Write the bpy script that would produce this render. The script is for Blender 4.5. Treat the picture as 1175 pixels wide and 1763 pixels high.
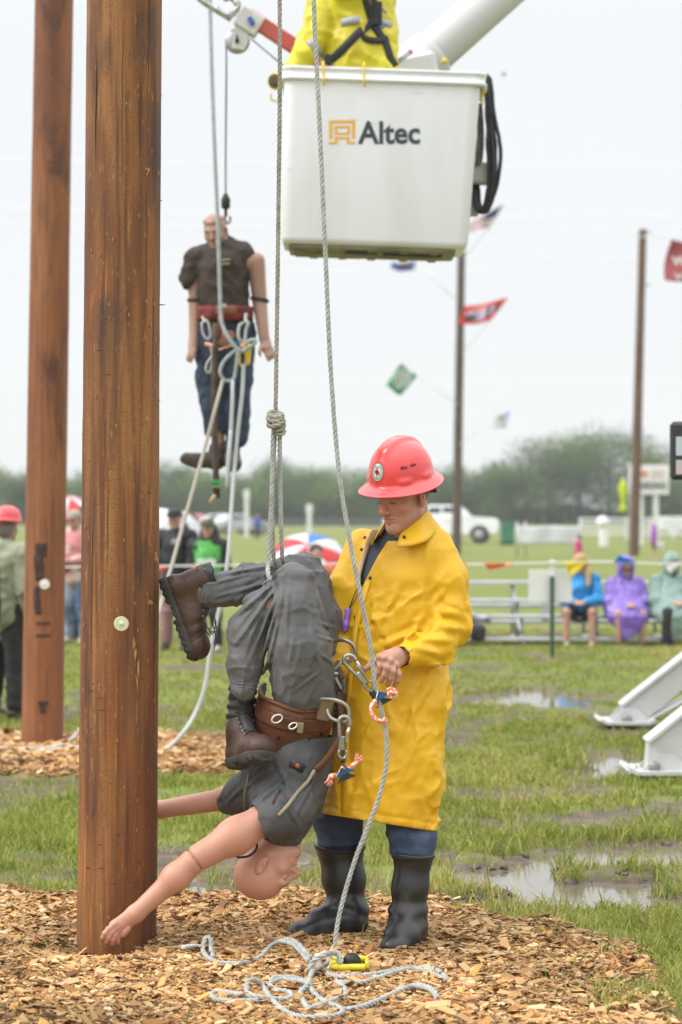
import bpy, math, random
import numpy as np
from mathutils import Vector, Matrix
random.seed(7); RNG = np.random.default_rng(7)
for o in list(bpy.data.objects): bpy.data.objects.remove(o)
C = bpy.context.scene.collection
SC = bpy.context.scene
# ------------------------------------------------------------------ camera
FPX, CX, CY, CAMH = 4176.0, 587.5, 881.5, 1.6
cam_d = bpy.data.cameras.new('camera'); cam = bpy.data.objects.new('camera', cam_d); C.objects.link(cam)
cam.location = (0, 0, CAMH); cam.rotation_euler = (math.pi/2, 0, 0)
cam_d.sensor_fit = 'VERTICAL'; cam_d.sensor_height = 36.0; cam_d.lens = 36.0*FPX/1763.0
cam_d.clip_start = 0.1; cam_d.clip_end = 5000
cam_d.dof.use_dof = True; cam_d.dof.focus_distance = 8.8; cam_d.dof.aperture_fstop = 3.3
SC.camera = cam
# ------------------------------------------------------------------ sky: rain overcast
W = bpy.data.worlds.new('World'); SC.world = W; W.use_nodes = True
nt = W.node_tree; nt.nodes.clear()
SUN_EL, SUN_AZ = math.radians(42), math.radians(-100)      # azimuth from +Y, clockwise
sky = nt.nodes.new('ShaderNodeTexSky'); sky.sky_type = 'NISHITA'; sky.sun_disc = False
sky.sun_elevation = SUN_EL; sky.sun_rotation = SUN_AZ
bg1 = nt.nodes.new('ShaderNodeBackground'); bg1.inputs[1].default_value = 0.1
nt.links.new(sky.outputs[0], bg1.inputs[0])
tc = nt.nodes.new('ShaderNodeTexCoord'); sep = nt.nodes.new('ShaderNodeSeparateXYZ'); nt.links.new(tc.outputs['Generated'], sep.inputs[0])
mr = nt.nodes.new('ShaderNodeMapRange'); mr.inputs[1].default_value = .2; mr.inputs[2].default_value = 1
mr.inputs[3].default_value = 0.605; mr.inputs[4].default_value = 1.95                # overcast: zenith brighter than horizon
nt.links.new(sep.outputs[2], mr.inputs[0])
nz = nt.nodes.new('ShaderNodeTexNoise'); nz.inputs['Scale'].default_value = 2.2; nz.inputs['Detail'].default_value = 4
mpg = nt.nodes.new('ShaderNodeMapping'); mpg.inputs['Scale'].default_value = (1, 1, 3); nt.links.new(tc.outputs['Generated'], mpg.inputs[0]); nt.links.new(mpg.outputs[0], nz.inputs['Vector'])
mr2 = nt.nodes.new('ShaderNodeMapRange'); mr2.inputs[1].default_value = .3; mr2.inputs[2].default_value = .7; mr2.inputs[3].default_value = .97; mr2.inputs[4].default_value = 1.03
nt.links.new(nz.outputs[0], mr2.inputs[0])
mu = nt.nodes.new('ShaderNodeMath'); mu.operation = 'MULTIPLY'; nt.links.new(mr.outputs[0], mu.inputs[0]); nt.links.new(mr2.outputs[0], mu.inputs[1])
bg2 = nt.nodes.new('ShaderNodeBackground'); bg2.inputs[0].default_value = (.965, .985, 1.0, 1); nt.links.new(mu.outputs[0], bg2.inputs[1])
mixs = nt.nodes.new('ShaderNodeMixShader'); mixs.inputs[0].default_value = 0.93
out = nt.nodes.new('ShaderNodeOutputWorld')
nt.links.new(bg1.outputs[0], mixs.inputs[1]); nt.links.new(bg2.outputs[0], mixs.inputs[2]); nt.links.new(mixs.outputs[0], out.inputs[0])
sun_d = bpy.data.lights.new('sun', 'SUN'); sun = bpy.data.objects.new('sun', sun_d); C.objects.link(sun)
sun_d.energy = 1.5; sun_d.angle = math.radians(28); sun_d.color = (1, .97, .93)
_dir = Vector((math.sin(SUN_AZ)*math.cos(SUN_EL), math.cos(SUN_AZ)*math.cos(SUN_EL), math.sin(SUN_EL)))
sun.rotation_euler = _dir.to_track_quat('Z', 'Y').to_euler()
SC.view_settings.view_transform = 'Standard'; SC.view_settings.look = 'None'
SC.view_settings.exposure = 0.70; SC.view_settings.gamma = 1.0; SC.view_settings.use_curve_mapping = False
SC.render.engine = 'CYCLES'; SC.cycles.use_denoising = True
SC.cycles.max_bounces = 6; SC.cycles.diffuse_bounces = 3; SC.cycles.transparent_max_bounces = 8
# ------------------------------------------------------------------ helpers
def P(px, py, d): return np.array([(px-CX)/FPX*d, d, CAMH-(py-CY)/FPX*d])
def G(px, py, z=0.0):                                     # the ground point seen at a pixel of the photograph
    d = (CAMH-z)*FPX/(py-CY); return np.array([(px-CX)/FPX*d, d, z])
def A(*a): return np.array(a, float)
def nrm(v): v = np.asarray(v, float); return v/(np.linalg.norm(v)+1e-12)
def rotz(a): c, s = math.cos(a), math.sin(a); return np.array([[c,-s,0],[s,c,0],[0,0,1.]])
def rotx(a): c, s = math.cos(a), math.sin(a); return np.array([[1,0,0],[0,c,-s],[0,s,c]])
def roty(a): c, s = math.cos(a), math.sin(a); return np.array([[c,0,s],[0,1,0],[-s,0,c]])
def frame(z, x=(1,0,0)):                                  # rotation whose third column is z
    z = nrm(z); x = np.asarray(x, float); x = x-z*np.dot(x, z)
    if np.linalg.norm(x) < 1e-4: x = np.array([0,1,0.])-z*z[1]
    x = nrm(x); y = np.cross(z, x); return np.stack([x, y, z], 1)
def _hash(i, j, k, s):
    n = (i*374761393 + j*668265263 + k*2147483647 + s*974711) & 0xffffffff
    n = ((n ^ (n >> 13))*1274126177) & 0xffffffff
    return ((n ^ (n >> 16)) & 0xffff)/65535.0
def vnoise(p, s=0):
    p = np.asarray(p, float); i = np.floor(p).astype(np.int64); f = p-i; f = f*f*(3-2*f)
    r = 0
    for a in (0,1):
        for b in (0,1):
            for c in (0,1):
                w = (f[...,0] if a else 1-f[...,0])*(f[...,1] if b else 1-f[...,1])*(f[...,2] if c else 1-f[...,2])
                r = r + w*_hash(i[...,0]+a, i[...,1]+b, i[...,2]+c, s)
    return r*2-1
def fbm(p, o=3, s=0): return sum(vnoise(p*2**k, s+k)/2**k for k in range(o))
def smooth01(x, a, b): t = np.clip((x-a)/(b-a), 0, 1); return t*t*(3-2*t)
def catmull(pts, ds):
    p = np.asarray(pts, float); p = np.vstack([2*p[0]-p[1], p, 2*p[-1]-p[-2]]); outp = []
    for i in range(1, len(p)-2):
        n = max(2, int(np.linalg.norm(p[i+1]-p[i])/ds)); t = np.linspace(0, 1, n, endpoint=False)[:, None]
        a, b, c, d = p[i-1], p[i], p[i+1], p[i+2]
        outp.append(.5*((2*b)+(-a+c)*t+(2*a-5*b+4*c-d)*t**2+(-a+3*b-3*c+d)*t**3))
    outp.append(p[-2][None]); return np.vstack(outp)
# ------------------------------------------------------------------ materials
def mat(name, col, rough=.6, col2=None, nscale=8.0, stretch=(1,1,1), lo=.4, hi=.6, bump=0.0, bscale=60.0, metal=0.0, spec=.5, attr=None, coat=0.0, detail=5.0, attr_mix=1.0, rough2=None, bstretch=None, sheen=0.0, trans=0.0, sss=0.0, ridged=False):
    m = bpy.data.materials.new(name); m.use_nodes = True; t = m.node_tree; b = t.nodes['Principled BSDF']
    b.inputs['Base Color'].default_value = (*col, 1); b.inputs['Roughness'].default_value = rough
    b.inputs['Metallic'].default_value = metal; b.inputs['Specular IOR Level'].default_value = spec
    if coat: b.inputs['Coat Weight'].default_value = coat; b.inputs['Coat Roughness'].default_value = .12
    if sheen: b.inputs['Sheen Weight'].default_value = sheen
    if sss: b.inputs['Subsurface Weight'].default_value = sss; b.inputs['Subsurface Radius'].default_value = (.01,.004,.002)
    tcn = t.nodes.new('ShaderNodeTexCoord'); src = None
    if col2 is not None:
        mp = t.nodes.new('ShaderNodeMapping'); mp.inputs['Scale'].default_value = stretch; t.links.new(tcn.outputs['Object'], mp.inputs[0])
        n = t.nodes.new('ShaderNodeTexNoise'); n.inputs['Scale'].default_value = nscale; n.inputs['Detail'].default_value = detail; t.links.new(mp.outputs[0], n.inputs['Vector'])
        r = t.nodes.new('ShaderNodeMapRange'); r.inputs[1].default_value = lo; r.inputs[2].default_value = hi; t.links.new(n.outputs[0], r.inputs[0])
        x = t.nodes.new('ShaderNodeMix'); x.data_type = 'RGBA'; x.inputs[6].default_value = (*col, 1); x.inputs[7].default_value = (*col2, 1)
        t.links.new(r.outputs[0], x.inputs[0]); src = x.outputs[2]
        if rough2 is not None:
            rr = t.nodes.new('ShaderNodeMapRange'); rr.inputs[3].default_value = rough; rr.inputs[4].default_value = rough2; t.links.new(r.outputs[0], rr.inputs[0]); t.links.new(rr.outputs[0], b.inputs['Roughness'])
    if attr:
        a = t.nodes.new('ShaderNodeAttribute'); a.attribute_name = attr
        x2 = t.nodes.new('ShaderNodeMix'); x2.data_type = 'RGBA'; x2.blend_type = 'MULTIPLY'; x2.inputs[0].default_value = attr_mix
        if src is None:
            x2.inputs[6].default_value = (*col, 1)
        else: t.links.new(src, x2.inputs[6])
        t.links.new(a.outputs['Color'], x2.inputs[7]); src = x2.outputs[2]
    if src is not None: t.links.new(src, b.inputs['Base Color'])
    if bump:
        mp = t.nodes.new('ShaderNodeMapping'); mp.inputs['Scale'].default_value = bstretch or stretch; t.links.new(tcn.outputs['Object'], mp.inputs[0])
        n = t.nodes.new('ShaderNodeTexNoise'); n.inputs['Scale'].default_value = bscale; n.inputs['Detail'].default_value = 4
        if ridged: n.noise_type = 'RIDGED_MULTIFRACTAL'; n.normalize = True; n.inputs['Detail'].default_value = 2.5; n.inputs['Distortion'].default_value = .6
        t.links.new(mp.outputs[0], n.inputs['Vector'])
        bu = t.nodes.new('ShaderNodeBump'); bu.inputs['Strength'].default_value = bump; bu.inputs['Distance'].default_value = .01
        t.links.new(n.outputs[0], bu.inputs['Height']); t.links.new(bu.outputs[0], b.inputs['Normal'])
    if trans:
        tr = t.nodes.new('ShaderNodeBsdfTranslucent'); ms = t.nodes.new('ShaderNodeMixShader'); ms.inputs[0].default_value = trans
        if src is not None: t.links.new(src, tr.inputs[0])
        else: tr.inputs[0].default_value = (*col, 1)
        t.links.new(b.outputs[0], ms.inputs[1]); t.links.new(tr.outputs[0], ms.inputs[2]); t.links.new(ms.outputs[0], t.nodes['Material Output'].inputs[0])
    return m
# ------------------------------------------------------------------ mesh building
def mesh_np(name, V, quads=None, tris=None, smooth=True, col=None, mi_q=None, mi_t=None):
    me = bpy.data.meshes.new(name); V = np.asarray(V, np.float32)
    nq = 0 if quads is None else len(quads); ntr = 0 if tris is None else len(tris)
    me.vertices.add(len(V)); me.vertices.foreach_set('co', V.ravel())
    me.loops.add(nq*4+ntr*3); me.polygons.add(nq+ntr)
    li = []
    if nq: li.append(np.asarray(quads, np.int32).ravel())
    if ntr: li.append(np.asarray(tris, np.int32).ravel())
    me.loops.foreach_set('vertex_index', np.concatenate(li))
    st = np.concatenate([np.arange(nq)*4, nq*4+np.arange(ntr)*3]).astype(np.int32)
    me.polygons.foreach_set('loop_start', st)
    me.polygons.foreach_set('use_smooth', np.full(nq+ntr, smooth) if np.isscalar(smooth) else smooth)
    if mi_q is not None or mi_t is not None:
        me.polygons.foreach_set('material_index', np.concatenate([x for x in (mi_q, mi_t) if x is not None]).astype(np.int32))
    me.update(calc_edges=True); me.validate()
    if col is not None:
        ca = me.color_attributes.new('Col', 'FLOAT_COLOR', 'POINT')
        ca.data.foreach_set('color', np.concatenate([col, np.ones((len(col), 1))], 1).astype(np.float32).ravel())
    return me
class MB:
    def __init__(s): s.v = []; s.f = []; s.sm = []; s.mi = []; s.c = []
    def add(s, V, F, smooth=True, m=0, col=None):
        n = len(s.v); V = np.asarray(V, float); s.v.extend(V.tolist())
        for f in F: s.f.append(tuple(int(i)+n for i in f)); s.sm.append(smooth); s.mi.append(m)
        s.c.extend([tuple(col)]*len(V) if col is not None else [(1,1,1)]*len(V)); return s
    def box(s, c, size, R=None, m=0, taper=(1,1), bev=0.0, col=None):
        R = np.eye(3) if R is None else R; hx, hy, hz = [a/2 for a in size]; c = np.asarray(c, float)
        if bev <= 0:
            V = [(x*hx*(taper[0] if z > 0 else 1), y*hy*(taper[1] if z > 0 else 1), z*hz) for z in (-1,1) for y in (-1,1) for x in (-1,1)]
            F = [(0,2,3,1),(4,5,7,6),(0,1,5,4),(2,6,7,3),(0,4,6,2),(1,3,7,5)]
            return s.add(np.array(V)@R.T+c, F, False, m, col)
        b = min(bev, hx*.9, hy*.9, hz*.9); V = []; idx = {}
        for x in (-1,1):
            for y in (-1,1):
                for z in (-1,1):
                    for a in range(3):
                        q = [x*(hx-b), y*(hy-b), z*(hz-b)]; q[a] = (x*hx, y*hy, z*hz)[a]; idx[(x,y,z,a)] = len(V)
                        if z > 0: q[0] *= taper[0]; q[1] *= taper[1]
                        V.append(q)
        F = []
        for a in range(3):
            o = [i for i in range(3) if i != a]
            for sg in (-1,1):
                q = []
                for (u, w) in ((-1,-1),(1,-1),(1,1),(-1,1)):
                    k = [0,0,0]; k[a] = sg; k[o[0]] = u; k[o[1]] = w; q.append(idx[(*k, a)])
                if (sg > 0) == (a == 1): q = q[::-1]
                F.append(q)
        for a in range(3):
            o = [i for i in range(3) if i != a]
            for u in (-1,1):
                for w in (-1,1):
                    q = []
                    for t_, ax in ((-1,o[0]),(1,o[0]),(1,o[1]),(-1,o[1])):
                        k = [0,0,0]; k[a] = t_; k[o[0]] = u; k[o[1]] = w; q.append(idx[(*k, ax)])
                    F.append(q)
        for x in (-1,1):
            for y in (-1,1):
                for z in (-1,1): F.append([idx[(x,y,z,a)] for a in range(3)])
        Vn = np.array(V); ctr = Vn.mean(0); F2 = []
        for f in F:
            p0, p1, p2 = Vn[f[0]], Vn[f[1]], Vn[f[2]]
            if np.dot(np.cross(p1-p0, p2-p0), Vn[f].mean(0)-ctr) < 0: f = f[::-1]
            F2.append(f)
        return s.add(Vn@R.T+c, F2, False, m, col)
    def tube(s, pts, r, n=8, caps=True, m=0, closed=False, smooth=True, col=None):
        p = np.asarray(pts, float); N = len(p); r = np.full(N, r) if np.isscalar(r) else np.asarray(r, float)
        t = np.roll(p, -1, 0)-np.roll(p, 1, 0)
        if not closed: t[0] = p[1]-p[0]; t[-1] = p[-1]-p[-2]
        t /= np.linalg.norm(t, axis=1)[:, None]+1e-12
        u = np.cross(t[0], (0,0,1)); u = np.cross(t[0], (1,0,0)) if np.linalg.norm(u) < .2 else u; u = nrm(u); V = []
        an = np.arange(n)/n*2*math.pi
        for i in range(N):
            u = nrm(u-t[i]*np.dot(u, t[i])); w = np.cross(t[i], u)
            V.append(p[i]+r[i]*(np.cos(an)[:, None]*u+np.sin(an)[:, None]*w))
        V = np.vstack(V); F = []
        for i in range(N if closed else N-1):
            a, b = i*n, ((i+1) % N)*n
            for k in range(n): F.append((a+k, a+(k+1) % n, b+(k+1) % n, b+k))
        if caps and not closed: F.append(tuple(range(n))[::-1]); F.append(tuple((N-1)*n+k for k in range(n)))
        return s.add(V, F, smooth, m, col)
    def lathe(s, prof, c=(0,0,0), n=24, R=None, m=0, sx=1, sy=1, col=None):      # prof: (r, z)
        R = np.eye(3) if R is None else R; an = np.arange(n)/n*2*math.pi
        V = np.vstack([np.stack([r*sx*np.cos(an), r*sy*np.sin(an), np.full(n, z)], 1) for r, z in prof]); F = []
        for i in range(len(prof)-1):
            for k in range(n): F.append((i*n+k, i*n+(k+1) % n, (i+1)*n+(k+1) % n, (i+1)*n+k))
        F.append(tuple(range(n))[::-1]); F.append(tuple((len(prof)-1)*n+k for k in range(n)))
        return s.add(V@R.T+np.asarray(c, float), F, True, m, col)
    def ball(s, c, r, R=None, n=12, m=0, col=None):
        r = (r,)*3 if np.isscalar(r) else r; R = np.eye(3) if R is None else R; V = []; F = []
        for i in range(n//2+1):
            ph = math.pi*i/(n//2)
            for k in range(n): th = 2*math.pi*k/n; V.append((math.sin(ph)*math.cos(th)*r[0], math.sin(ph)*math.sin(th)*r[1], math.cos(ph)*r[2]))
        for i in range(n//2):
            for k in range(n): F.append((i*n+k, (i+1)*n+k, (i+1)*n+(k+1) % n, i*n+(k+1) % n))
        return s.add(np.array(V)@R.T+np.asarray(c, float), F, True, m, col)
    def prism(s, poly, c, R, depth, m=0, col=None):        # polygon in the local xy plane, thickness along local z
        q = np.asarray(poly, float); n = len(q)
        V = np.vstack([np.c_[q, np.full(n, -depth/2)], np.c_[q, np.full(n, depth/2)]])
        ar = .5*np.sum(q[:,0]*np.roll(q[:,1], -1)-np.roll(q[:,0], -1)*q[:,1])
        F = [tuple(range(n))[::-1], tuple(range(n, 2*n))]+[(i, (i+1) % n, n+(i+1) % n, n+i) for i in range(n)]
        if ar < 0: F = [f[::-1] for f in F]
        return s.add(V@R.T+np.asarray(c, float), F, False, m, col)
    def sheet(s, grid, th=0.0, m=0, cols=None, smooth=True):      # grid of points (a, b, 3), given real thickness
        g = np.asarray(grid, float); a, b = g.shape[:2]
        du = np.gradient(g, axis=0); dv = np.gradient(g, axis=1); nn = np.cross(du, dv); nn /= np.linalg.norm(nn, axis=2)[..., None]+1e-12
        top = (g+nn*th/2).reshape(-1, 3); bot = (g-nn*th/2).reshape(-1, 3); N = a*b; F = []
        for i in range(a-1):
            for j in range(b-1):
                q = (i*b+j, (i+1)*b+j, (i+1)*b+j+1, i*b+j+1); F.append(q); F.append(tuple(N+k for k in q[::-1]))
        ed = [(0, j) for j in range(b)]+[(i, b-1) for i in range(1, a)]+[(a-1, j) for j in range(b-2, -1, -1)]+[(i, 0) for i in range(a-2, 0, -1)]
        ix = [i*b+j for i, j in ed]
        for k in range(len(ix)): p_, q_ = ix[k], ix[(k+1) % len(ix)]; F.append((p_, q_, N+q_, N+p_))
        n0 = len(s.v); s.add(np.vstack([top, bot]), F, smooth, m)
        if cols is not None:
            cc = np.asarray(cols, float).reshape(-1, 3); s.c[n0:] = [tuple(x) for x in np.vstack([cc, cc])]
        return s
    def mesh(s, name, attr=False):
        me = bpy.data.meshes.new(name); me.from_pydata(s.v, [], s.f)
        me.polygons.foreach_set('use_smooth', s.sm); me.polygons.foreach_set('material_index', s.mi); me.update()
        if attr:
            ca = me.color_attributes.new('Col', 'FLOAT_COLOR', 'POINT')
            ca.data.foreach_set('color', np.c_[np.array(s.c), np.ones(len(s.c))].astype(np.float32).ravel())
        return me
def thing(name, label, cat, loc, group=None, rz=0.0):
    o = bpy.data.objects.new(name, None); o.empty_display_size = .1; C.objects.link(o); o.location = Vector(loc); o.rotation_euler = (0,0,rz)
    o['label'] = label; o['category'] = cat
    if group: o['group'] = group
    return o
def put(name, me, m, parent=None, attr=False):             # a part: its mesh is written in world coordinates
    if isinstance(me, MB): me = me.mesh(name, attr)
    o = bpy.data.objects.new(name, me); C.objects.link(o)
    for x in (m if isinstance(m, (list, tuple)) else [m]): me.materials.append(x)
    if parent is not None:
        o.parent = parent; w = Matrix.LocRotScale(parent.location, parent.rotation_euler, parent.scale) if parent.parent is None else Matrix.Identity(4)
        o.matrix_parent_inverse = w.inverted()
    return o
def solo(name, me, m, label, cat, loc=None, group=None, attr=False):    # a thing that is one mesh
    if isinstance(me, MB): me = me.mesh(name, attr)
    if loc is not None: me.transform(Matrix.Translation(-Vector(loc)))
    o = bpy.data.objects.new(name, me); C.objects.link(o)
    for x in (m if isinstance(m, (list, tuple)) else [m]): me.materials.append(x)
    if loc is not None: o.location = Vector(loc)
    if label: o['label'] = label; o['category'] = cat
    if group: o['group'] = group
    return o
def copy_tree(o, parent=None):
    c = o.copy(); C.objects.link(c)
    if parent is not None: c.parent = parent
    for ch in list(o.children): copy_tree(ch, c)
    return c
def text_mesh(txt, width, height, bold=.02, depth=.004, shear=0):   # lettering in the local xy plane, fitted to width x height, centred
    cu = bpy.data.curves.new('lettering', 'FONT'); cu.body = txt; cu.size = 1; cu.extrude = .01; cu.offset = bold; cu.shear = shear; cu.resolution_u = 3
    o = bpy.data.objects.new('lettering', cu); C.objects.link(o); dg = bpy.context.evaluated_depsgraph_get()
    me = bpy.data.meshes.new_from_object(o.evaluated_get(dg)); bpy.data.objects.remove(o)
    V = np.array([v.co[:] for v in me.vertices]); lo, hi = V.min(0), V.max(0)
    V = (V-(lo+hi)/2)*A(width/(hi[0]-lo[0]), height/(hi[1]-lo[1]), depth/(hi[2]-lo[2]))
    F = [tuple(p.vertices) for p in me.polygons]; bpy.data.meshes.remove(me); return V, F
# ------------------------------------------------------------------ sculpting with a distance field
class SDF:
    def __init__(s, lo, hi, h):
        lo, hi = np.minimum(lo, hi), np.maximum(lo, hi); s.h = h; s.lo = np.asarray(lo, float)-h*2; n = np.ceil((np.asarray(hi, float)+h*2-s.lo)/h).astype(int)+1
        s.n = n; s.ax = [s.lo[i]+h*np.arange(n[i]) for i in range(3)]; s.D = np.full(n, .3, np.float32)
    def _sub(s, lo, hi):
        a = np.clip(np.floor((lo-s.lo)/s.h).astype(int), 0, s.n); b = np.clip(np.ceil((hi-s.lo)/s.h).astype(int)+1, 0, s.n)
        if np.any(b <= a): return None, None
        sl = tuple(slice(a[i], b[i]) for i in range(3))
        X, Y, Z = np.meshgrid(*[s.ax[i][sl[i]] for i in range(3)], indexing='ij'); return sl, np.stack([X, Y, Z], -1)
    def _mix(s, sl, d, k, op):
        c = s.D[sl]
        if op == '-':
            d = -d
            if k > 0: t = np.clip(.5-.5*(c-d)/k, 0, 1); s.D[sl] = c*(1-t)+d*t+k*t*(1-t)
            else: s.D[sl] = np.maximum(c, d)
        else:
            if k > 0: t = np.clip(.5+.5*(c-d)/k, 0, 1); s.D[sl] = c*(1-t)+d*t-k*t*(1-t)
            else: s.D[sl] = np.minimum(c, d)
    def cone(s, a, b, ra, rb, k=0.0, op='+', flat=None):
        a, b = np.asarray(a, float), np.asarray(b, float); pad = max(ra, rb)*1.0+k+3*s.h
        sl, p = s._sub(np.minimum(a, b)-pad, np.maximum(a, b)+pad)
        if sl is None: return s
        ab = b-a; t = np.clip(((p-a)@ab)/(ab@ab+1e-12), 0, 1); q = p-a-t[..., None]*ab
        if flat is not None:                                # flattened across a direction: (dir, factor)
            n_ = nrm(flat[0]); qd = q@n_; q = q+np.multiply.outer(qd*(1/flat[1]-1), n_); 
        d = np.linalg.norm(q, axis=-1)-(ra+(rb-ra)*t); s._mix(sl, d, k, op); return s
    def chain(s, pts, rs, k=.01, op='+'):
        for i in range(len(pts)-1): s.cone(pts[i], pts[i+1], rs[i], rs[i+1], k, op)
        return s
    def ell(s, c, r, R=None, k=0.0, op='+'):
        c = np.asarray(c, float); r = np.asarray((r,)*3 if np.isscalar(r) else r, float); pad = r.max()+k+3*s.h
        sl, p = s._sub(c-pad, c+pad)
        if sl is None: return s
        q = p-c
        if R is not None: q = q@R
        k0 = np.linalg.norm(q/r, axis=-1); k1 = np.linalg.norm(q/r**2, axis=-1)+1e-9; s._mix(sl, k0*(k0-1)/k1, k, op); return s
    def box(s, c, half, R=None, rad=.005, k=0.0, op='+'):
        c = np.asarray(c, float); half = np.asarray(half, float); pad = np.linalg.norm(half)+k+3*s.h
        sl, p = s._sub(c-pad, c+pad)
        if sl is None: return s
        q = p-c
        if R is not None: q = q@R
        q = np.abs(q)-(half-rad); d = np.linalg.norm(np.maximum(q, 0), axis=-1)+np.minimum(q.max(-1), 0)-rad; s._mix(sl, d, k, op); return s
    def fn(s, lo, hi, f, k=0.0, op='+'):
        sl, p = s._sub(np.minimum(lo, hi), np.maximum(lo, hi))
        if sl is not None: s._mix(sl, f(p), k, op)
        return s
    def displace(s, f, band=.05):
        ix = np.nonzero(np.abs(s.D) < band); p = np.stack([s.ax[i][ix[i]] for i in range(3)], -1); s.D[ix] -= f(p); return s
    def carve(s, f, depth):                                 # takes the outer shell off where f(points) < 0
        ix = np.nonzero((s.D > -depth-2*s.h) & (s.D < .1)); p = np.stack([s.ax[i][ix[i]] for i in range(3)], -1)
        d = s.D[ix]; s.D[ix] = np.maximum(d, -np.maximum(f(p), -(d+depth))); return s
    def polygonise(s):
        D = s.D; I = D < 0; nx, ny, nz = D.shape
        cs = np.zeros((nx-1, ny-1, nz-1), np.int8)
        for a in (0,1):
            for b in (0,1):
                for c in (0,1): cs += I[a:nx-1+a, b:ny-1+b, c:nz-1+c]
        ac = np.nonzero((cs > 0) & (cs < 8)); n = len(ac[0]); idm = np.full(cs.shape, -1, np.int64); idm[ac] = np.arange(n)
        acc = np.zeros((n, 3)); cnt = np.zeros(n); base = np.stack(ac, -1)
        cor = [(a, b, c) for a in (0,1) for b in (0,1) for c in (0,1)]
        for e0 in cor:
            for ax in range(3):
                if e0[ax]: continue
                e1 = list(e0); e1[ax] = 1
                d0 = D[tuple(base[:, i]+e0[i] for i in range(3))]; d1 = D[tuple(base[:, i]+e1[i] for i in range(3))]
                x = (d0 < 0) != (d1 < 0); t = np.where(x, d0/np.where(x, d0-d1, 1), 0)
                for i in range(3): acc[:, i] += x*(e0[i]+(t if i == ax else 0))
                cnt += x
        V = (base+acc/cnt[:, None])*s.h+s.lo; Q = []
        for ax in range(3):
            s0 = [slice(None)]*3; s1 = [slice(None)]*3; s0[ax] = slice(0, -1); s1[ax] = slice(1, None)
            A0, A1 = I[tuple(s0)], I[tuple(s1)]; o = [i for i in range(3) if i != ax]
            for sign in (0,1):
                m = (A0 & ~A1) if sign == 0 else (~A0 & A1); w = np.stack(np.nonzero(m), -1)
                ok = (w[:, o[0]] > 0) & (w[:, o[1]] > 0) & (w[:, o[0]] < D.shape[o[0]]-1) & (w[:, o[1]] < D.shape[o[1]]-1); w = w[ok]
                ids = []
                for (u, v) in ((0,0),(-1,0),(-1,-1),(0,-1)):
                    q = w.copy(); q[:, o[0]] += u; q[:, o[1]] += v; ids.append(idm[q[:, 0], q[:, 1], q[:, 2]])
                q = np.stack(ids, -1)
                if (sign == 0) == (ax == 1): q = q[:, ::-1]
                Q.append(q)
        Q = np.vstack(Q); return V, Q[(Q >= 0).all(1)]
    def mesh(s, name, colf=None, it=0):
        V, Q = s.polygonise()
        for _ in range(it):
            acc = np.zeros_like(V); ct = np.zeros(len(V))
            for a in range(4):
                i, j = Q[:, a], Q[:, (a+1) % 4]; np.add.at(acc, i, V[j]); np.add.at(ct, i, 1)
            V = .5*V+.5*acc/np.maximum(ct, 1)[:, None]
        return mesh_np(name, V, quads=Q, col=None if colf is None else colf(V))
def poly_sdf(q, poly):                                      # signed distance in 2D to a polygon
    poly = np.asarray(poly, float); d = np.full(q.shape[:-1], 1e9); sg = np.ones(q.shape[:-1]); n = len(poly)
    for i in range(n):
        a, b = poly[i], poly[(i+1) % n]; e = b-a; w = q-a; t = np.clip((w@e)/(e@e), 0, 1); r = w-t[..., None]*e; d = np.minimum(d, (r*r).sum(-1))
        c1 = q[..., 1] >= a[1]; c2 = q[..., 1] < b[1]; c3 = e[0]*w[..., 1] > e[1]*w[..., 0]
        sg = np.where((c1 & c2 & c3) | (~c1 & ~c2 & ~c3), -sg, sg)
    return sg*np.sqrt(d)
def to_px(p): return np.stack([CX+p[..., 0]/p[..., 1]*FPX, CY-(p[..., 2]-CAMH)/p[..., 1]*FPX], -1)
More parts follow.
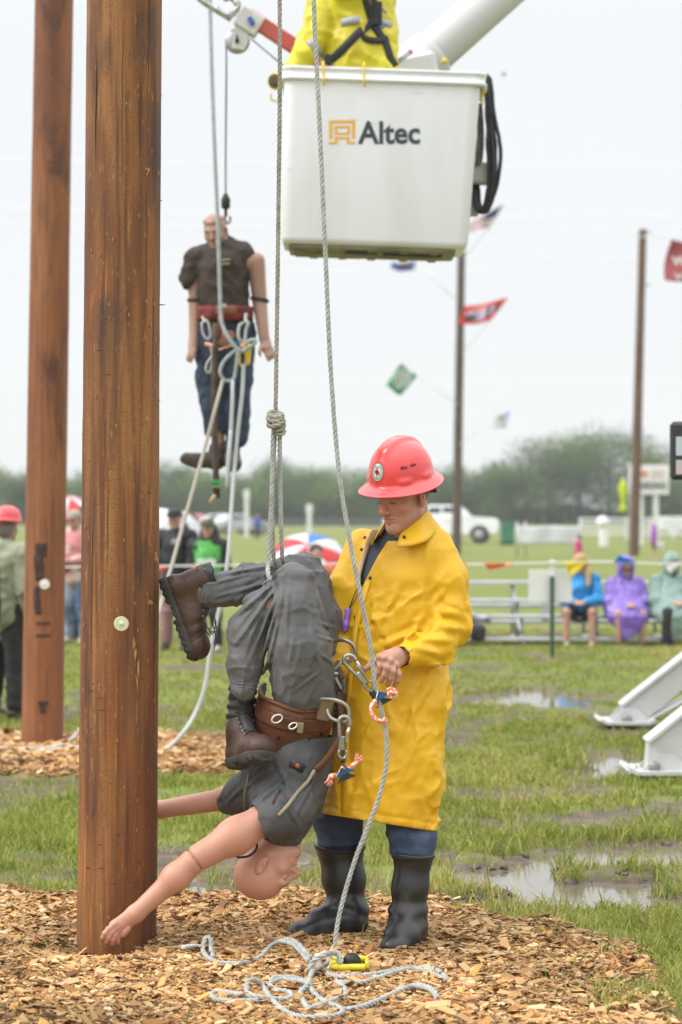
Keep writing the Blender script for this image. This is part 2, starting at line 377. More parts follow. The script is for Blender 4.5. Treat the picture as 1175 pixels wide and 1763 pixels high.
def head(F, c, R, s=1.0, k=1.0, face=True, ears=True):      # R: columns are the person's right, forward and up
    c = np.asarray(c, float)
    L = lambda x, y, z: c+R@(np.array([x, y, z])*s)
    E = lambda q, r, kk, op='+', RR=None: F.ell(L(*q), np.array(r)*s, R if RR is None else RR, kk*s*k, op)
    E((0,-.015,.035), (.076,.097,.088), .01); E((0,.028,-.03), (.061,.066,.086), .03)
    for sx in (-1,1):
        F.cone(L(sx*.05,.0,-.06), L(sx*.012,.066,-.098), .022*s, .018*s, .025*s)
        E((sx*.043,.055,-.03), (.024,.022,.02), .02)
    E((0,.078,-.102), (.02,.016,.016), .02)
    if face:
        F.cone(L(-.034,.082,.02), L(.034,.082,.02), .011*s, .011*s, .016*s)
        for sx in (-1,1):
            E((sx*.032,.098,-.003), (.019,.016,.013), .012, '-'); E((sx*.031,.073,-.005), (.0135,.0135,.0125), .004)
            F.cone(L(sx*.02,.0845,-.0005), L(sx*.043,.079,-.001), .0035*s, .003*s, .004*s)
        F.cone(L(0,.09,.012), L(0,.113,-.034), .009*s, .0125*s, .012*s)
        for sx in (-1,1): E((sx*.0125,.101,-.039), (.0085,.0105,.008), .006)
        F.chain([L(-.027,.080,-.067), L(-.009,.0915,-.0615), L(.009,.0915,-.0615), L(.027,.080,-.067)], [.0035*s,.0045*s,.0045*s,.0035*s], .009*s)
        F.chain([L(-.024,.081,-.072), L(0,.0905,-.0745), L(.024,.081,-.072)], [.0035*s,.0052*s,.0035*s], .009*s)
        F.chain([L(-.030,.083,-.0695), L(-.015,.094,-.0678), L(0,.0985,-.0675), L(.015,.094,-.0678), L(.030,.083,-.0695)], [.0018*s,.0022*s,.0024*s,.0022*s,.0018*s], .003*s, '-')
    if ears:
        for sx in (-1,1):
            RE = R@rotz(-sx*.45); E((sx*.08,-.014,-.008), (.009,.02,.033), .006, '+', RE)
            F.ell(L(sx*.09,-.006,-.004), np.array((.007,.009,.017))*s, RE, .004*s, '-'); E((sx*.077,-.006,-.036), (.007,.009,.01), .006)
    return F
# twisted three-strand rope along a path
def rope(mb, pts, r, ds=.006, pitch=None, n=6, m=0, twist=True):
    p = catmull(pts, ds) if len(pts) > 1 else pts; N = len(p); pitch = pitch or r*7.0
    if not twist: return mb.tube(p, r, n, m=m)
    t = np.gradient(p, axis=0); t /= np.linalg.norm(t, axis=1)[:, None]+1e-12
    L = np.r_[0, np.cumsum(np.linalg.norm(np.diff(p, axis=0), axis=1))]
    u = np.cross(t[0], (0,0,1)); u = np.cross(t[0], (1,0,0)) if np.linalg.norm(u) < .2 else u; u = nrm(u); U = np.zeros_like(p)
    for i in range(N): u = nrm(u-t[i]*np.dot(u, t[i])); U[i] = u
    Wv = np.cross(t, U)
    for j in range(3):
        a = L/pitch*2*math.pi+j*2*math.pi/3
        mb.tube(p+(np.cos(a)[:, None]*U+np.sin(a)[:, None]*Wv)*r*.5, r*.56, n, m=m)
    return mb
# ================================================================== GROUND
def g2px(x, y): return CX+x/y*FPX, CY+CAMH/y*FPX
PUD = [  # puddles: pixel centre, half size in pixels, depth of the hollow
 (960,1548,95,12,.075),(1085,1524,70,12,.07),(1000,1481,75,9,.06),(1150,1456,45,9,.06),(800,1552,60,9,.055),(900,1506,60,10,.05),
 (520,1478,45,12,.06),(455,1500,40,12,.05),(335,1528,22,14,.06),(545,1455,40,8,.05),(870,1202,70,11,.06),(975,1206,50,7,.05),(690,1190,40,8,.05),(1060,1308,65,13,.06),(1140,1330,60,9,.05),
 (930,1312,30,6,.05),(760,1470,30,12,.05),(180,1500,50,9,.05),(60,1470,60,10,.045)]
def mulch_front(px, py, x, y):
    e = np.interp(px, [-600,0,100,300,480,640,760,880,1000,1110,1180,1300], [1550,1548,1545,1548,1545,1556,1560,1588,1612,1642,1760,1900])
    n = 11*vnoise(np.stack([x*5, y*5, 0*x], -1), 3)+9*vnoise(np.stack([x*14, y*14, 0*x], -1), 4)+6*vnoise(np.stack([x*37, y*37, 0*x], -1), 2)
    d1 = (py-e)+n
    e2 = np.interp(py, [1500,1600,1640,1690,1740,1800,1900], [900,1060,1125,1115,1125,1180,1250])      # grass comes back in at the near corner
    d2 = (e2-px)*.35+n*1.5
    return np.minimum(d1, np.where(py > 1630, d2, 99))
def mulch_back(px, py, x, y):
    n = 7*vnoise(np.stack([x*4, y*4, 0*x], -1), 5)+4*vnoise(np.stack([x*11, y*11, 0*x], -1), 6)
    return np.minimum(np.minimum(py-1268, 1338-py), (425-px)*.4)+n
def zone(px, py): return np.clip(np.exp(-(((px-1010)/270)**2+((py-1500)/62)**2)**2)+.8*np.exp(-(((px-860)/200)**2+((py-1203)/24)**2)**2)+.85*np.exp(-(((px-1050)/120)**2+((py-1315)/26)**2)**2)+.6*np.exp(-(((px-420)/170)**2+((py-1500)/38)**2)**2)+.5*np.exp(-(((px-150)/170)**2+((py-1495)/22)**2)**2)+.55*np.exp(-(((px-880)/200)**2+((py-1415)/18)**2)**2), 0, 1)
def ground_h(x, y):
    px, py = g2px(x, y); p = np.stack([x, y, 0*x], -1)
    Z = zone(px, py)
    h = .014*fbm(p*1.3, 3, 11)+.008*vnoise(p*6, 12)+.004*vnoise(p*15, 13)
    wob = 1+.45*fbm(p*A(2.2,1.2,1), 3, 14)
    for (a, b, sx, sy, dp) in PUD: h = h-dp*.72*np.exp(-(((px-a)/sx)**2+((py-b)/sy)**2)**1.3)*np.clip(wob, .2, 1.6)
    h = h-.044*Z*np.clip(.26+1.7*fbm(p*A(3.6,2.2,1), 3, 17), -.35, 1.0)
    m1 = smooth01(mulch_front(px, py, x, y), -6, 14); m2 = smooth01(mulch_back(px, py, x, y), -4, 8)
    h = h*(1-.75*np.maximum(m1, m2))+.035*m1+.03*m2
    h = h-.045*np.exp(-(((x+.84)/.17)**2+((y-8.68)/.13)**2))+.03*np.exp(-(((x+.60)/.10)**2+((y-8.72)/.16)**2))-.04*np.exp(-(((x+2.06)/.2)**2+((y-16.5)/.2)**2))
    return h, np.maximum(m1, 0), m2
gx = np.linspace(-5.2, 6.2, 286); gy = np.concatenate([np.arange(5.6, 14, .04), np.arange(14, 34, .07)])
X, Y = np.meshgrid(gx, gy, indexing='ij'); H, M1, M2 = ground_h(X, Y)
edge = np.minimum(np.minimum(X-gx[0], gx[-1]-X), np.minimum(Y-gy[0], gy[-1]-Y)); H = H*smooth01(edge, 0, .5)
V = np.stack([X, Y, H], -1).reshape(-1, 3); nx, ny = X.shape
i, j = np.meshgrid(np.arange(nx-1), np.arange(ny-1), indexing='ij'); b = (i*ny+j).ravel()
Q = np.stack([b, b+ny, b+ny+1, b+1], -1)
x0, x1, y0, y1 = gx[0], gx[-1], gy[0], gy[-1]; B = 1500
ring = A((-B,-60,0),(x0,-60,0),(x1,-60,0),(B,-60,0),(-B,y0,0),(x0,y0,0),(x1,y0,0),(B,y0,0),(-B,y1,0),(x0,y1,0),(x1,y1,0),(B,y1,0),(-B,B,0),(x0,B,0),(x1,B,0),(B,B,0))
rq = A((0,1,5,4),(1,2,6,5),(2,3,7,6),(4,5,9,8),(6,7,11,10),(8,9,13,12),(9,10,14,13),(10,11,15,14)).astype(int)+len(V)
wet = np.clip((.002-H)/.03, 0, 1)*(1-np.maximum(M1, M2))
pp = np.stack([X, Y, 0*X], -1); mudn = fbm(pp*A(1.4,.8,1), 3, 31)
ZZ = zone(*g2px(X, Y)); mud = np.clip(wet*1.3+smooth01(mudn, .22, .6)*.8+.8*ZZ, 0, 1)*(1-np.maximum(M1, M2))
colr = np.stack([np.maximum(M1, M2), mud, wet], -1).reshape(-1, 3); colr = np.vstack([colr, np.tile([[0,0.05,0]], (16,1))])
gm = mesh_np('ground', np.vstack([V, ring]), quads=np.vstack([Q, rq]), col=colr)
def ground_mat():
    m = bpy.data.materials.new('ground_soil'); m.use_nodes = True; t = m.node_tree; N = t.nodes.new; Lk = t.links.new; bs = t.nodes['Principled BSDF']; bs.inputs['Specular IOR Level'].default_value = .2
    at = N('ShaderNodeAttribute'); at.attribute_name = 'Col'; sp = N('ShaderNodeSeparateColor'); Lk(at.outputs['Color'], sp.inputs[0])
    tcn = N('ShaderNodeTexCoord')
    def noise(sc, det=5, st=(1,1,1)):
        mp = N('ShaderNodeMapping'); mp.inputs['Scale'].default_value = st; Lk(tcn.outputs['Object'], mp.inputs[0])
        n = N('ShaderNodeTexNoise'); n.inputs['Scale'].default_value = sc; n.inputs['Detail'].default_value = det; Lk(mp.outputs[0], n.inputs['Vector']); return n.outputs[0]
    def mix(f, a, b_):
        x = N('ShaderNodeMix'); x.data_type = 'RGBA'
        for k, v in ((0, f), (6, a), (7, b_)):
            if hasattr(v, 'default_value'): Lk(v, x.inputs[k])
            else: x.inputs[k].default_value = v if k == 0 else (*v, 1)
        return x.outputs[2]
    def ramp(v, a, b_):
        r = N('ShaderNodeMapRange'); r.inputs[1].default_value = a; r.inputs[2].default_value = b_; Lk(v, r.inputs[0]); return r.outputs[0]
    g = mix(ramp(noise(.35, 6, (1,.45,1)), .38, .62), (.150,.192,.032), (.222,.215,.056))        # turf: green to straw
    g = mix(ramp(noise(3.5, 6), .42, .66), g, (.125,.165,.035))
    g = mix(ramp(noise(55, 3), .5, .8), g, (.06,.075,.02))
    md = mix(ramp(noise(9, 6), .35, .65), (.075,.055,.038), (.15,.115,.082))
    ch = mix(ramp(noise(26, 6), .35, .65), (.17,.095,.045), (.36,.22,.11))
    c = mix(sp.outputs[1], g, md); c = mix(sp.outputs[0], c, ch); Lk(c, bs.inputs['Base Color'])
    rr = N('ShaderNodeMapRange'); rr.inputs[3].default_value = .85; rr.inputs[4].default_value = .32; Lk(sp.outputs[2], rr.inputs[0]); Lk(rr.outputs[0], bs.inputs['Roughness'])
    bu = N('ShaderNodeBump'); bu.inputs['Strength'].default_value = .7; bu.inputs['Distance'].default_value = .02; Lk(noise(38, 6), bu.inputs['Height']); Lk(bu.outputs[0], bs.inputs['Normal'])
    return m
o = put('ground', gm, ground_mat()); o['kind'] = 'structure'
WATER = -.023
wm = MB(); n_ = 40
wm.add([(gx[0]+.6, gy[0]+.6, WATER),(gx[-1]-.6, gy[0]+.6, WATER),(gx[-1]-.6, gy[-1]-.6, WATER),(gx[0]+.6, gy[-1]-.6, WATER)], [(0,1,2,3)], False)
o = put('puddle_water', wm, mat('puddle_water', (.15,.125,.095), rough=.05, spec=.9, bump=.10, bscale=22)); o['kind'] = 'structure'
# ------------------------------------------------------------------ wood chips
def chips(xs, ys, hs, scale, seed):
    r = np.random.default_rng(seed); n = len(xs)
    L = np.clip(r.lognormal(math.log(.0135), .68, n), .005, .085)*scale; Wd = L*r.uniform(.18, .7, n); Wd = np.clip(Wd, .004, .032*scale); T = r.uniform(.0015, .0055, n)*scale
    yaw = r.uniform(0, 2*math.pi, n); til = r.normal(0, .2, n); rol = r.normal(0, .25, n)
    cy, sy, ct, st, cr, sr = np.cos(yaw), np.sin(yaw), np.cos(til), np.sin(til), np.cos(rol), np.sin(rol)
    ex = np.stack([cy*ct, sy*ct, st], -1); ey = np.stack([-sy*cr-cy*st*sr, cy*cr-sy*st*sr, ct*sr], -1); ez = np.cross(ex, ey)
    c = np.stack([xs, ys, hs+np.abs(st)*L*.35+np.abs(sr)*Wd*.3+T*.5], -1)
    V = np.zeros((n, 8, 3)); k = 0
    for z in (-1,1):
        for (a, b) in ((-1,-1),(1,-1),(1,1),(-1,1)):
            la = a*L*.5*r.uniform(.65, 1.1, n); wb = b*Wd*.5*r.uniform(.45, 1.1, n)
            V[:, k] = c+ex*la[:, None]+ey*wb[:, None]+ez*(z*T*.5)[:, None]; k += 1
    F = np.array([(4,5,6,7),(0,1,5,4),(1,2,6,5),(2,3,7,6),(3,0,4,7)])
    Q = (np.arange(n)[:, None, None]*8+F[None]).reshape(-1, 4)
    pal = A((.52,.32,.145),(.58,.40,.205),(.44,.245,.105),(.33,.155,.055),(.62,.44,.22),(.15,.075,.035),(.40,.235,.105),(.58,.31,.10))
    ci = r.choice(len(pal), n, p=[.20,.16,.18,.12,.07,.09,.08,.10]); col = pal[ci]*r.uniform(.75, 1.15, (n,1))
    col = col*(.92+.30*np.clip(fbm(np.stack([xs*3.2, ys*3.2, 0*xs], -1), 3, 27), -1, .8))[:, None]
    return V, Q, np.repeat(col, 8, 0)
def spread(n, xr, yr, maskf, seed):
    r = np.random.default_rng(seed); x = r.uniform(*xr, n); y = np.sqrt(r.uniform(yr[0]**2, yr[1]**2, n))
    keep = np.abs(x) < .1408*y*1.22+.22
    x, y = x[keep], y[keep]; px, py = g2px(x, y); m = maskf(px, py, x, y); pr = smooth01(m, -16, 22); k = r.random(len(x)) < pr
    return x[k], y[k]
chip_mat = mat('wet_wood_chip', (1,1,1), rough=.75, attr='Col', bump=.5, bscale=140, stretch=(1,1,1), spec=.15)
xs, ys = spread(230000, (-2.2,2.2), (7.0,10.4), mulch_front, 21); hs = ground_h(xs, ys)[0]+RNG.uniform(-.004, .012, len(xs))
Vc, Qc, Cc = chips(xs, ys, hs, 1.0, 22)
o = put('wood_chips', mesh_np('wood_chips', Vc.reshape(-1, 3), quads=Qc, smooth=False, col=Cc), chip_mat); o['kind'] = 'stuff'
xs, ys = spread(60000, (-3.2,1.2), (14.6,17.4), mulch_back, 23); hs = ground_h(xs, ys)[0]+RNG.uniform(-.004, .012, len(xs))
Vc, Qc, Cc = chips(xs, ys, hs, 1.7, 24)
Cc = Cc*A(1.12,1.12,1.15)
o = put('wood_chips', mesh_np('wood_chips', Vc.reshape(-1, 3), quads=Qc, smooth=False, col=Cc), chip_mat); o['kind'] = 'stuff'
# the biggest slabs of the mulch, one object each
xs, ys = spread(520, (-1.6,1.6), (7.4,9.9), mulch_front, 25); xs, ys = xs[:230], ys[:230]
bed = MB(); 
big_cols = [(.44,.27,.12),(.52,.35,.19),(.35,.19,.08),(.60,.46,.29),(.40,.25,.13),(.17,.10,.05)]
big_mats = [mat('split_wood_chip', c, rough=.55, col2=tuple(np.array(c)*.6), nscale=30, stretch=(.3,3,1), bump=.5, bscale=90, lo=.4, hi=.7) for c in big_cols]
protos = []
for k in range(14):
    r = np.random.default_rng(100+k); L = r.uniform(.04, .085); w = r.uniform(.012, .034) if k % 4 else r.uniform(.03,.045); n = 6
    t = np.linspace(-.5, .5, n); up = w*.5*(1-.5*np.abs(t*2)**2.5)*r.uniform(.7, 1.15, n); dn = -w*.5*(1-.4*np.abs(t*2)**3)*r.uniform(.7, 1.15, n)
    mb = MB(); mb.prism(np.vstack([np.c_[t*L, up], np.c_[t[::-1]*L, dn[::-1]]]), (0,0,0), np.eye(3), r.uniform(.004, .009)); me = mb.mesh('wood_chip'); me.materials.append(big_mats[k % 6]); protos.append(me)
ground_o = bpy.data.objects['ground']
for k in range(len(xs)):
    r = np.random.default_rng(500+k); o = bpy.data.objects.new('wood_chip', protos[k % 14]); C.objects.link(o); o.parent = ground_o
    z = float(ground_h(xs[k:k+1], ys[k:k+1])[0][0]); o.location = (xs[k], ys[k], z+.012); o.rotation_euler = (r.normal(0, .22), r.normal(0, .22), r.uniform(0, 6.28))
# ------------------------------------------------------------------ grass
def blades(x, y, z, hgt, wid, seed, dry):
    r = np.random.default_rng(seed); n = len(x); yaw = r.uniform(0, 6.283, n); lean = r.uniform(.2, 1.3, n)*hgt; d = np.stack([np.cos(yaw), np.sin(yaw), 0*yaw], -1)
    fa = r.uniform(-.9, .9, n); sd = np.stack([np.cos(fa), np.sin(fa), 0*fa], -1)     # blades turned any way, seen mostly broadside
    b = np.stack([x, y, z-.006], -1); V = np.zeros((n, 5, 3))
    V[:, 0] = b-sd*wid[:, None]*.5; V[:, 1] = b+sd*wid[:, None]*.5
    mid = b+d*(lean*.3)[:, None]+np.stack([0*x, 0*x, hgt*.6], -1); V[:, 2] = mid+sd*wid[:, None]*.4; V[:, 3] = mid-sd*wid[:, None]*.4
    V[:, 4] = b+d*lean[:, None]+np.stack([0*x, 0*x, hgt*r.uniform(.75, 1.05, n)], -1)
    k = np.arange(n)[:, None]*5; Q = k+np.array([[0,1,2,3]]); T = k+np.array([[3,2,4]])
    g = A((.220,.280,.046),(.285,.318,.060),(.16,.228,.037),(.325,.34,.082)); s = A((.44,.385,.14),(.39,.35,.11),(.38,.38,.10))
    c = np.where((r.random(n) < dry)[:, None], s[r.integers(0, 3, n)], g[r.integers(0, 4, n)])*r.uniform(.75, 1.15, (n,1))
    return V.reshape(-1, 3), Q, T, np.repeat(c, 5, 0)
def sow(n, yr, seed):
    r = np.random.default_rng(seed); y = np.sqrt(r.uniform(yr[0]**2, yr[1]**2, n)); x = r.uniform(-1, 1, n)*(.1408*y*1.22+.3)
    h, m1, m2 = ground_h(x, y); p = np.stack([x, y, 0*x], -1)
    cl = fbm(p*A(1.4,.8,1), 3, 31); tuft = fbm(p*5, 2, 33); 
    px_ = g2px(x, y)[0]; Zs = zone(*g2px(x, y)); pr = (1-np.clip(np.maximum(m1, m2)*1.6, 0, 1))*smooth01(h, -.03, -.002)*(1-.85*smooth01(cl, .16, .5))*np.clip(.65+.7*tuft, .08, 1)*(1-.72*Zs*(tuft < .35))
    pr = np.maximum(pr, np.where(px_ > 1030, .30, np.where(px_ > 930, .05, .006))*(m1 > .5)*(tuft > .25)); k = r.random(n) < pr
    x, y, h, tuft = x[k], y[k], h[k], tuft[k]; dry = np.clip(.18+.65*smooth01(fbm(np.stack([x*.5, y*.22, 0*x], -1), 3, 36), -.1, .6), 0, .75)
    return x, y, h, tuft, dry, r, Zs[k]
Vs, Qs, Ts, Cs, off = [], [], [], [], 0
for (n, yr, hm, wd, sd) in ((170000, (7.2,12.5), .036, .0048, 41), (150000, (12.5,19), .034, .007, 42), (120000, (19,33), .024, .012, 43)):
    x, y, z, tf, dry, r, zz = sow(n, yr, sd); hg = hm*np.clip(r.lognormal(0, .4, len(x)), .4, 2.3)*(1+.6*np.clip(tf, 0, 1))*(1+.5*zz*(tf > .35)); w = wd*r.uniform(.7, 1.4, len(x))
    v, q, t, c = blades(x, y, z, hg, w, sd+5, dry); Vs.append(v); Qs.append(q+off); Ts.append(t+off); Cs.append(c); off += len(v)
grass_mat = mat('grass_blade', (1,1,1), rough=.6, attr='Col', spec=.12, trans=.3)
o = put('grass', mesh_np('grass', np.vstack(Vs), quads=np.vstack(Qs), tris=np.vstack(Ts), col=np.vstack(Cs)), grass_mat); o['kind'] = 'stuff'
# mud clods thrown up beside the puddles
md = MB(); mudm = mat('wet_mud', (.06,.045,.03), rough=.5, col2=(.11,.085,.06), nscale=20, bump=.8, bscale=50)
for k in range(150):
    r = np.random.default_rng(900+k); a = PUD[r.integers(0, 6)]; px = a[0]+r.normal(0, a[2]*.9); py = a[1]+r.choice([-1,1])*a[3]*r.uniform(.8, 1.8); g = G(px, py)
    if abs(g[0]) > 4 or g[1] > 14 or g[1] < 9.6: continue
    s_ = r.uniform(.008, .026); z = float(ground_h(g[0:1], g[1:2])[0][0]); n0 = len(md.v); md.ball((g[0], g[1], z), (s_, s_, s_*.6), n=8)
    vv = np.array(md.v[n0:]); vv += s_*np.stack([vnoise(vv*60, k), vnoise(vv*60, k+1), vnoise(vv*60, k+2)], -1)*.6; md.v[n0:] = vv.tolist()
o = put('mud_clods', md, mudm); o['kind'] = 'stuff'
# ================================================================== TREES
leaf_mat = mat('tree_leaf', (1,1,1), rough=.6, attr='Col', spec=.25, trans=.25)
bark_mat = mat('tree_bark', (.09,.07,.05), rough=.9, col2=(.05,.04,.03), nscale=3)
def crown_mesh(seed, Ht, Wd, n=9000, ls=.34):
    r = np.random.default_rng(seed); nb = r.integers(9, 13); blobs = []
    for k in range(nb):
        a = r.uniform(0, 6.283); z = r.uniform(.2, .93); rad = Wd*.5*(1-abs(z-.45)**1.6*1.2)*math.sqrt(r.random())*.85
        blobs.append((math.cos(a)*rad, math.sin(a)*rad, z*Ht, Wd*r.uniform(.17, .30)))
    blobs.append((0,0,Ht*.5,Wd*.3)); Bl = np.array(blobs); w = Bl[:, 3]**2; bi = r.choice(len(Bl), n, p=w/w.sum())
    u = r.normal(size=(n,3)); u /= np.linalg.norm(u, axis=1)[:, None]; rad = r.random(n)**.33*(1+.18*r.normal(size=n))
    c = Bl[bi, :3]+u*(Bl[bi, 3]*rad)[:, None]*A(1,1,.85); c[:, 2] = np.maximum(c[:, 2], .3)
    nv = nrm3(u+r.normal(size=(n,3))*.7); t1 = nrm3(np.cross(nv, r.normal(size=(n,3)))); t2 = np.cross(nv, t1); s_ = ls*r.uniform(.5, 1.2, n)[:, None]
    V = np.stack([c-t1*s_*.5, c+t2*s_*.28, c+t1*s_*.5, c-t2*s_*.28], 1)
    tone = r.choice(3, len(Bl)); pal = A((.068,.125,.020),(.105,.165,.030),(.050,.095,.018)); col = pal[tone[bi]]*r.uniform(.75, 1.2, (n,1))*(.8+.5*(np.arange(len(Bl))*.37 % 1))[bi][:, None]
    return mesh_np('crown', V.reshape(-1,3), quads=np.arange(n*4).reshape(-1,4), col=np.repeat(col, 4, 0), smooth=False)
def nrm3(v): return v/(np.linalg.norm(v, axis=1)[:, None]+1e-9)
def tree_proto(seed, Ht, Wd, label):
    t = thing('broadleaf_tree', label, 'tree', (0,0,0), 'trees along the far edge of the field')
    mb = MB(); mb.tube([(0,0,-.2),(.1,0,Ht*.3),(0,.1,Ht*.75)], [.28,.2,.06], 7); r = np.random.default_rng(seed)
    for k in range(5):
        a = k*1.26+r.uniform(0, .6); z = Ht*(.25+.08*k); mb.tube([(.05,0,z),(math.cos(a)*Wd*.18, math.sin(a)*Wd*.18, z+Ht*.12),(math.cos(a)*Wd*.34, math.sin(a)*Wd*.34, z+Ht*.2)], [.12,.08,.03], 5)
    put('trunk', mb, bark_mat, t)
    put('crown', crown_mesh(seed, Ht, Wd), leaf_mat, t); return t
# pixel column, pixel row of the top, distance, width in metres
TR = [(-60,792,310,12),(20,794,300,11),(95,796,305,11),(150,793,320,12),(215,797,300,11),(300,783,305,12),(352,791,315,11),(412,796,300,10),(452,786,310,10),(516,775,320,11),(560,786,305,10),(612,795,300,11),(668,794,310,12),(725,797,305,11),(770,790,300,9),(818,781,310,10),(852,792,300,8),
      (905,789,300,12),(945,757,305,13),(996,743,310,14),(1050,741,305,13),(1098,752,300,12),(1140,792,300,11),(1200,796,305,12),(1262,788,310,12)]
lab = ['low rounded tree in the far treeline behind the {}', 'tall broad tree of the far clump behind the {}']
where = ['left edge of the crowd','red hard hat man at the left','pole with the branded marks','gap between the two poles','big foreground pole','man in the black jacket','boots of the hanging dummy','white post left of the ropes','knotted rope','umbrella','slack rope','yellow coat shoulder','red helmet','white pickup roof','grey utility pole with flags','gap right of the flag pole','pickup bonnet',
 'left end of the mesh banner','middle of the mesh banner','seated woman in blue','yellow streamer','brown utility pole','parking sign','truck mirror','far right edge']
pro = [tree_proto(61+k, 8.2, 11, 'tree') for k in range(3)]+[tree_proto(71+k, 11.5, 13, 'tree') for k in range(2)]
for k, (px, py, d, w) in enumerate(TR):
    big = py < 760; src = pro[3+k % 2] if big else pro[k % 3]; py = py if big else py+20; Ht = (CAMH+(CY-py)/FPX*d)*.97; b = 11.5 if big else 8.2; bw = 13 if big else 11
    o = copy_tree(src); q = P(px, CY, d); o.location = (q[0], d, 0); o.scale = (w/bw*1.15, w/bw*1.15, Ht/b); o.rotation_euler = (0,0,k*1.7)
    o['label'] = lab[1 if big else 0].format(where[k])
for t in pro:
    for c in list(t.children): bpy.data.objects.remove(c)
    bpy.data.objects.remove(t)
# the scrub that closes the foot of the treeline: one mass
r = np.random.default_rng(81); n = 16000; x = r.uniform(-75, 75, n); y = r.uniform(312, 330, n); hh = 3.0+1.1*fbm(np.stack([x*.12, 0*x, 0*x], -1), 3, 82)
c = np.stack([x, y, r.random(n)**.8*hh], -1); nv = nrm3(r.normal(size=(n,3))); t1 = nrm3(np.cross(nv, r.normal(size=(n,3)))); t2 = np.cross(nv, t1); s_ = r.uniform(.5, 1.3, n)[:, None]
Vv = np.stack([c-t1*s_*.5, c+t2*s_*.4, c+t1*s_*.5, c-t2*s_*.4], 1); col = A(.06,.10,.026)*r.uniform(.6, 1.4, (n,1))
o = put('undergrowth', mesh_np('undergrowth', Vv.reshape(-1,3), quads=np.arange(n*4).reshape(-1,4), col=np.repeat(col, 4, 0), smooth=False), leaf_mat); o['kind'] = 'stuff'
# far wet air
hz = MB(); hz.box((0, 200, 8), (700, 460, 18.4)); hm = bpy.data.materials.new('haze'); hm.use_nodes = True; t = hm.node_tree; t.nodes.clear()
pv = t.nodes.new('ShaderNodeVolumePrincipled'); pv.inputs['Color'].default_value = (.96,.98,1,1); pv.inputs['Density'].default_value = .00042
ou = t.nodes.new('ShaderNodeOutputMaterial'); t.links.new(pv.outputs[0], ou.inputs['Volume'])
o = put('haze', hz, hm); o['kind'] = 'stuff'
# ================================================================== POLES
def pole_mat(name, light, mid, dark, stain, red, off=(3,1,2), wz=0.0):
    m = bpy.data.materials.new(name); m.use_nodes = True; t = m.node_tree; N = t.nodes.new; Lk = t.links.new; bs = t.nodes['Principled BSDF']
    tcn = N('ShaderNodeTexCoord')
    def noise(sc, st, det=6, dist=0.0, off=(0,0,0)):
        mp = N('ShaderNodeMapping'); mp.inputs['Scale'].default_value = st; mp.inputs['Location'].default_value = off; Lk(tcn.outputs['Object'], mp.inputs[0])
        n = N('ShaderNodeTexNoise'); n.inputs['Scale'].default_value = sc; n.inputs['Detail'].default_value = det; n.inputs['Distortion'].default_value = dist; Lk(mp.outputs[0], n.inputs['Vector']); return n.outputs[0]
    def ramp(v, a, b_):
        r = N('ShaderNodeMapRange'); r.inputs[1].default_value = a; r.inputs[2].default_value = b_; Lk(v, r.inputs[0]); return r.outputs[0]
    def mix(f, a, b_):
        x = N('ShaderNodeMix'); x.data_type = 'RGBA'; Lk(f, x.inputs[0])
        for k, v in ((6, a), (7, b_)):
            if hasattr(v, 'default_value'): Lk(v, x.inputs[k])
            else: x.inputs[k].default_value = (*v, 1)
        return x.outputs[2]
    sx = N('ShaderNodeSeparateXYZ'); Lk(tcn.outputs['Object'], sx.inputs[0])
    def shifted(v, k):                                     # weathering gathers on the upper length of the pole
        q = N('ShaderNodeMath'); q.operation = 'MULTIPLY_ADD'; Lk(sx.outputs[2], q.inputs[0]); q.inputs[1].default_value = k; Lk(v, q.inputs[2]); return q.outputs[0]
    c = mix(ramp(noise(2.6, (2.4,2.4,.3), 5, .2), .40, .60), light, mid)
    c = mix(ramp(noise(12, (3,3,.12), 7), .45, .66), c, dark)
    c = mix(ramp(noise(34, (3,3,.1), 5), .50, .8), c, red)
    c = mix(ramp(noise(3.4, (1.6,1.6,.22), 6, .4, (2,9,5)), .50, .68), c, (dark[0]*1.0, dark[1]*1.0, dark[2]*1.25))
    c = mix(ramp(noise(120, (.5,.5,1.6), 4), .5, .95), c, dark)
    c = mix(ramp(shifted(noise(2.4, (2.0,2.0,.6), 9, .6, off), wz), .60, .74), c, stain)
    c = mix(ramp(noise(9, (2,2,.35), 8, .5, (7,3,1)), .64, .82), c, stain)
    c = mix(ramp(noise(5, (.6,.6,9), 5, .5, (2,5,1)), .68, .9), c, dark)
    c = mix(ramp(noise(9, (5,5,.3), 4, .3, (1,8,4)), .66, .74), c, (light[0]*1.3, light[1]*1.15, light[2]*.95))
    c = mix(ramp(noise(70, (1,1,.35), 6), .62, .80), c, (light[0]*1.3, light[1]*1.4, light[2]*1.7))
    Lk(c, bs.inputs['Base Color']); bs.inputs['Specular IOR Level'].default_value = .22
    rr = N('ShaderNodeMapRange'); rr.inputs[3].default_value = .42; rr.inputs[4].default_value = .75; Lk(noise(6, (2,2,.4)), rr.inputs[0]); Lk(rr.outputs[0], bs.inputs['Roughness'])
    h = N('ShaderNodeMath'); h.operation = 'ADD'; Lk(noise(45, (4,4,.12), 6), h.inputs[0]); Lk(noise(8, (4,4,.2), 4), h.inputs[1])
    bu = N('ShaderNodeBump'); bu.inputs['Strength'].default_value = .55; bu.inputs['Distance'].default_value = .006; Lk(h.outputs[0], bu.inputs['Height']); Lk(bu.outputs[0], bs.inputs['Normal'])
    return m
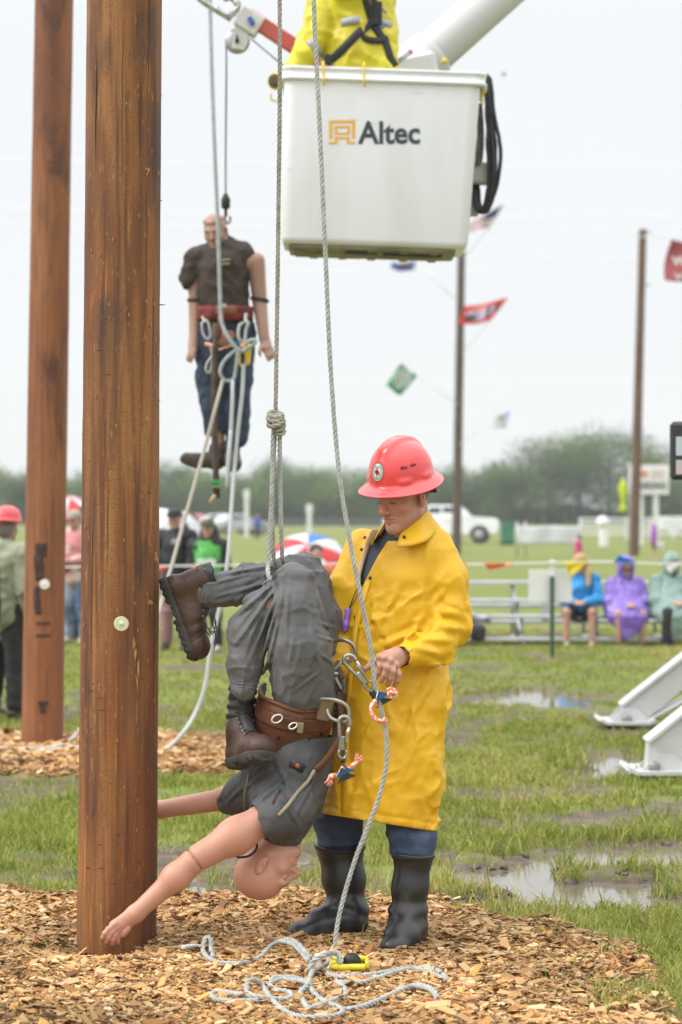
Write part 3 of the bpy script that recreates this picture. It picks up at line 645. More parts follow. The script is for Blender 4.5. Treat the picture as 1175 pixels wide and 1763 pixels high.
def wood_pole(label, base, lean, r0, r1, H, seed, m, tag_at, name='wooden_pole'):
    t = thing(name, label, 'pole', base, None); n, k = 72, 150; a = np.arange(n)/n*2*math.pi; V = []
    for i in range(k):
        z = -.25+(H+.25)*(i/(k-1))**1.25; rr = r0+(r1-r0)*max(z, 0)/H
        p = np.stack([np.cos(a)*2.2, np.sin(a)*2.2, np.full(n, z*.8)], -1); q = np.stack([np.cos(a)*7, np.sin(a)*7, np.full(n, z*.35)], -1); s_ = np.stack([np.cos(a)*5, np.sin(a)*5, np.full(n, z*9)], -1)
        R_ = rr*(1+.024*vnoise(p, seed)+.016*vnoise(q, seed+1)+.008*vnoise(s_, seed+2)-.03*np.clip(vnoise(q*1.6, seed+5)-.62, 0, 1))
        V.append(np.stack([base[0]+lean*z+R_*np.cos(a), base[1]+R_*np.sin(a), np.full(n, z)], -1))
    V = np.vstack(V); i, j = np.meshgrid(np.arange(k-1), np.arange(n), indexing='ij'); b = (i*n+j).ravel(); b2 = (i*n+(j+1) % n).ravel()
    Q = np.stack([b, b2, b2+n, b+n], -1); Vc = np.vstack([V, [[base[0]+lean*H, base[1], H+.02]]]); T = np.stack([(k-1)*n+np.arange(n), (k-1)*n+(np.arange(n)+1) % n, np.full(n, len(V))], -1)
    V0 = Vc-np.array(base)                              # shaft in its own coordinates, so the grain starts at the pole's foot
    o = bpy.data.objects.new('shaft', mesh_np('shaft', V0, quads=Q, tris=T)); C.objects.link(o); o.parent = t; o.data.materials.append(m)
    def surf(px_ang, z, off=0.0): rr = r0+(r1-r0)*z/H+off; return np.array([base[0]+lean*z+rr*math.cos(px_ang), base[1]+rr*math.sin(px_ang), z])
    return t, surf
PM1 = pole_mat('weathered_pole_wood', (.30,.142,.050), (.19,.072,.026), (.105,.045,.024), (.055,.038,.031), (.235,.078,.022), (4.3,1,2), .03)
PM2 = pole_mat('reddish_pole_wood', (.31,.135,.06), (.245,.095,.04), (.18,.07,.032), (.11,.052,.034), (.27,.105,.042), (5,2,7), .02)
b1 = P(201, 1640, 8.84); b1[2] = 0; lean1 = (215.5-201)/1645
MAIN_B = b1
mp_, surf1 = wood_pole('thick brown stained climbing pole with a pale round tag, rising from the wood chips', b1, lean1, .1455, .118, 9.5, 5, PM1, None)
plast = mat('pale_plastic', (.62,.62,.42), rough=.35); white_pl = mat('white_plastic', (.75,.75,.7), rough=.4)
def round_tag(parent, c, nrml, r, m):
    mb = MB(); R = frame(nrml); mb.lathe([(r*.2, -.01),(r*.98, -.006),(r, .001),(r*.93, .0035),(r*.8, .002),(r*.55, .0045),(r*.2, .003),(r*.16, .006),(r*.02, .0065)], c, 28, R); put('round_tag', mb, m, parent)
z1 = float(P(209, 1074, 8.7)[2]); an = -math.pi/2+.14; s1 = surf1(an, z1, .002); round_tag(mp_, s1, (math.cos(an), math.sin(an), 0), .027, plast)
# splinters standing off the shaft and torn spots left by climbing spurs
mb = MB(); rr_ = np.random.default_rng(3)
for (py, L) in ((160,.012),(345,.01),(525,.028),(600,.01),(745,.012),(845,.014),(1010,.01),(240,.008),(690,.007),(1210,.008)):
    z = CAMH-(py-CY)/FPX*8.84; a = rr_.normal(-.05, .12); s0 = surf1(a, z, -.004); d = nrm((math.cos(a), math.sin(a), rr_.normal(0, .4))); mb.tube([s0, s0+d*L*.6, s0+d*L+A(0,0,.004)], [.0028,.0022,.0006], 5)
for k in range(46):
    a = rr_.uniform(-math.pi+.25, -.2); z = rr_.uniform(.3, 3.3); s0 = surf1(a, z, .0005); L = rr_.uniform(.006,.026)
    mb.tube([s0-A(0,0,L*.5), s0+A(math.cos(a)*.003, math.sin(a)*.003, 0), s0+A(0,0,L*.5)], [.0008, rr_.uniform(.0015,.0035), .0006], 5)
for (px, py, L) in ((252,293,.02),(252,720,.022),(265,955,.03),(256,1040,.02),(232,1130,.05),(236,1165,.07)):
    x = (px-CX)/FPX*8.72; z = CAMH-(py-CY)/FPX*8.72; rad = .1455-.0275*z/9.5; cx = b1[0]+lean1*z; a = -math.acos(np.clip((x-cx)/rad, -1, 1)); s0 = surf1(a, z, .0005)
    for q in range(4):
        o_ = A(rr_.normal(0,.004), 0, rr_.normal(0,L*.4)); mb.tube([s0+o_-A(0,0,L*.5), s0+o_+A(math.cos(a)*.004, math.sin(a)*.004, 0), s0+o_+A(rr_.normal(0,.006),-.004,L*.5)], [.001,.0034,.0008], 5)
put('splinters', mb, mat('raw_splinter_wood', (.42,.21,.06), rough=.6), mp_)
# drying checks running with the grain
mb = MB()
for k in range(9):
    a = rr_.uniform(-math.pi+.3, -.25); z0 = rr_.uniform(.4, 3.2); L = rr_.uniform(.2, .8); zs = np.linspace(z0, z0+L, 14); w = np.sin(np.linspace(.05, math.pi-.05, 14))*rr_.uniform(.0012, .0022)
    mb.tube(np.array([surf1(a+.012*math.sin(z*9+k)+.006*math.sin(z*31), z, .0012) for z in zs]), w, 5)
put('drying_checks', mb, mat('dark_check', (.03,.02,.014), rough=.9), mp_)['kind'] = 'stuff'
# short dark gaff cuts
mb = MB()
for k in range(90):
    a = rr_.uniform(-math.pi+.15, -.15); z = abs(rr_.normal(0, 1.2)) % 3.5+.15; s0 = surf1(a, z, .0006); tg = A(-math.sin(a), math.cos(a), 0); L = rr_.uniform(.004,.016)
    mb.tube([s0-tg*L, s0+A(0,0,rr_.normal(0,.002)), s0+tg*L], [.0004,.0016,.0004], 4)
put('gaff_cuts', mb, mat('dark_cut_wood', (.05,.028,.016), rough=.8), mp_)
b2 = P(73, 1283, 16.66); b2[2] = 0; lean2 = (93.5-73)/1283
lp_, surf2 = wood_pole('reddish brown pole with dark branded marks and a white tag, behind the thick pole', b2, lean2, .143, .124, 9.5, 15, PM2, None)
an = -math.pi/2+.12; s2 = surf2(an, float(P(77, 1006, 16.5)[2]), .003); round_tag(lp_, s2, (math.cos(an), math.sin(an), 0), .035, white_pl)
brand = mat('burnt_brand', (.075,.045,.03), rough=.9, col2=(.03,.02,.018), nscale=22, lo=.35, hi=.65)
def brand_patch(px0, px1, py0, py1, wv=0.0):
    mb = MB(); g = []
    for py in np.linspace(py0, py1, 12):
        z = float(P(0, py, 16.53)[2]); row = []
        for u in np.linspace(0, 1, 7):
            px = px0+(px1-px0)*u+wv*math.sin(py*.09+u); x = (px-CX)/FPX*16.53; rad = .143-.019*z/9.5; a = -math.acos(np.clip((x-b2[0]-lean2*z)/rad, -.99, .99)); row.append(surf2(a, z, .003))
        g.append(row)
    mb.sheet(g, .003); put('brand_mark', mb, brand, lp_)
brand_patch(61, 81, 935, 958); brand_patch(60, 75, 958, 1000, 1.5); brand_patch(60, 70, 1008, 1057, 1.5); brand_patch(63, 86, 1071, 1075); brand_patch(62, 87, 1092, 1096); brand_patch(67, 83, 1207, 1215); brand_patch(70, 80, 1215, 1228)
# crossarm above the picture that carries the two lines
arm_m = mat('crossarm_wood', (.2,.1,.045), rough=.7, col2=(.12,.06,.03), nscale=6, stretch=(.3,3,3))
zt = 5.6; mb = MB(); mb.box((b1[0]+lean1*zt+.55, 8.83-.17, zt), (2.2, .09, .115), bev=.008); put('crossarm', mb, arm_m, mp_)
mb = MB(); 
for x in (-.235, -.055): mb.tube([(x, 8.72, zt-.05),(x, 8.72, zt-.16)], .012, 8); mb.lathe([(.01,-.018),(.05,-.016),(.04,0),(.05,.016),(.01,.018)], (x, 8.72, zt-.19), 16, roty(math.pi/2))
put('pulley', mb, mat('dull_steel', (.3,.3,.3), rough=.4, metal=.9), mp_)
# ------------------------------------------------------------------ utility poles, flags, lines
gp = pole_mat('grey_pole_wood', (.135,.105,.082), (.10,.078,.06), (.075,.058,.046), (.05,.04,.033), (.12,.085,.06))
rp = pole_mat('brown_pole_wood', (.17,.10,.066), (.14,.08,.052), (.10,.06,.04), (.07,.045,.033), (.16,.085,.05))
def upole(pxt, pyt, pxb, pyb, m, label, hgt=None):
    b = G(pxb, pyb); d = b[1]; H = CAMH-(pyt-CY)/FPX*d; ln = (pxt-pxb)/(pyb-pyt); t, s = wood_pole(label, b, ln, .185, .14, H, int(pxb), m, None, 'utility_pole'); return t, s, b, ln, H
u1 = upole(797, 300, 786, 953, gp, 'grey utility pole carrying four small flags, below the white bucket')
u2 = upole(1107, 395, 1092, 957, rp, 'brown utility pole without flags beside the parking sign')
steel = mat('galvanised_steel', (.45,.46,.47), rough=.45, metal=.7)
mb = MB()
for py in (396, 487): z = CAMH-(py-CY)/FPX*u2[2][1]; x = u2[2][0]+u2[3]*z; mb.tube([(x, u2[2][1], z+.05),(x+.33, u2[2][1], z-.12)], .03, 6)
put('pin', mb, steel, u2[0])
lm = mat('line_wire', (.78,.79,.80), rough=.6)
for k, (py, py2, r, w) in enumerate(((262,300,.035,'lowest sagging'),(345,383,.03,'second from the top'),(352,392,.03,'close paired'),(377,405,.03,'third'),(430,455,.025,'middle'),(462,468,.03,'lower'),(655,660,.02,'low'),(742,743,.02,'bottom'))):
    d = 118; pts = []
    for u in np.linspace(0, 1, 9): px = -900+2900*u; pts.append(P(px, py+(py2-py)*u+16*(1-(2*u-1)**2)-12, d))
    mb = MB(); mb.tube(pts, r*.8, 5)
    solo('power_line', mb, lm, ['topmost faint wire across the sky beside the bucket','upper wire of the pair crossing behind the bucket','lower wire of the pair crossing behind the bucket','faint wire crossing just above the second utility pole top','faint wire crossing near the hanging dummy’s chest'.replace('’',"'"),'faint wire crossing just below the bucket floor','faint wire crossing level with the green flag','faint wire crossing just above the treeline'][k], 'wire', loc=tuple(pts[0]), group='wires across the sky')
cloth = lambda n: mat(n, (1,1,1), rough=.75, attr='Col', trans=.35)
fl_mat = cloth('flag_cloth'); pole_white = mat('flag_staff', (.62,.63,.64), rough=.5)
def flag(label, quad, colf, pole_from, pole_to, seed, d, nu=40, nv=24, wave=.12, name='flag'):
    # quad: corners of the cloth in pixels (hoist top, fly top, fly bottom, hoist bottom)
    q = [P(a, b, d) for a, b in quad]; u = np.linspace(0, 1, nu)[:, None, None]; v = np.linspace(0, 1, nv)[None, :, None]
    g = (1-u)*(1-v)*q[0]+u*(1-v)*q[1]+u*v*q[2]+(1-u)*v*q[3]
    uu, vv = np.broadcast_arrays(u[..., 0], v[..., 0]); g = g.copy(); g[..., 1] += wave*np.sin(uu*7+vv*2+seed)*(.3+uu)*2; g[..., 2] += wave*.35*np.sin(uu*5+seed)*(.2+uu)
    t = thing(name, label, 'flag', tuple(P(*pole_from, d)), None)
    mb = MB(); mb.sheet(g, .008, cols=colf(uu, vv)); put('cloth', mb, fl_mat, t, attr=True)
    mb = MB(); mb.tube([P(*pole_from, d+.15), P(*pole_to, d)], .018, 6); put('staff', mb, pole_white, t); return t
def paint(base, *rules):
    def f(u, v):
        c = np.tile(np.array(base, float), (*u.shape, 1))
        for cond, col in rules: c[cond(u, v)] = col
        return c
    return f
WHT, RED, NVY, GRN = (.78,.78,.79), (.78,.05,.05), (.06,.075,.18), (.02,.32,.13)
flag('striped flag with a dark blue corner, just below the black hoses', [(868,352),(805,385),(798,398),(842,393)], paint(WHT, (lambda u, v: (np.floor(v*9) % 2 == 0), (.5,.10,.13)), (lambda u, v: (u < .48) & (v < .55), NVY)), (799,446), (874,352), 1, 90.5)
flag('plain blue flag fluttering below the left half of the bucket', [(716,450),(676,452),(672,464),(718,466)], paint((.10,.13,.38), (lambda u, v: ((u-.45)**2/.05+(v-.1)**2/.08 < 1), (.5,.33,.25)), (lambda u, v: (u < .12) & (v > .5), WHT)), (790,520), (716,456), 2, 90.5)
flag('red bordered flag with a pale centre and dark figure', [(876,512),(800,530),(789,562),(845,552)], paint(RED, (lambda u, v: (((u-.52)/.38)**2+((v-.5)/.36)**2 < 1), (.62,.60,.72)), (lambda u, v: (((u-.62)/.22)**2+((v-.30)/.14)**2 < 1), (.75,.42,.45)), (lambda u, v: (((u-.72)/.19)**2+((v-.68)/.15)**2 < 1), (.05,.05,.06)), (lambda u, v: (abs(u-.30+.25*(v-.5)) < .05) & (v > .2) & (v < .85), (.07,.07,.09)), (lambda u, v: (u < .17) & (abs(v-.45) < .12), (.12,.07,.08))), (797,608), (874,514), 3, 90.5)
flag('small green and white flag hanging low on the grey pole', [(719,646),(690,628),(664,665),(690,681)], paint(GRN, (lambda u, v: (((u-.5)/.42)**2+((v-.45)/.42)**2 < 1) & (np.sin(u*23+v*9)*np.sin(v*21-u*6) > -.35), WHT)), (789,697), (719,648), 4, 90.5)
flag('pale white and blue flag, lowest on the grey pole', [(878,707),(852,716),(850,739),(872,737)], paint((.74,.76,.80), (lambda u, v: (u < .35) & (v < .35), (.42,.55,.85)), (lambda u, v: (((u-.55)/.18)**2+((v-.32)/.16)**2 < 1), (.65,.42,.12))), (790,766), (880,706), 5, 90.5, wave=.08)
# red banner cut by the right edge of the photograph
def banner():
    d = 62.0; t = thing('hanging_banner', 'dusty red cloth banner with white lettering strung above the parking sign', 'banner', tuple(P(1157, 412, d)))
    nu, nv = 20, 20; g = np.zeros((nu, nv, 3))
    for a in range(nu):
        for b in range(nv):
            u, v = a/(nu-1), b/(nv-1); px = 1157+70*u-(13*math.sin(v*1.9))*(1-u); py = 412+2*u+70*v+3*math.sin(u*6); g[a, b] = P(px, py, d); g[a, b, 1] += .12*math.sin(v*3+u*4)
    mb = MB(); mb.sheet(g, .01); put('cloth', mb, mat('faded_red_cloth', (.42,.10,.11), rough=.7, trans=.35), t)
    wl = mat('white_lettering', (.72,.70,.70), rough=.6)
    for txt, px, py, w, h in (('WES', 1182, 449, 50, 16), ('VO', 1178, 476, 34, 11)):
        Vt, F = text_mesh(txt, w/FPX*d, h/FPX*d, .03); c = P(px, py, d-.2); mb = MB(); mb.add(np.stack([Vt[:,0], -Vt[:,2]*2, Vt[:,1]], 1)+c, F, False); put('lettering', mb, wl, t)
    mb = MB(); mb.tube([P(1090, 406, d), P(1157, 412, d), P(1240, 414, d)], .012, 5); mb.tube([P(1240, 414, d), A(*P(1240, 414, d)[:2], -.1)], .06, 8); put('staff', mb, pole_white, t)
banner()
# ================================================================== AERIAL LIFT
gel = mat('white_gelcoat', (.80,.80,.86), rough=.28, col2=(.73,.73,.765), nscale=3, stretch=(1.6,1.6,.35), lo=.45, hi=.7, coat=.25)
pwhite = mat('white_paint', (.56,.56,.56), rough=.38, col2=(.47,.47,.45), nscale=4, lo=.5, hi=.75)
dirt_bounce = mat('dirt_bounce_underside', (.32,.29,.19), rough=.7, col2=(.20,.18,.12), nscale=5)  # grime plus the green light thrown up by the grass, both in the colour
blk = mat('black_rubber', (.018,.018,.02), rough=.55, col2=(.03,.03,.032), nscale=20)
yel = mat('yellow_plastic', (.72,.52,.04), rough=.4)
slate = mat('dark_lettering', (.035,.05,.055), rough=.45); amber = mat('amber_logo', (.72,.40,.06), rough=.45)
redp = mat('red_fibreglass', (.52,.085,.07), rough=.45, col2=(.45,.09,.075), nscale=9)
alu = mat('cast_aluminium', (.55,.56,.56), rough=.38, metal=.75, col2=(.42,.43,.44), nscale=12)
DB = 14.75; SB = FPX/DB; TL = math.radians(2.0)
bc = P(655, 272, DB); RB = roty(TL)                       # tilts clockwise as seen from the camera
L3 = lambda x, y, z: RB@A(x, y, z)+bc+A(0, .30, 0)        # bucket coordinates: x right, y away, z up, origin in its middle
lift = thing('aerial_lift', 'big white lift bucket with its white boom and red jib, high over the field', 'bucket lift', tuple(bc))
def rrect(hx, hy, r, n=6):
    out_ = []
    for (sx, sy, a0) in ((1,1,0),(-1,1,90),(-1,-1,180),(1,-1,270)):
        for k in range(n+1): a = math.radians(a0+90*k/n); out_.append((sx*(hx-r)+r*math.cos(a), sy*(hy-r)+r*math.sin(a)))
    return np.array(out_)
def loft(mb, secs, m=0, cap0=True, cap1=True):            # secs: (hx, hy, r, z, xoff)
    rows = [np.array([L3(x+xo, y, z) for x, y in rrect(hx, hy, r)]) for hx, hy, r, z, xo in secs]; n = len(rows[0]); F = []
    for i in range(len(rows)-1):
        for k in range(n): F.append((i*n+k, i*n+(k+1) % n, (i+1)*n+(k+1) % n, (i+1)*n+k))
    if cap0: F.append(tuple(range(n))[::-1])
    if cap1: F.append(tuple((len(rows)-1)*n+k for k in range(n)))
    mb.add(np.vstack(rows), F, True, m)
hb = .525
mb = MB(); loft(mb, [(.46,.21,.05,-.545,-.03),(.555,.285,.06,-.525,-.018),(.570,.294,.065,-.495,-.015),(.598,.303,.075,.44,-.003),(.603,.305,.075,.475,0)], cap1=False); put('bucket_shell', mb, gel, lift)
mb = MB(); loft(mb, [(.606,.307,.075,.455,.004),(.628,.325,.08,.462,.006),(.632,.328,.08,.475,.006),(.622,.322,.08,.478,.006),(.62,.32,.08,.52,.006),(.627,.326,.08,.526,.006),(.627,.326,.08,.54,.006),(.60,.30,.07,.543,.004),(.585,.288,.07,.53,.004),(.575,.28,.07,.40,0)], cap0=False, cap1=False); put('bucket_rim', mb, gel, lift)
mb = MB(); loft(mb, [(.575,.28,.07,.40,0),(.57,.278,.07,.395,0)]); put('liner_floor', mb, gel, lift)
mb = MB(); loft(mb, [(.42,.20,.04,-.565,-.03),(.51,.26,.05,-.555,-.03),(.51,.26,.05,-.535,-.03)]); 
for x in (-.36, -.18, .0, .2, .38): mb.box(L3(x-.03, 0, -.555), (.05, .48, .03), RB)
mb.box(L3(-.30,-.08,-.575), (.4,.22,.02), RB); put('bucket_base', mb, dirt_bounce, lift)
mb = MB(); mb.box(L3(.22,-.15,-.568), (.36,.1,.02), RB); mb.box(L3(-.1,-.2,-.57), (.2,.06,.02), RB); put('skid_pad', mb, blk, lift)
# logo and lettering on the front face: (pixel x, pixel y) in the photograph -> face
def face(px, py, off): x = (px-655)/SB; z = -(py-272)/SB; xl = x*math.cos(TL)-z*math.sin(TL)*1; zl = z; yy = -.303+.013*(zl < 9)*(.44-zl)/.94; return L3(x*math.cos(TL)-z*math.sin(TL), yy-off, z*math.cos(TL)+x*math.sin(TL))
q0 = lambda X_, Y_: (430+X_/2.35, Y_/2.35)
mb = MB()
def bar(x0, y0, x1, y1):
    a, b = q0(x0, y0), q0(x1, y1); V = [face(a[0], b[1], .001), face(b[0], b[1], .001), face(b[0], a[1], .001), face(a[0], a[1], .001)]; V2 = [face(a[0], b[1], .004), face(b[0], b[1], .004), face(b[0], a[1], .004), face(a[0], a[1], .004)]
    mb.add(np.array(V+V2), [(4,5,6,7),(0,1,5,4),(1,2,6,5),(2,3,7,6),(3,0,4,7)], False)
for r_ in ((322,486,427,498),(322,498,335,561),(414,498,427,561),(344,508,406,518),(344,518,355,545),(395,518,406,545),(355,536,395,545),(344,553,406,563),(344,563,357,573),(393,563,406,573),(321,573,357,583),(393,573,428,583)): bar(*r_)
put('logo', mb, amber, lift)
Vt, F = text_mesh('Altec', 252, 94, .026, 2); mb = MB(); V = []
for v in Vt: p = q0(564+v[0], 537-v[1]); V.append(face(p[0], p[1], .003+v[2]*.001))
mb.add(V, F, False); put('lettering', mb, slate, lift)
# scuffs on the shell
mb = MB(); rs = np.random.default_rng(5)
for (px, py, L, a) in ((640,140,6,.3),(643,213,12,-.1),(610,205,10,.1),(620,323,14,.15),(490,175,5,1.4),(495,290,8,.2),(778,325,7,.6),(560,380,9,.1),(700,390,6,.3),(720,160,8,.05)):
    p0 = face(px-L*math.cos(a), py-L*math.sin(a), .0012); p1 = face(px+L*math.cos(a), py+L*math.sin(a), .0012); mb.tube([p0, (p0+p1)/2, p1], [.0005,.0016,.0005], 4)
put('scuff', mb, mat('scuff_grey', (.45,.45,.44), rough=.6), lift)
# yellow hooks over the rim
def hook(px, py0, py1, y):
    a = P(px, py0, DB+y); b = P(px+1, py1, DB+y); mb = MB(); pts = catmull([a+A(0,.05,.02), a+A(0,.0,.035), a+A(0,-.02,0), (a+b)/2+A(0,-.02,0), b+A(0,-.02,.02), b+A(0,-.05,.0), b+A(0,-.075,.035)], .01); mb.tube(pts, .0075, 8); put('hook', mb, yel, lift)
hook(557, 116, 148, -.03); hook(627, 118, 150, -.03)
mb = MB(); mb.lathe([(.02,-.03),(.05,-.028),(.055,0),(.05,.028),(.02,.03)], P(476,140,DB+.3), 14, rotx(math.pi/2)); put('roller', mb, yel, lift)
mb = MB(); mb.lathe([(.015,-.034),(.04,-.034),(.04,.0),(.02,.0)], P(473,138,DB+.24), 14, rotx(math.pi/2)); put('roller_rope', mb, mat('brown_cord', (.10,.07,.03), rough=.8), lift)
mb = MB(); mb.tube(catmull([P(480,150,DB+.3), P(482,168,DB+.3), P(476,174,DB+.3), P(468,172,DB+.3), P(466,160,DB+.3)], .01), .007, 7); put('side_hook', mb, mat('pale_yellow_plastic', (.7,.62,.25), rough=.4), lift)
mb = MB(); mb.lathe([(.02,-.03),(.05,-.028),(.055,0),(.05,.028),(.02,.03)], P(824,152,DB+.25), 14, rotx(math.pi/2)); mb.tube(catmull([P(818,160,DB+.25), P(830,166,DB+.25), P(830,180,DB+.25)], .01), .008, 6); put('roller', mb, yel, lift)
# boom with its collar
b0, b1_ = P(690, 142, DB+1.0), P(1116, -240, DB+1.35); ax = nrm(b1_-b0); RBm = frame(ax)
mb = MB(); mb.lathe([(.05,-.05),(.13,-.02),(.141,.0),(.141,float(np.linalg.norm(b1_-b0))),(.05,float(np.linalg.norm(b1_-b0))+.02)], b0+ax*.02, 28, RBm); put('boom', mb, mat('boom_gelcoat', (.56,.56,.57), rough=.35), lift)
mb = MB(); mb.lathe([(.05,-.14),(.155,-.12),(.165,-.05),(.168,.25),(.160,.275),(.142,.28)], b0+ax*.02, 28, RBm, sx=1.0, sy=1.0); put('boom_collar', mb, pwhite, lift)
mb = MB(); pz = P(766, 105, DB+.84); mb.lathe([(.005,-.012),(.02,-.01),(.02,.012),(.005,.014)], pz, 10, rotx(math.pi/2)); put('grease_fitting', mb, yel, lift)
# pivot and leveling bracket between boom and bucket
mb = MB(); mb.box(P(720, 190, DB+.78), (.35,.2,.7), roty(-.2), bev=.03); put('pivot_bracket', mb, pwhite, lift)
mb = MB(); mb.box(P(821, 299, DB+.62), (.17,.12,.135), RB, bev=.012); mb.box(P(812, 345, DB+.68), (.1,.1,.2), RB, bev=.012); put('valve_box', mb, mat('grey_painted_steel', (.42,.42,.40), rough=.5), lift)
# black hydraulic hoses hanging in a loop
for k in range(5):
    o_ = A((k-2)*.011, .03*(k % 2), .0); w = 1+.05*(k % 3)
    pts = [P(826,132,DB+.5)+o_, P(838,136,DB+.5)+o_, P(845,200,DB+.5)+o_*w, P(850+2*math.sin(k*2),260,DB+.5)+o_*1.6, P(848,320,DB+.52)+o_*1.2, P(834,364-2*(k % 2),DB+.55)+o_*.6, P(822,352,DB+.6)+o_*.6, P(817,310,DB+.65)+o_]
    p = catmull(pts, .02); p += .005*fbm(p*13, 2, k)[:, None]; mb = MB(); mb.tube(p, .0125 if k != 2 else .015, 8); put('hose', mb, blk, lift)
mb = MB()
for k in range(3): rope(mb, catmull([P(822+3*k,178,DB+.55), P(825+3*k-2*(k%2),225,DB+.55), P(822+4*k,262,DB+.55), P(821+3*k,285,DB+.55)], .01)+A(0,.012*k,0), .013, m=0)
put('rope_hank', mb, mat('dirty_rope', (.22,.19,.16), rough=.9, col2=(.12,.10,.085), nscale=25), lift)
# red jib, its head and the winch pulley
j0, j1 = P(590, 134, DB+.75), P(425, 26, DB+.75); ja = nrm(j1-j0); RJ = np.stack([ja, A(0,1,0), np.cross(ja, A(0,1,0))], 1)
mb = MB(); Lj = np.linalg.norm(j1-j0); mb.box((j0+j1)/2, (Lj, .07, .098), RJ, bev=.008); put('jib_arm', mb, redp, lift)
mb = MB(); h_ = P(507, 86, DB+.713); mb.lathe([(.004,-.003),(.012,-.003),(.012,.004),(.004,.004)], h_, 12, rotx(math.pi/2)); put('pin_hole', mb, blk, lift)
hc = P(430, 38, DB+.75); mb = MB(); mb.box(hc, (.16, .11, .135), RJ, bev=.008); put('jib_head', mb, pwhite, lift)
mb = MB(); mb.box(P(433, 36, DB+.68), (.055,.03,.03), RJ@roty(.5), bev=.004); put('blue_pin', mb, mat('blue_paint', (.03,.10,.42), rough=.4), lift)
mb = MB(); pc = P(409, 71, DB+.75); mb.lathe([(.02,-.02),(.078,-.018),(.08,-.014),(.066,-.004),(.066,.004),(.08,.014),(.078,.018),(.02,.02)], pc, 28, rotx(math.pi/2)); put('pulley_wheel', mb, mat('pulley_steel', (.40,.40,.41), rough=.4, metal=.6), lift)
mb = MB()
for y in (-.03, .03): mb.prism([(-.045,-.05),(.035,-.06),(.06,-.02),(.075,.085),(-.02,.1)], pc+A(.008,y,.0), np.stack([A(1,0,0), A(0,0,1), A(0,-1,0)], 1), .008)
put('pulley_cheek', mb, pwhite, lift)
mb = MB(); mb.tube([pc+A(0,-.045,0), pc+A(0,.045,0)], .012, 8); mb.prism([(0,.045),(.012,-.02),(-.012,-.02)], pc+A(0,-.042,0), np.stack([A(1,0,0), A(0,0,1), A(0,-1,0)], 1), .006); put('axle', mb, slate, lift)
# the steel roller frame at the jib tip
mb = MB(); tp = P(386, 8, DB+.75)
def jp(u, v, y=0.0): return tp+ja*u+RJ[:, 2]*v+A(0,y,0)
for y in (-.05, .05): mb.tube(catmull([jp(-.06,.055,y), jp(.16,.055,y), jp(.2,.0,y), jp(.16,-.055,y), jp(-.06,-.055,y), jp(-.085,0,y), jp(-.06,.055,y)], .015), .012, 7)
for u in (-.07, .02, .11): mb.tube([jp(u,-.05,-.06), jp(u,-.05,.06)], .022, 10); mb.tube([jp(u,.05,-.06), jp(u,.05,.06)], .016, 10)
put('roller_frame', mb, alu, lift)
mb = MB(); mb.tube([P(432, 66, DB+.72), P(520, 140, DB+.62)], .006, 6); put('winch_line', mb, mat('dark_green_line', (.10,.16,.15), rough=.7), lift)
# ------------------------------------------------------------------ outriggers and mirror of the truck that stands beyond the right edge
def outrigger(label, pts_plate, foot_c, d, pad_w, bolt, flange):
    t = thing('outrigger_leg', label, 'outrigger', tuple(A(*P(foot_c[0], foot_c[1], d)[:2], 0)), 'steel outrigger legs planted in the grass')
    R = np.stack([A(1,0,0), A(0,0,1), A(0,-1,0)], 1); poly = [((a-CX)/FPX*d, CAMH-(b-CY)/FPX*d) for a, b in pts_plate]
    mb = MB(); mb.prism(poly, (0, d, 0), R, .16); put('leg_plate', mb, pwhite, t)
    for (a, b, wd) in flange:                              # top and bottom flanges, standing proud
        p, q = P(*a, d), P(*b, d); ax_ = nrm(q-p); Rf = np.stack([ax_, A(0,1,0), np.cross(ax_, A(0,1,0))], 1); mb = MB(); mb.box((p+q)/2, (np.linalg.norm(q-p), .215, wd), Rf, bev=.006); put('flange', mb, pwhite, t)
    f = P(*foot_c, d); w = pad_w
    mb = MB(); g = np.zeros((9, 5, 3))
    for i in range(9):
        for j in range(5): u = i/8*2-1; v = j/4*2-1; g[i, j] = (f[0]+u*w, d+v*.24, .045+.026*max(abs(u)-.78, 0)/.22+.012*max(abs(v)-.6,0))
    mb.sheet(g, .022, smooth=False); put('foot_pad', mb, pwhite, t)
    mb = MB()
    for y in (-.1, .1): mb = MB(); mb.prism([(-.15,.0),(.15,.0),(.05,.10),(-.05,.10)], (f[0]+.03, d+y, .055), R, .018); put('foot_lug', mb, pwhite, t)
    bp = P(*bolt, d-.115); mb = MB(); mb.lathe([(.005,-.02),(.034,-.018),(.034,.018),(.005,.02)], bp, 14, rotx(math.pi/2)); put('pivot_bolt', mb, mat('dull_bolt', (.25,.25,.24), rough=.5, metal=.5), t)
    return t
outrigger('farther white outrigger leg, its upturned foot pad on the grass below the green poncho', [(1070,1215),(1180,1128),(1330,1010),(1400,1080),(1180,1180),(1108,1240),(1072,1243)], (1076,1250), 18.0, .20, (1080,1238), [((1068,1214),(1335,1004),.03),((1110,1241),(1400,1082),.025)])
outrigger('nearer white outrigger leg with a round pivot bolt, cut by the edge of the photo', [(1115,1276),(1180,1222),(1330,1105),(1420,1180),(1240,1325),(1120,1331),(1111,1322)], (1135,1336), 14.6, .21, (1127,1320), [((1112,1276),(1335,1098),.03)])
mirror = thing('truck_mirror', 'black framed truck mirror at the right edge beneath the red banner', 'mirror', tuple(P(1186, 775, 13.5)))
mb = MB(); mc = P(1189, 776, 13.5); Rm = rotz(-.25); mb.box(mc, (.225,.07,.325), Rm, bev=.02); put('housing_dark_reflection', mb, blk, mirror)  # bare black above the glass stands in for the dark reflection there
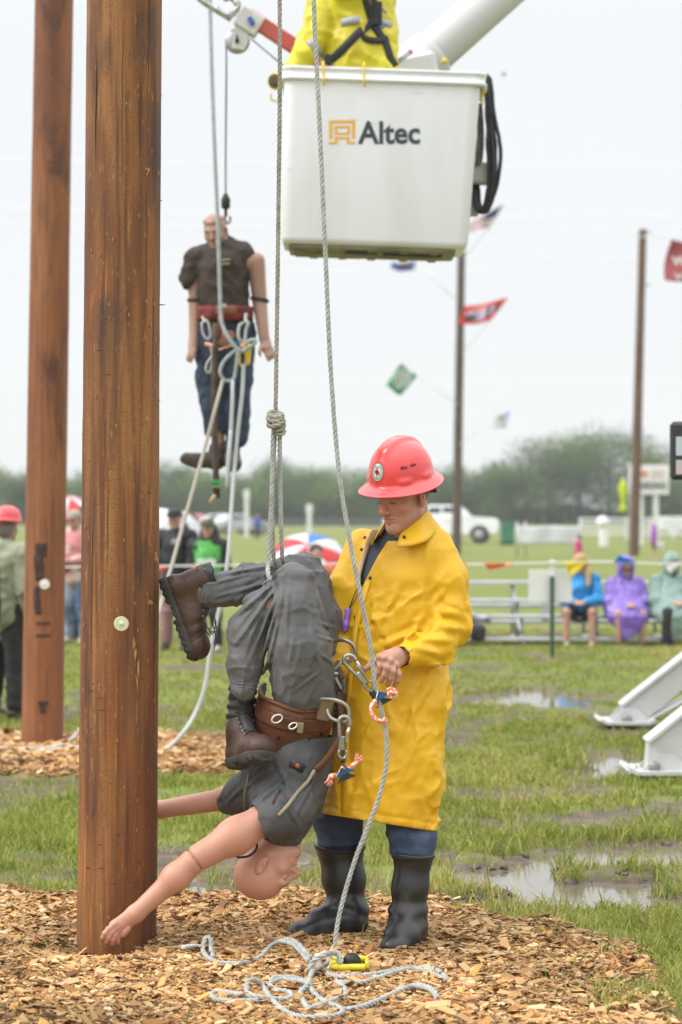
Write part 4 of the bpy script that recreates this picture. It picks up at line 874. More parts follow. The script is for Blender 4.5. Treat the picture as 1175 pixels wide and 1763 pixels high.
mb = MB(); mb.box(mc+Rm@A(.012,-.037,.025), (.175,.006,.105), Rm); put('mirror_glass', mb, mat('mirror_glass', (.55,.62,.62), rough=.04, metal=1.0), mirror)
mb = MB(); mb.box(mc+Rm@A(.012,-.037,-.092), (.175,.006,.08), Rm); put('wide_glass', mb, mat('convex_mirror', (.6,.58,.57), rough=.12, metal=1.0), mirror)
mb = MB(); mb.tube([mc+A(.05,.03,.1), mc+A(.5,.1,.14)], .014, 8); mb.tube([mc+A(.05,.03,-.1), mc+A(.5,.1,-.14)], .014, 8); mb.tube([mc+A(.5,.1,.3), A(mc[0]+.5, mc[1]+.1, -.05)], .03, 8); put('mirror_arm', mb, blk, mirror)
# ================================================================== THE MAN IN THE YELLOW COAT
from mathutils.bvhtree import BVHTree
def orient(yaw, pitch, roll=0.0):                         # columns: the person's right, forward, up; yaw 0 faces the camera, + turns to camera left
    f = A(-math.sin(yaw)*math.cos(pitch), -math.cos(yaw)*math.cos(pitch), -math.sin(pitch)); r = nrm(np.cross(f, (0,0,1))); u = np.cross(r, f)
    c, s = math.cos(roll), math.sin(roll); return np.stack([r*c+u*s, f, u*c-r*s], 1)
def bvh_of(me): return BVHTree.FromPolygons([v.co[:] for v in me.vertices], [tuple(p.vertices) for p in me.polygons])
def ray_at(bv, px, py, off=0.0, fall=9.0):
    o_ = Vector((0,0,CAMH)); d = Vector(P(px, py, 1.0))-o_; d.normalize(); h = bv.ray_cast(o_, d)
    if h[0] is None: return P(px, py, fall), A(0,-1,0)
    return np.array(h[0])+np.array(h[1])*off, np.array(h[1])
def join_vq(*vq):
    Vs, Qs, n = [], [], 0
    for v, q in vq: Vs.append(v); Qs.append(q+n); n += len(v)
    return np.vstack(Vs), np.vstack(Qs)
def fold(fr, freq, amp, seed, sharp=1.0):                  # creases: ridged noise, stretched along a direction
    fr = np.asarray(fr, float); freq = np.asarray(freq, float)
    def f(p): n = vnoise((p@fr)*freq+.4*vnoise(p*9, seed+3)[:, None], seed); return amp*((1-np.abs(n))**(2*sharp)-.45)
    return f
def crumple(scale, amp, seed): return lambda p: amp*(1-2*np.abs(vnoise(p*scale, seed)))+amp*.5*(1-2*np.abs(vnoise(p*scale*2.1, seed+1)))
def hand(F, chains, palm, k=.006):                         # palm: list of (point, radius); chains: fingers
    for a, b in palm: F.cone(a[0], b[0], a[1], b[1], .012)
    for pts, rs in chains: F.chain(pts, rs, k)
skin_m = mat('skin', (1,1,1), rough=.48, attr='Col', spec=.4, bump=.12, bscale=220, sss=.08)
denim = mat('blue_denim', (.035,.06,.115), rough=.85, col2=(.075,.115,.19), nscale=14, bump=.4, bscale=300, lo=.4, hi=.7)
rubber = mat('black_rubber_boot', (.017,.017,.018), rough=.36, col2=(.085,.068,.05), nscale=11, rough2=.8, lo=.56, hi=.78, detail=9)
man = thing('person', 'person in a red hard hat, long yellow raincoat and black boots beside the dummy', 'person', tuple(A(*P(660, 1620, 9.0)[:2], 0)))
J = lambda px, py, d=0.0: P(px, py, 9.0+d)
HS = 1.05; hc_ = P(694, 853, 8.90); RH = orient(math.radians(46), math.radians(13), math.radians(-1))
F = SDF(hc_-.2, hc_+A(.2,.2,.16), .0027); head(F, hc_, RH, HS)
F.cone(hc_+RH@A(0,-.035,-.06), P(702, 925, 8.99), .058, .06, .03); F.cone(hc_+RH@A(.0,.03,-.10), P(701, 925, 8.95), .03, .042, .03)
# folds beside the mouth and a heavy chin
for sx in (-1, 1): F.chain([hc_+RH@(A(sx*.022,.104,-.04)*HS), hc_+RH@(A(sx*.034,.092,-.062)*HS), hc_+RH@(A(sx*.034,.082,-.085)*HS)], [.002,.0028,.002], .006, '-')
Vh, Qh = F.polygonise()
w0 = P(690, 1131, 8.70)
F = SDF(P(620, 1110, 8.72)-A(0,.12,0), P(720, 1190, 8.72)+A(0.02,.14,.02), .0022)
pk = lambda x, y, d: P(x, y, d)
hand(F, [([pk(653,1131,8.655), pk(655,1147,8.635), pk(651,1158,8.64), pk(646,1167,8.655)], [.0125,.0115,.0102,.0092]), ([pk(663,1133,8.645), pk(667,1150,8.622), pk(663,1162,8.628), pk(657,1172,8.643)], [.0125,.0118,.0105,.0094]),
         ([pk(673,1138,8.645), pk(677,1156,8.625), pk(673,1168,8.632), pk(668,1179,8.647)], [.012,.0112,.0102,.009]), ([pk(682,1145,8.655), pk(687,1161,8.642), pk(685,1171,8.648), pk(680,1180,8.66)], [.0112,.0103,.0092,.0082]),
         ([pk(672,1128,8.70), pk(652,1137,8.70), pk(640,1144,8.685), pk(629,1152,8.68)], [.018,.0155,.0125,.0095])],
     [((pk(682,1127,8.69), .028), (pk(657,1133,8.665), .02)), ((pk(686,1133,8.69), .026), (pk(670,1136,8.66), .0175)), ((pk(690,1137,8.69), .02), (pk(681,1145,8.665), .0155)), ((pk(700,1128,8.72), .03), (pk(684,1130,8.69), .026))])
for a in ((653,1131,8.64), (663,1133,8.63), (673,1138,8.63), (682,1145,8.642)): F.ell(pk(*a), .0125, k=.008)
Va, Qa = F.polygonise()
F = SDF(P(540, 900, 9)-A(0,.35,.0), P(800, 1300, 9)+A(0,.3,0), .012)      # the hidden rest of the body carries head and hands
F.chain([J(702,925,.02), J(692,975,.03), J(665,1150,.02), J(660,1260)], [.05,.085,.10,.10], .04); F.chain([J(735,950,-.08), J(768,1085,-.12), w0], [.04,.035,.03], .02); F.chain([J(632,950,.08), J(600,1085,.04), P(592,1150,8.94)], [.03,.03,.03], .02)
Vb, Qb = F.polygonise(); Vm, Qm = join_vq((Vh, Qh), (Va, Qa), (Vb, Qb))
def skin_col(base, V, hc, R, s):
    q = (V-hc)@R/s; c = np.tile(np.array(base, float), (len(V), 1)); g = lambda x, y, z, r: np.exp(-((q[:,0]-x)**2+(q[:,1]-y)**2+(q[:,2]-z)**2)/r**2)[:, None]
    red = g(0,.11,-.03,.035)*.9+.35*g(.06,.03,-.05,.06)+g(.05,.06,-.03,.035)*.5+g(-.05,.06,-.03,.035)*.5+g(.085,-.01,-.01,.035)*.5+g(-.085,-.01,-.01,.035)*.5
    c = c*(1-red)+red*np.array(base)*A(.98,.68,.66)
    lip = g(0,.095,-.062,.012)+g(.014,.09,-.064,.01)+g(-.014,.09,-.064,.01)+g(0,.094,-.074,.012); lip = np.clip(lip, 0, 1)*.6
    c = c*(1-lip)+lip*np.array(base)*A(.82,.52,.5)
    st = (np.clip(g(0,.07,-.1,.05)+g(.045,.02,-.08,.04)+g(-.045,.02,-.08,.04), 0, 1))*.25; c = c*(1-st)+st*np.array(base)*A(.68,.66,.68)
    return c*(1+.11*fbm(V*38, 3, 9)[:, None]*A(.6,1,1.1))*(1+.05*vnoise(V*160, 8)[:, None])
put('body', mesh_np('body', Vm, quads=Qm, col=skin_col((.50,.265,.195), Vm, hc_, RH, HS)), skin_m, man)
hl = lambda x, y, z: hc_+RH@(A(x,y,z)*HS)
mb = MB()
for sx in (-1, 1): mb.tube(catmull([hl(sx*.018,.092,.014), hl(sx*.034,.090,.019), hl(sx*.05,.08,.014)], .006), .0035, 6)
put('eyebrow', mb, mat('grey_brown_hair', (.16,.11,.08), rough=.8), man)
mb = MB()
for sx in (-1, 1): mb.tube(catmull([hl(sx*.02,.0865,-.007), hl(sx*.032,.089,-.0095), hl(sx*.044,.083,-.007)], .004), .0013, 5)
put('eyelash', mb, mat('dark_lash', (.05,.03,.025), rough=.7), man)
F = SDF(hc_-.14, hc_+.16, .004); F.ell(hl(0,-.022,.03), A(.081,.097,.09)*HS, RH); F.box(hl(0,.085,.0), A(.2,.07,.2), RH, .01, .01, '-'); F.box(hl(0,0,-.14), A(.2,.2,.115), RH@rotx(.35), .01, .01, '-')
for sx in (-1,1): F.ell(hl(sx*.085,-.005,-.005), A(.03,.034,.04)*HS, RH, .005, '-')
put('hair', F.mesh('hair'), mat('short_grey_hair', (.14,.115,.095), rough=.9, col2=(.24,.2,.17), nscale=90), man)
# ---- coat
YAW = math.radians(38); sec = [(880,702,-.02,.075,.07),(905,700,-.02,.085,.075),(922,694,-.01,.155,.09),(945,690,0,.198,.112),(990,684,0,.212,.135),(1060,676,0,.215,.15),(1130,668,0,.235,.165),(1200,663,-.01,.262,.182),(1300,654,-.035,.262,.182),(1400,647,-.055,.252,.178),(1470,643,-.06,.25,.178)]
sz = np.array([J(0, s_[0])[2] for s_ in sec])[::-1]; scx = np.array([J(s_[1], 0)[0] for s_ in sec])[::-1]; scy = np.array([9+s_[2] for s_ in sec])[::-1]; sa = np.array([s_[3] for s_ in sec])[::-1]; sb = np.array([s_[4] for s_ in sec])[::-1]
def torso(p, off=0.0, top=1e9):
    z = p[..., 2]; cx, cy, a, b = [np.interp(z, sz, q) for q in (scx, scy, sa, sb)]; dx, dy = p[..., 0]-cx, p[..., 1]-cy; c, s = math.cos(YAW), math.sin(YAW)
    u = dx*c-dy*s; v = dx*s+dy*c; k0 = np.sqrt((u/a)**2+(v/b)**2)+1e-9; k1 = np.sqrt((u/a**2)**2+(v/b**2)**2)+1e-9
    return np.where(k0 < .05, -b, k0*(k0-1)/k1)-off
F = SDF(P(530, 1450, 9)-A(0,.42,0), P(825, 872, 9)+A(0.02,.33,0), .0062); lo_, hi_ = P(500, 1442, 9)-A(0,.4,0), P(800, 893, 9)+A(.1,.33,0)
F.fn(lo_, hi_, torso)
F.chain([J(748,940,-.07), J(772,1000,-.10), J(775,1075,-.13), J(752,1108,-.19), J(700,1128,-.29)], [.070,.077,.072,.066,.051], .022)
F.chain([J(627,945,.08), J(603,1010,.06), J(595,1085,.03), J(590,1150,-.06)], [.076,.08,.074,.066], .022)
# crease where the sleeve hangs against the body
F.chain([J(741,1030,-.19), J(738,1065,-.21), J(735,1085,-.22)], [.004,.011,.005], .012, '-')
yr_ = np.stack([A(math.cos(YAW),-math.sin(YAW),0), A(math.sin(YAW),math.cos(YAW),0), A(0,0,1)], 1)
hem = lambda p: (np.interp(to_px(p)[..., 0], [535,552,556,650,745,760], [1386,1386,1401,1416,1431,1431]))
cuff = J(690,1131,-.31); cm = lambda p: smooth01(np.linalg.norm(p-cuff, axis=-1), .05, .13)*(.35+.65*smooth01(to_px(p)[..., 1], 960, 1060))
Fd = lambda f: F.displace(lambda p: f(p)*cm(p))
Fd(fold(yr_, (6,6,1.3), .008, 41, 1.6)); Fd(fold(yr_@roty(.75), (8,8,2.2), .010, 43, 3.2)); Fd(fold(yr_@roty(-.6), (9,9,2.8), .009, 45, 3.4))
sl_ax = nrm(J(752,1108,-.19)-J(772,1000,-.1))
def sleeve_mask(p): x = to_px(p); return smooth01(x[..., 0], 725, 760)*smooth01(x[..., 1], 950, 1010)
Fd(lambda p: sleeve_mask(p)*fold(roty(.6), (16,16,7), .015, 47, 1.6)(p)); Fd(crumple(22, .003, 51)); Fd(crumple(9, .002, 52)); F.displace(lambda p: -.0035*np.exp(-(((hem(p)-to_px(p)[..., 1])/FPX*9-.030)/.005)**2)); Fd(lambda p: .0035*smooth01(.6-np.abs(vnoise((p@roty(.4))*A(11,11,7), 57))*3, 0, .6))
# deep drags from the armpit across the front
for (a, b, w) in (((735,915),(736,1010),.004),((590,1240),(600,1400),.006),((742,1075),(640,1120),.010),((738,1050),(690,1115),.009),((690,1000),(640,1100),.006),((752,1160),(700,1250),.007),((720,1200),(680,1330),.006),((770,1010),(742,1045),.008),((800,1060),(752,1050),.009),((803,1085),(748,1075),.008),((790,1105),(720,1098),.007),((768,1130),(705,1110),.006)):
    pa, pb = np.array(a, float), np.array(b, float)
    def dr(p, pa=pa, pb=pb, w=w): x = to_px(p); ab = pb-pa; t = np.clip(((x-pa)@ab)/(ab@ab), 0, 1); d = np.linalg.norm(x-pa-t[..., None]*ab, axis=-1)/FPX*9; return (p[..., 1] < 9.02)*w*(np.exp(-(d/.011)**2)-.7*np.exp(-((d-.022)/.012)**2))*np.sin(np.clip(t, .02, .98)*math.pi)
    F.displace(dr)
# hem: cut off on a slant, hollow below
F.fn(lo_-A(.1,0,.1), P(820,1330,9)+A(.1,.4,0), lambda p: np.where(True, (hem(p)-to_px(p)[..., 1])/FPX*9, 0), 0, '-')
F.fn(P(500,1450,9)-A(0,.4,0), P(800,1330,9)+A(.1,.3,0), lambda p: np.maximum(torso(p)+.045, p[..., 2]-J(0,1362)[2]), 0, '-')
F.cone(J(688,1132,-.32), J(712,1125,-.275), .036, .034, .004, '-')          # open cuff
vee = [(655,880),(641,912),(619,990),(622,1016),(632,994),(651,957),(668,931),(700,931),(742,905),(752,868),(655,850)]
F.carve(lambda p: np.where(p[..., 1] < 9.05, poly_sdf(to_px(p), vee)/FPX*9, .2), .022)
slit = [(553,1250),(558,1250),(558,1330),(552,1420),(541,1420),(546,1330)]
F.carve(lambda p: np.where(p[..., 1] < 9.0, poly_sdf(to_px(p), slit)/FPX*9, .2), .05)
coat_me = F.mesh('raincoat')
coat_m = mat('yellow_raincoat', (.76,.435,.012), rough=.38, col2=(.67,.37,.012), nscale=5, lo=.4, hi=.7, bump=.8, bscale=6, spec=.36, rough2=.5, ridged=True)
put('raincoat', coat_me, coat_m, man); cbv = bvh_of(coat_me)
F = SDF(P(590, 1050, 9)-A(0,.3,0), P(770, 900, 9)+A(0,.2,0), .008); F.fn(P(590,1050,9)-A(0,.3,0), P(770,916,9)+A(0,.2,0), lambda p: torso(p, -.017)); F.displace(fold(np.eye(3), (9,9,3), .006, 61)); put('shirt', F.mesh('shirt'), mat('slate_tshirt', (.055,.065,.085), rough=.85, bump=.3, bscale=250), man)
# collar
mb = MB(); RC = orient(math.radians(40), 0); nc = P(703, 905, 8.955); g = []
for i, al in enumerate(np.linspace(math.radians(-22), math.radians(-318), 46)):
    dr_ = RC[:, 1]*math.cos(al)+RC[:, 0]*math.sin(al); u = i/45; fr_ = max(0, math.cos(al)); lo2 = .05*(1 if .06 < u < .94 else .8); row = []
    for v in np.linspace(0, 1, 9):
        rad = .080+.050*v**1.2+.018*fr_*v+.008*math.sin(al*5)*v; z = .046*(1-v)**.9-.034*v-.036*fr_-.010*fr_*v; row.append(nc+dr_*rad+A(0,0,z+.004*math.sin(al*3+v)))
    g.append(row)
mb.sheet(g, .006); put('collar', mb, coat_m, man)
lin = mat('tan_lining', (.45,.27,.14), rough=.8, col2=(.35,.2,.1), nscale=60, lo=.45, hi=.55)
g2 = [[nc+(np.array(p)-nc)*A(.93,.93,1)+A(0,0,-.003) for p in row[:6]] for row in g]; mb = MB(); mb.sheet(g2, .003); put('collar_lining', mb, lin, man)
# turned-back lapel edge
mb = MB(); g = []
for (x0, y0, x1, y1) in ((652,912,641,912),(640,938,631,936),(630,965,623,962),(622,990,616,988),(622,1008,618,1008)):
    pa, _ = ray_at(cbv, x1, y1, .004, 8.85); pb = pa+A((x0-x1)/FPX*8.9, -.004, -(y0-y1)/FPX*8.9); g.append([pa*(1-t)+pb*t+A(0,-.006*math.sin(t*math.pi),0) for t in (0,.33,.66,1)])
mb.sheet(g, .004); put('lapel_lining', mb, mat('peach_lining', (.56,.40,.25), rough=.75), man)
snap_m = mat('snap_metal', (.05,.05,.045), rough=.35, metal=.6)
for (px, py) in ((711,919),(677,929),(628.5,925.5),(623,946),(638,995),(612,1063)):
    if (px, py) == (711,919): c_, n_ = nc+(RC[:,1]*.80-RC[:,0]*.5)*.137+A(0,0,-.040), RC[:,1]*.8-RC[:,0]*.5
    else: c_, n_ = ray_at(cbv, px, py, .001, 8.82)
    mb = MB(); mb.lathe([(.0015,-.001),(.0062,-.001),(.0058,.002),(.003,.0032),(.001,.0032)], c_, 12, frame(n_)); put('snap_button', mb, snap_m, man)
# front overlap seam
g = []; mb = MB()
for (px, py) in ((640,1000),(628,1040),(618,1080),(612,1130),(606,1190),(603,1260),(600,1330),(598,1400)):
    c_, n_ = ray_at(cbv, px, py, .0015, 8.8); c2, n2 = ray_at(cbv, px-9, py, .0035, 8.8); g.append([c_, c_*.6+c2*.4+n_*.003, c2])
mb.sheet(g, .003); put('storm_flap', mb, coat_m, man)
# ---- jeans and boots
F = SDF(P(530,1490,9)-A(0,.3,0), P(770,1300,9)+A(.05,.3,0), .007)
F.chain([J(600,1290,.06), J(584,1395,.07), J(584,1425,.065), J(586,1470,.06)], [.10,.088,.088,.066], .02); F.chain([J(700,1290,-.06), J(702,1370,-.03), J(707,1420,-.09), J(710,1446,-.15), J(711,1485,-.17)], [.09,.082,.083,.082,.058], .02)
F.displace(fold(np.eye(3), (5,5,18), .014, 71)); F.displace(crumple(20, .003, 73)); put('jeans', F.mesh('jeans'), denim, man)
gz = 0.018
def rubber_boot(top, ankle, heel, toe, rt, ra, seed):
    F = SDF(np.minimum.reduce([top, ankle, heel, toe])-.13, np.maximum.reduce([top, ankle, heel, toe])+.13, .0055)
    md = heel*.45+toe*.55; tq = top+nrm(top-ankle)*.09; F.chain([tq, top, top*.45+ankle*.55, ankle], [rt*1.02, rt, rt*.90, ra], .03); F.cone(ankle, heel+A(0,0,.045), ra, .048, .04)
    F.cone(heel+A(0,0,.055), md+A(0,0,.05), .052, .054, .04); F.cone(md+A(0,0,.045), toe+A(0,0,.028), .050, .042, .03); F.cone(ankle-A(0,0,.02), md+A(0,0,.055), ra*.9, .045, .05); F.ell(toe+A(0,0,.028), (.05,.05,.032), k=.02)
    F.displace(lambda p: .0045*np.exp(-((p[:, 2]-ankle[2]-.02)/.045)**2)*np.sin(p[:, 2]*95+3*vnoise(p*9, seed))); F.displace(lambda p: .004*fbm(p*7, 2, seed)); F.displace(lambda p: .005*(np.abs(p[:, 2]-top[2]+.012) < .012))
    F.fn(heel-.4, heel+.4*A(1,1,.1), lambda p: p[..., 2]-(min(heel[2], toe[2])), 0, '-'); F.fn(top-.2, top+.3, lambda p: top[2]+.02*vnoise(p*6, seed)-p[..., 2], 0, '-'); F.cone(top-A(0,0,.05), top+A(0,0,.12), rt-.014, rt-.008, 0, '-'); up = F.mesh('boot', it=1)
    S = SDF(np.minimum(heel, toe)-.1, np.maximum(heel, toe)+.1, .005); z0 = min(heel[2], toe[2]); S.cone(heel, md, .048, .052, .02); S.cone(md, toe, .054, .05, .02); S.fn(heel-.5, heel+.5, lambda p: -(np.abs(p[..., 2]-z0-.002)-.013), 0, '-'); return up, S.mesh('sole')
for (a, b, c, d_, rt, ra, sd) in ((J(585,1452,.06), J(598,1566,.02), A(*P(604,1600,9.0)[:2], gz+.004), A(*P(519,1600,8.94)[:2], gz+.004), .084, .061, 3), (J(712,1466,-.17), J(702,1578,-.20), A(*P(706,1610,8.80)[:2], gz+.004), A(*P(680,1625,8.66)[:2], gz+.004), .069, .056, 7)):
    u_, s_ = rubber_boot(a, b, c, d_, rt, ra, sd); bo = put('rubber_boot', u_, rubber, man); put('boot_sole', s_, mat('boot_sole_rubber', (.02,.02,.02), rough=.6), bo)
# ---- hard hat
helm_m = mat('red_hard_hat', (.76,.062,.066), rough=.26, col2=(.62,.06,.058), nscale=16, lo=.55, hi=.8, detail=8, coat=.5, bump=.03, bscale=30)
RHe = orient(math.radians(46), math.radians(17), math.radians(6)); ho = P(690, 821, 8.90)
def dome(al, ph):                                          # al from forward towards the wearer's left; ph 0 rim .. pi/2 crown
    c = max(math.cos(ph), 0)**.82; x, y = -math.sin(al)*.113*c, math.cos(al)*.131*c-.004; z = .138*math.sin(ph)
    cr = 1/(1+math.exp((abs(x)-.030)*420)); fr_ = 1/(1+math.exp((y-.085)*220)); z += .013*cr*fr_*min(1, max(0, (ph-.35)/.3)); b = 0
    for a0 in (.95,1.75,-.95,-1.75): b += .007/(1+math.exp((abs(al-a0)-.20)*40))/(1+math.exp((z-.020)*500))
    k = 1+b/.12; return A(x*k, y*k, z)
rows = []; n = 120; als = np.linspace(-math.pi, math.pi, n, endpoint=False)
def brim(al, t): ro = np.array([-math.sin(al)*.152, math.cos(al)*(.172 if math.cos(al) > 0 else .160)]); ri = np.array([-math.sin(al)*.116, math.cos(al)*.134-.004]); q = ri+(ro-ri)*t; return A(q[0], q[1], -.004-.025*t**1.2+.004*math.cos(2*al)*t)
for t in (0,.5,.9): rows.append([brim(a, t)-A(0,0,.004) for a in als])
rows.append([brim(a, 1.0)-A(0,0,.002) for a in als]); rows.append([brim(a, 1.0)+A(0,0,.0015) for a in als])
for t in (.93,.8,.6,.4,.2,.06): rows.append([brim(a, t) for a in als])
for ph in np.linspace(.02, 1.55, 34): rows.append([dome(a, ph) for a in als])
Vv = np.vstack([np.array(r_) for r_ in rows]); Fq = [(i*n+k, i*n+(k+1) % n, (i+1)*n+(k+1) % n, (i+1)*n+k) for i in range(len(rows)-1) for k in range(n)]+[tuple((len(rows)-1)*n+k for k in range(n))]
inn = np.vstack([np.array([dome(a, ph)*.965-A(0,0,.004) for a in als]) for ph in np.linspace(0, 1.5, 8)]); ni = len(Vv); Vv = np.vstack([Vv, inn]); Fq += [(ni+i*n+k, ni+(i+1)*n+k, ni+(i+1)*n+(k+1) % n, ni+i*n+(k+1) % n) for i in range(7) for k in range(n)]
mb = MB(); mb.add(Vv@RHe.T+ho, [f[::-1] for f in Fq]); helm = put('hard_hat', mb, helm_m, man)
def on_dome(al0, z0, pts, off): # flat shapes laid on the shell: u runs towards the wearer's left... v up
    o_ = []
    for u, v in pts:
        zz = max(.004, z0+v); ph = math.asin(min(.99, zz/.138)); c = math.cos(ph)**.82; al = al0+u/(.122*c); p = dome(al, ph); nn = nrm(A(p[0]/.113**2, p[1]/.131**2, p[2]/.148**2)); o_.append(RHe@(p+nn*off)+ho)
    return np.array(o_)
def disc(r0, r1, n=40): a = np.arange(n)/n*2*math.pi; return [(r0*math.cos(t), r0*math.sin(t)) for t in a]+[(r1*math.cos(t), r1*math.sin(t)) for t in a]
wst, bst, rst = mat('sticker_white', (.78,.78,.76), rough=.4), mat('sticker_black', (.02,.02,.022), rough=.45), mat('sticker_red', (.55,.03,.03), rough=.4)
SA, SZ = .03, .052
def ringpiece(r0, r1, off, m, nm): q = on_dome(SA, SZ, [(a*.95, b) for a, b in disc(r0, r1)], off); mb = MB(); mb.add(q, [(k, (k+1) % 40, 40+(k+1) % 40, 40+k) for k in range(40)]); return put(nm, mb, m, helm)
ringpiece(.0005, .0315, .0012, wst, 'sticker'); ringpiece(.030, .0322, .0016, bst, 'sticker_ring'); ringpiece(.0185, .0198, .0016, bst, 'sticker_ring')
mb = MB()
for k in range(30):
    if k in (14,15,16): continue
    a = k/30*2*math.pi-math.pi/2+.1; pts = [(math.cos(a+da)*rr, math.sin(a+da)*rr) for rr in (.0222,.0268) for da in (-.055,.055)]; q = on_dome(SA, SZ, pts, .0017); mb.add(q, [(0,1,3,2)])
put('sticker_lettering', mb, bst, helm)
q = on_dome(SA, SZ, [(-.012,.006),(-.004,.009),(.008,.007),(.013,-.001),(.012,-.009),(.002,-.008),(-.004,-.005),(-.013,-.003)], .0018); mb = MB(); mb.add(q, [tuple(range(8))]); put('sticker_emblem', mb, rst, helm)
mb = MB()
for pts in ([(-.0012,.016),(.0012,.016),(.0014,-.017),(-.0014,-.017)], [(-.0055,.004),(.002,.007),(.002,-.001),(-.003,-.004)], [(-.004,-.003),(.001,-.003),(.001,-.011),(-.0015,-.011)], [(-.004,.0115),(-.001,.0125),(-.001,.008),(-.004,.0075)], [(-.006,.015),(.006,.0165),(.006,.015),(-.006,.0135)]):
    q = on_dome(SA, SZ, pts, .0022); mb.add(q, [(0,1,2,3)])
put('sticker_figure', mb, bst, helm)
mb = MB()
for txt, u0, w, h, al in (('Matt', -.016, .026, .012, 1.0), ('Elm', .020, .024, .011, 1.0)):
    Vt, Ft = text_mesh(txt, w, h, .012, .001, .3); mb.add(on_dome(al+.12, .062, [(-(v[0]*-1)+u0, v[1]+u0*.05) for v in Vt], .0016), Ft, False)
put('hat_lettering', mb, bst, helm)
mb = MB(); mb.box(hl(.083,-.06,.03), (.008,.02,.07), RH, bev=.003); mb.box(hl(-.083,-.06,.03), (.008,.02,.07), RH, bev=.003); mb.box(hl(0,-.105,.0), (.13,.01,.03), RH, bev=.003); put('hat_strap', mb, mat('black_strap', (.015,.015,.016), rough=.7), helm)
# whistle on its cord
wt = thing('whistle', 'purple whistle on a thin black cord against the yellow raincoat', 'whistle', tuple(ray_at(cbv, 599, 1068, .02)[0]))
wa, _ = ray_at(cbv, 604, 1053, .014); wb, _ = ray_at(cbv, 597, 1084, .014); F = SDF(np.minimum(wa, wb)-.04, np.maximum(wa, wb)+.04, .0018); F.cone(wa, wb, .011, .010, 0); F.ell(wb*.75+wa*.25, .0145, k=.008); put('whistle_body', F.mesh('whistle_body'), mat('purple_plastic', (.27,.13,.60), rough=.35), wt)
for o2 in (0, 5):
    pts = [ray_at(cbv, 622+o2*.6, 1000, .008, 8.85)[0], ray_at(cbv, 613+o2, 1025, .008, 8.85)[0], ray_at(cbv, 607+o2*.5, 1042, .009)[0], wa]; mb = MB(); mb.tube(catmull(pts, .01), .0019, 6); put('cord', mb, blk, wt)
# ================================================================== THE UPSIDE-DOWN RESCUE DUMMY
vinyl = mat('flesh_vinyl', (.55,.285,.20), rough=.5, col2=(.46,.225,.15), nscale=5, detail=9, lo=.4, hi=.7, bump=.1, bscale=60, spec=.45, sss=.05)
gcl = mat('grey_workwear', (.118,.119,.124), rough=.68, col2=(.082,.083,.087), nscale=6, lo=.4, hi=.7, bump=.85, bscale=5.5, ridged=True, sheen=.1)
gsh = mat('dark_grey_shirt', (.090,.090,.094), rough=.75, col2=(.060,.060,.063), nscale=6, lo=.4, hi=.7, bump=.8, bscale=6, ridged=True)
leather = mat('brown_boot_leather', (.050,.022,.015), rough=.5, col2=(.08,.038,.025), nscale=10, lo=.45, hi=.7, bump=.3, bscale=70)
blther = mat('black_leather', (.022,.021,.021), rough=.5, col2=(.035,.033,.032), nscale=14, bump=.3, bscale=60)
solem = mat('worn_black_sole', (.035,.034,.032), rough=.75, col2=(.06,.058,.054), nscale=18, bump=.4, bscale=40)
beltm = mat('brown_belt_leather', (.17,.062,.025), rough=.55, col2=(.085,.032,.014), nscale=7, lo=.42, hi=.64, bump=.35, bscale=45)
steelm = mat('forged_steel', (.42,.41,.38), rough=.36, metal=.85, col2=(.32,.31,.28), nscale=18)
webm = mat('beige_webbing', (.34,.29,.19), rough=.85)
dum = thing('rescue_dummy', 'dummy in dark grey work clothes hung upside down by its knees beside the pole', 'dummy', tuple(P(480, 960, 8.8)))
D = lambda px, py, d=8.8: P(px, py, d)
# ---- body
u_ = nrm(A(-.40, -.06, -.92)); f_ = nrm(A(.9, -.16, -.40)); f_ = nrm(f_-u_*np.dot(f_, u_)); r_ = np.cross(f_, u_); RD = np.stack([r_, f_, u_], 1); hd = D(459, 1496, 8.77)
F = SDF(hd-.19, hd+.19, .003); head(F, hd, RD, .97); F.cone(hd+RD@A(0,-.03,-.05), D(478, 1438, 8.79), .052, .056, .03); F.cone(hd+RD@A(0,.02,-.085), D(488, 1436, 8.79), .03, .04, .03); V1, Q1 = F.polygonise()
def arm(sh, el0, el1, wr, rs, lo, hi, handf):
    F = SDF(lo, hi, .0042); F.cone(sh, el0, rs[0], rs[1], .01); m = sh*.45+el0*.55; F.ell(m, rs[0]*1.03, k=.04)
    F.cone(el1, wr, rs[2], rs[3], .008); F.ell(el1*.72+wr*.28, rs[2]*1.06, k=.03); F.ell(el1, rs[2]*1.0, k=.004); return F
sh, e0, e1, wr = D(484,1394,8.68), D(343,1476,8.63), D(330,1486,8.628), D(234,1573,8.60)
F = arm(sh, e0, e1, wr, (.0625,.049,.046,.030), D(170,1630,8.5), D(540,1330,8.8), 1)
F.cone(D(234,1573,8.6), D(207,1593,8.585), .031, .030, .02, flat=(A(.2,1,.35), .62))
def groove(c, ax, w, dp, R_): return lambda p: -dp*np.exp(-(((p-c)@ax)/w)**2)*(np.linalg.norm(p-c, axis=-1) < R_)
axa = nrm(e0-sh); F.displace(groove((e0+e1)/2, nrm(axa+A(0,0,-.15)), .0035, .010, .08)); F.displace(groove(sh*.80+e0*.20, axa, .004, .004, .09)); V2, Q2 = F.polygonise()
F = SDF(D(165,1640,8.5), D(260,1560,8.66), .0022); F.cone(D(240,1568,8.6), D(222,1582,8.592), .029, .028, .01, flat=(A(.2,1,.3), .75)); F.cone(D(222,1582,8.592), D(201,1596,8.58), .028, .029, .012, flat=(A(.2,1,.3), .55))
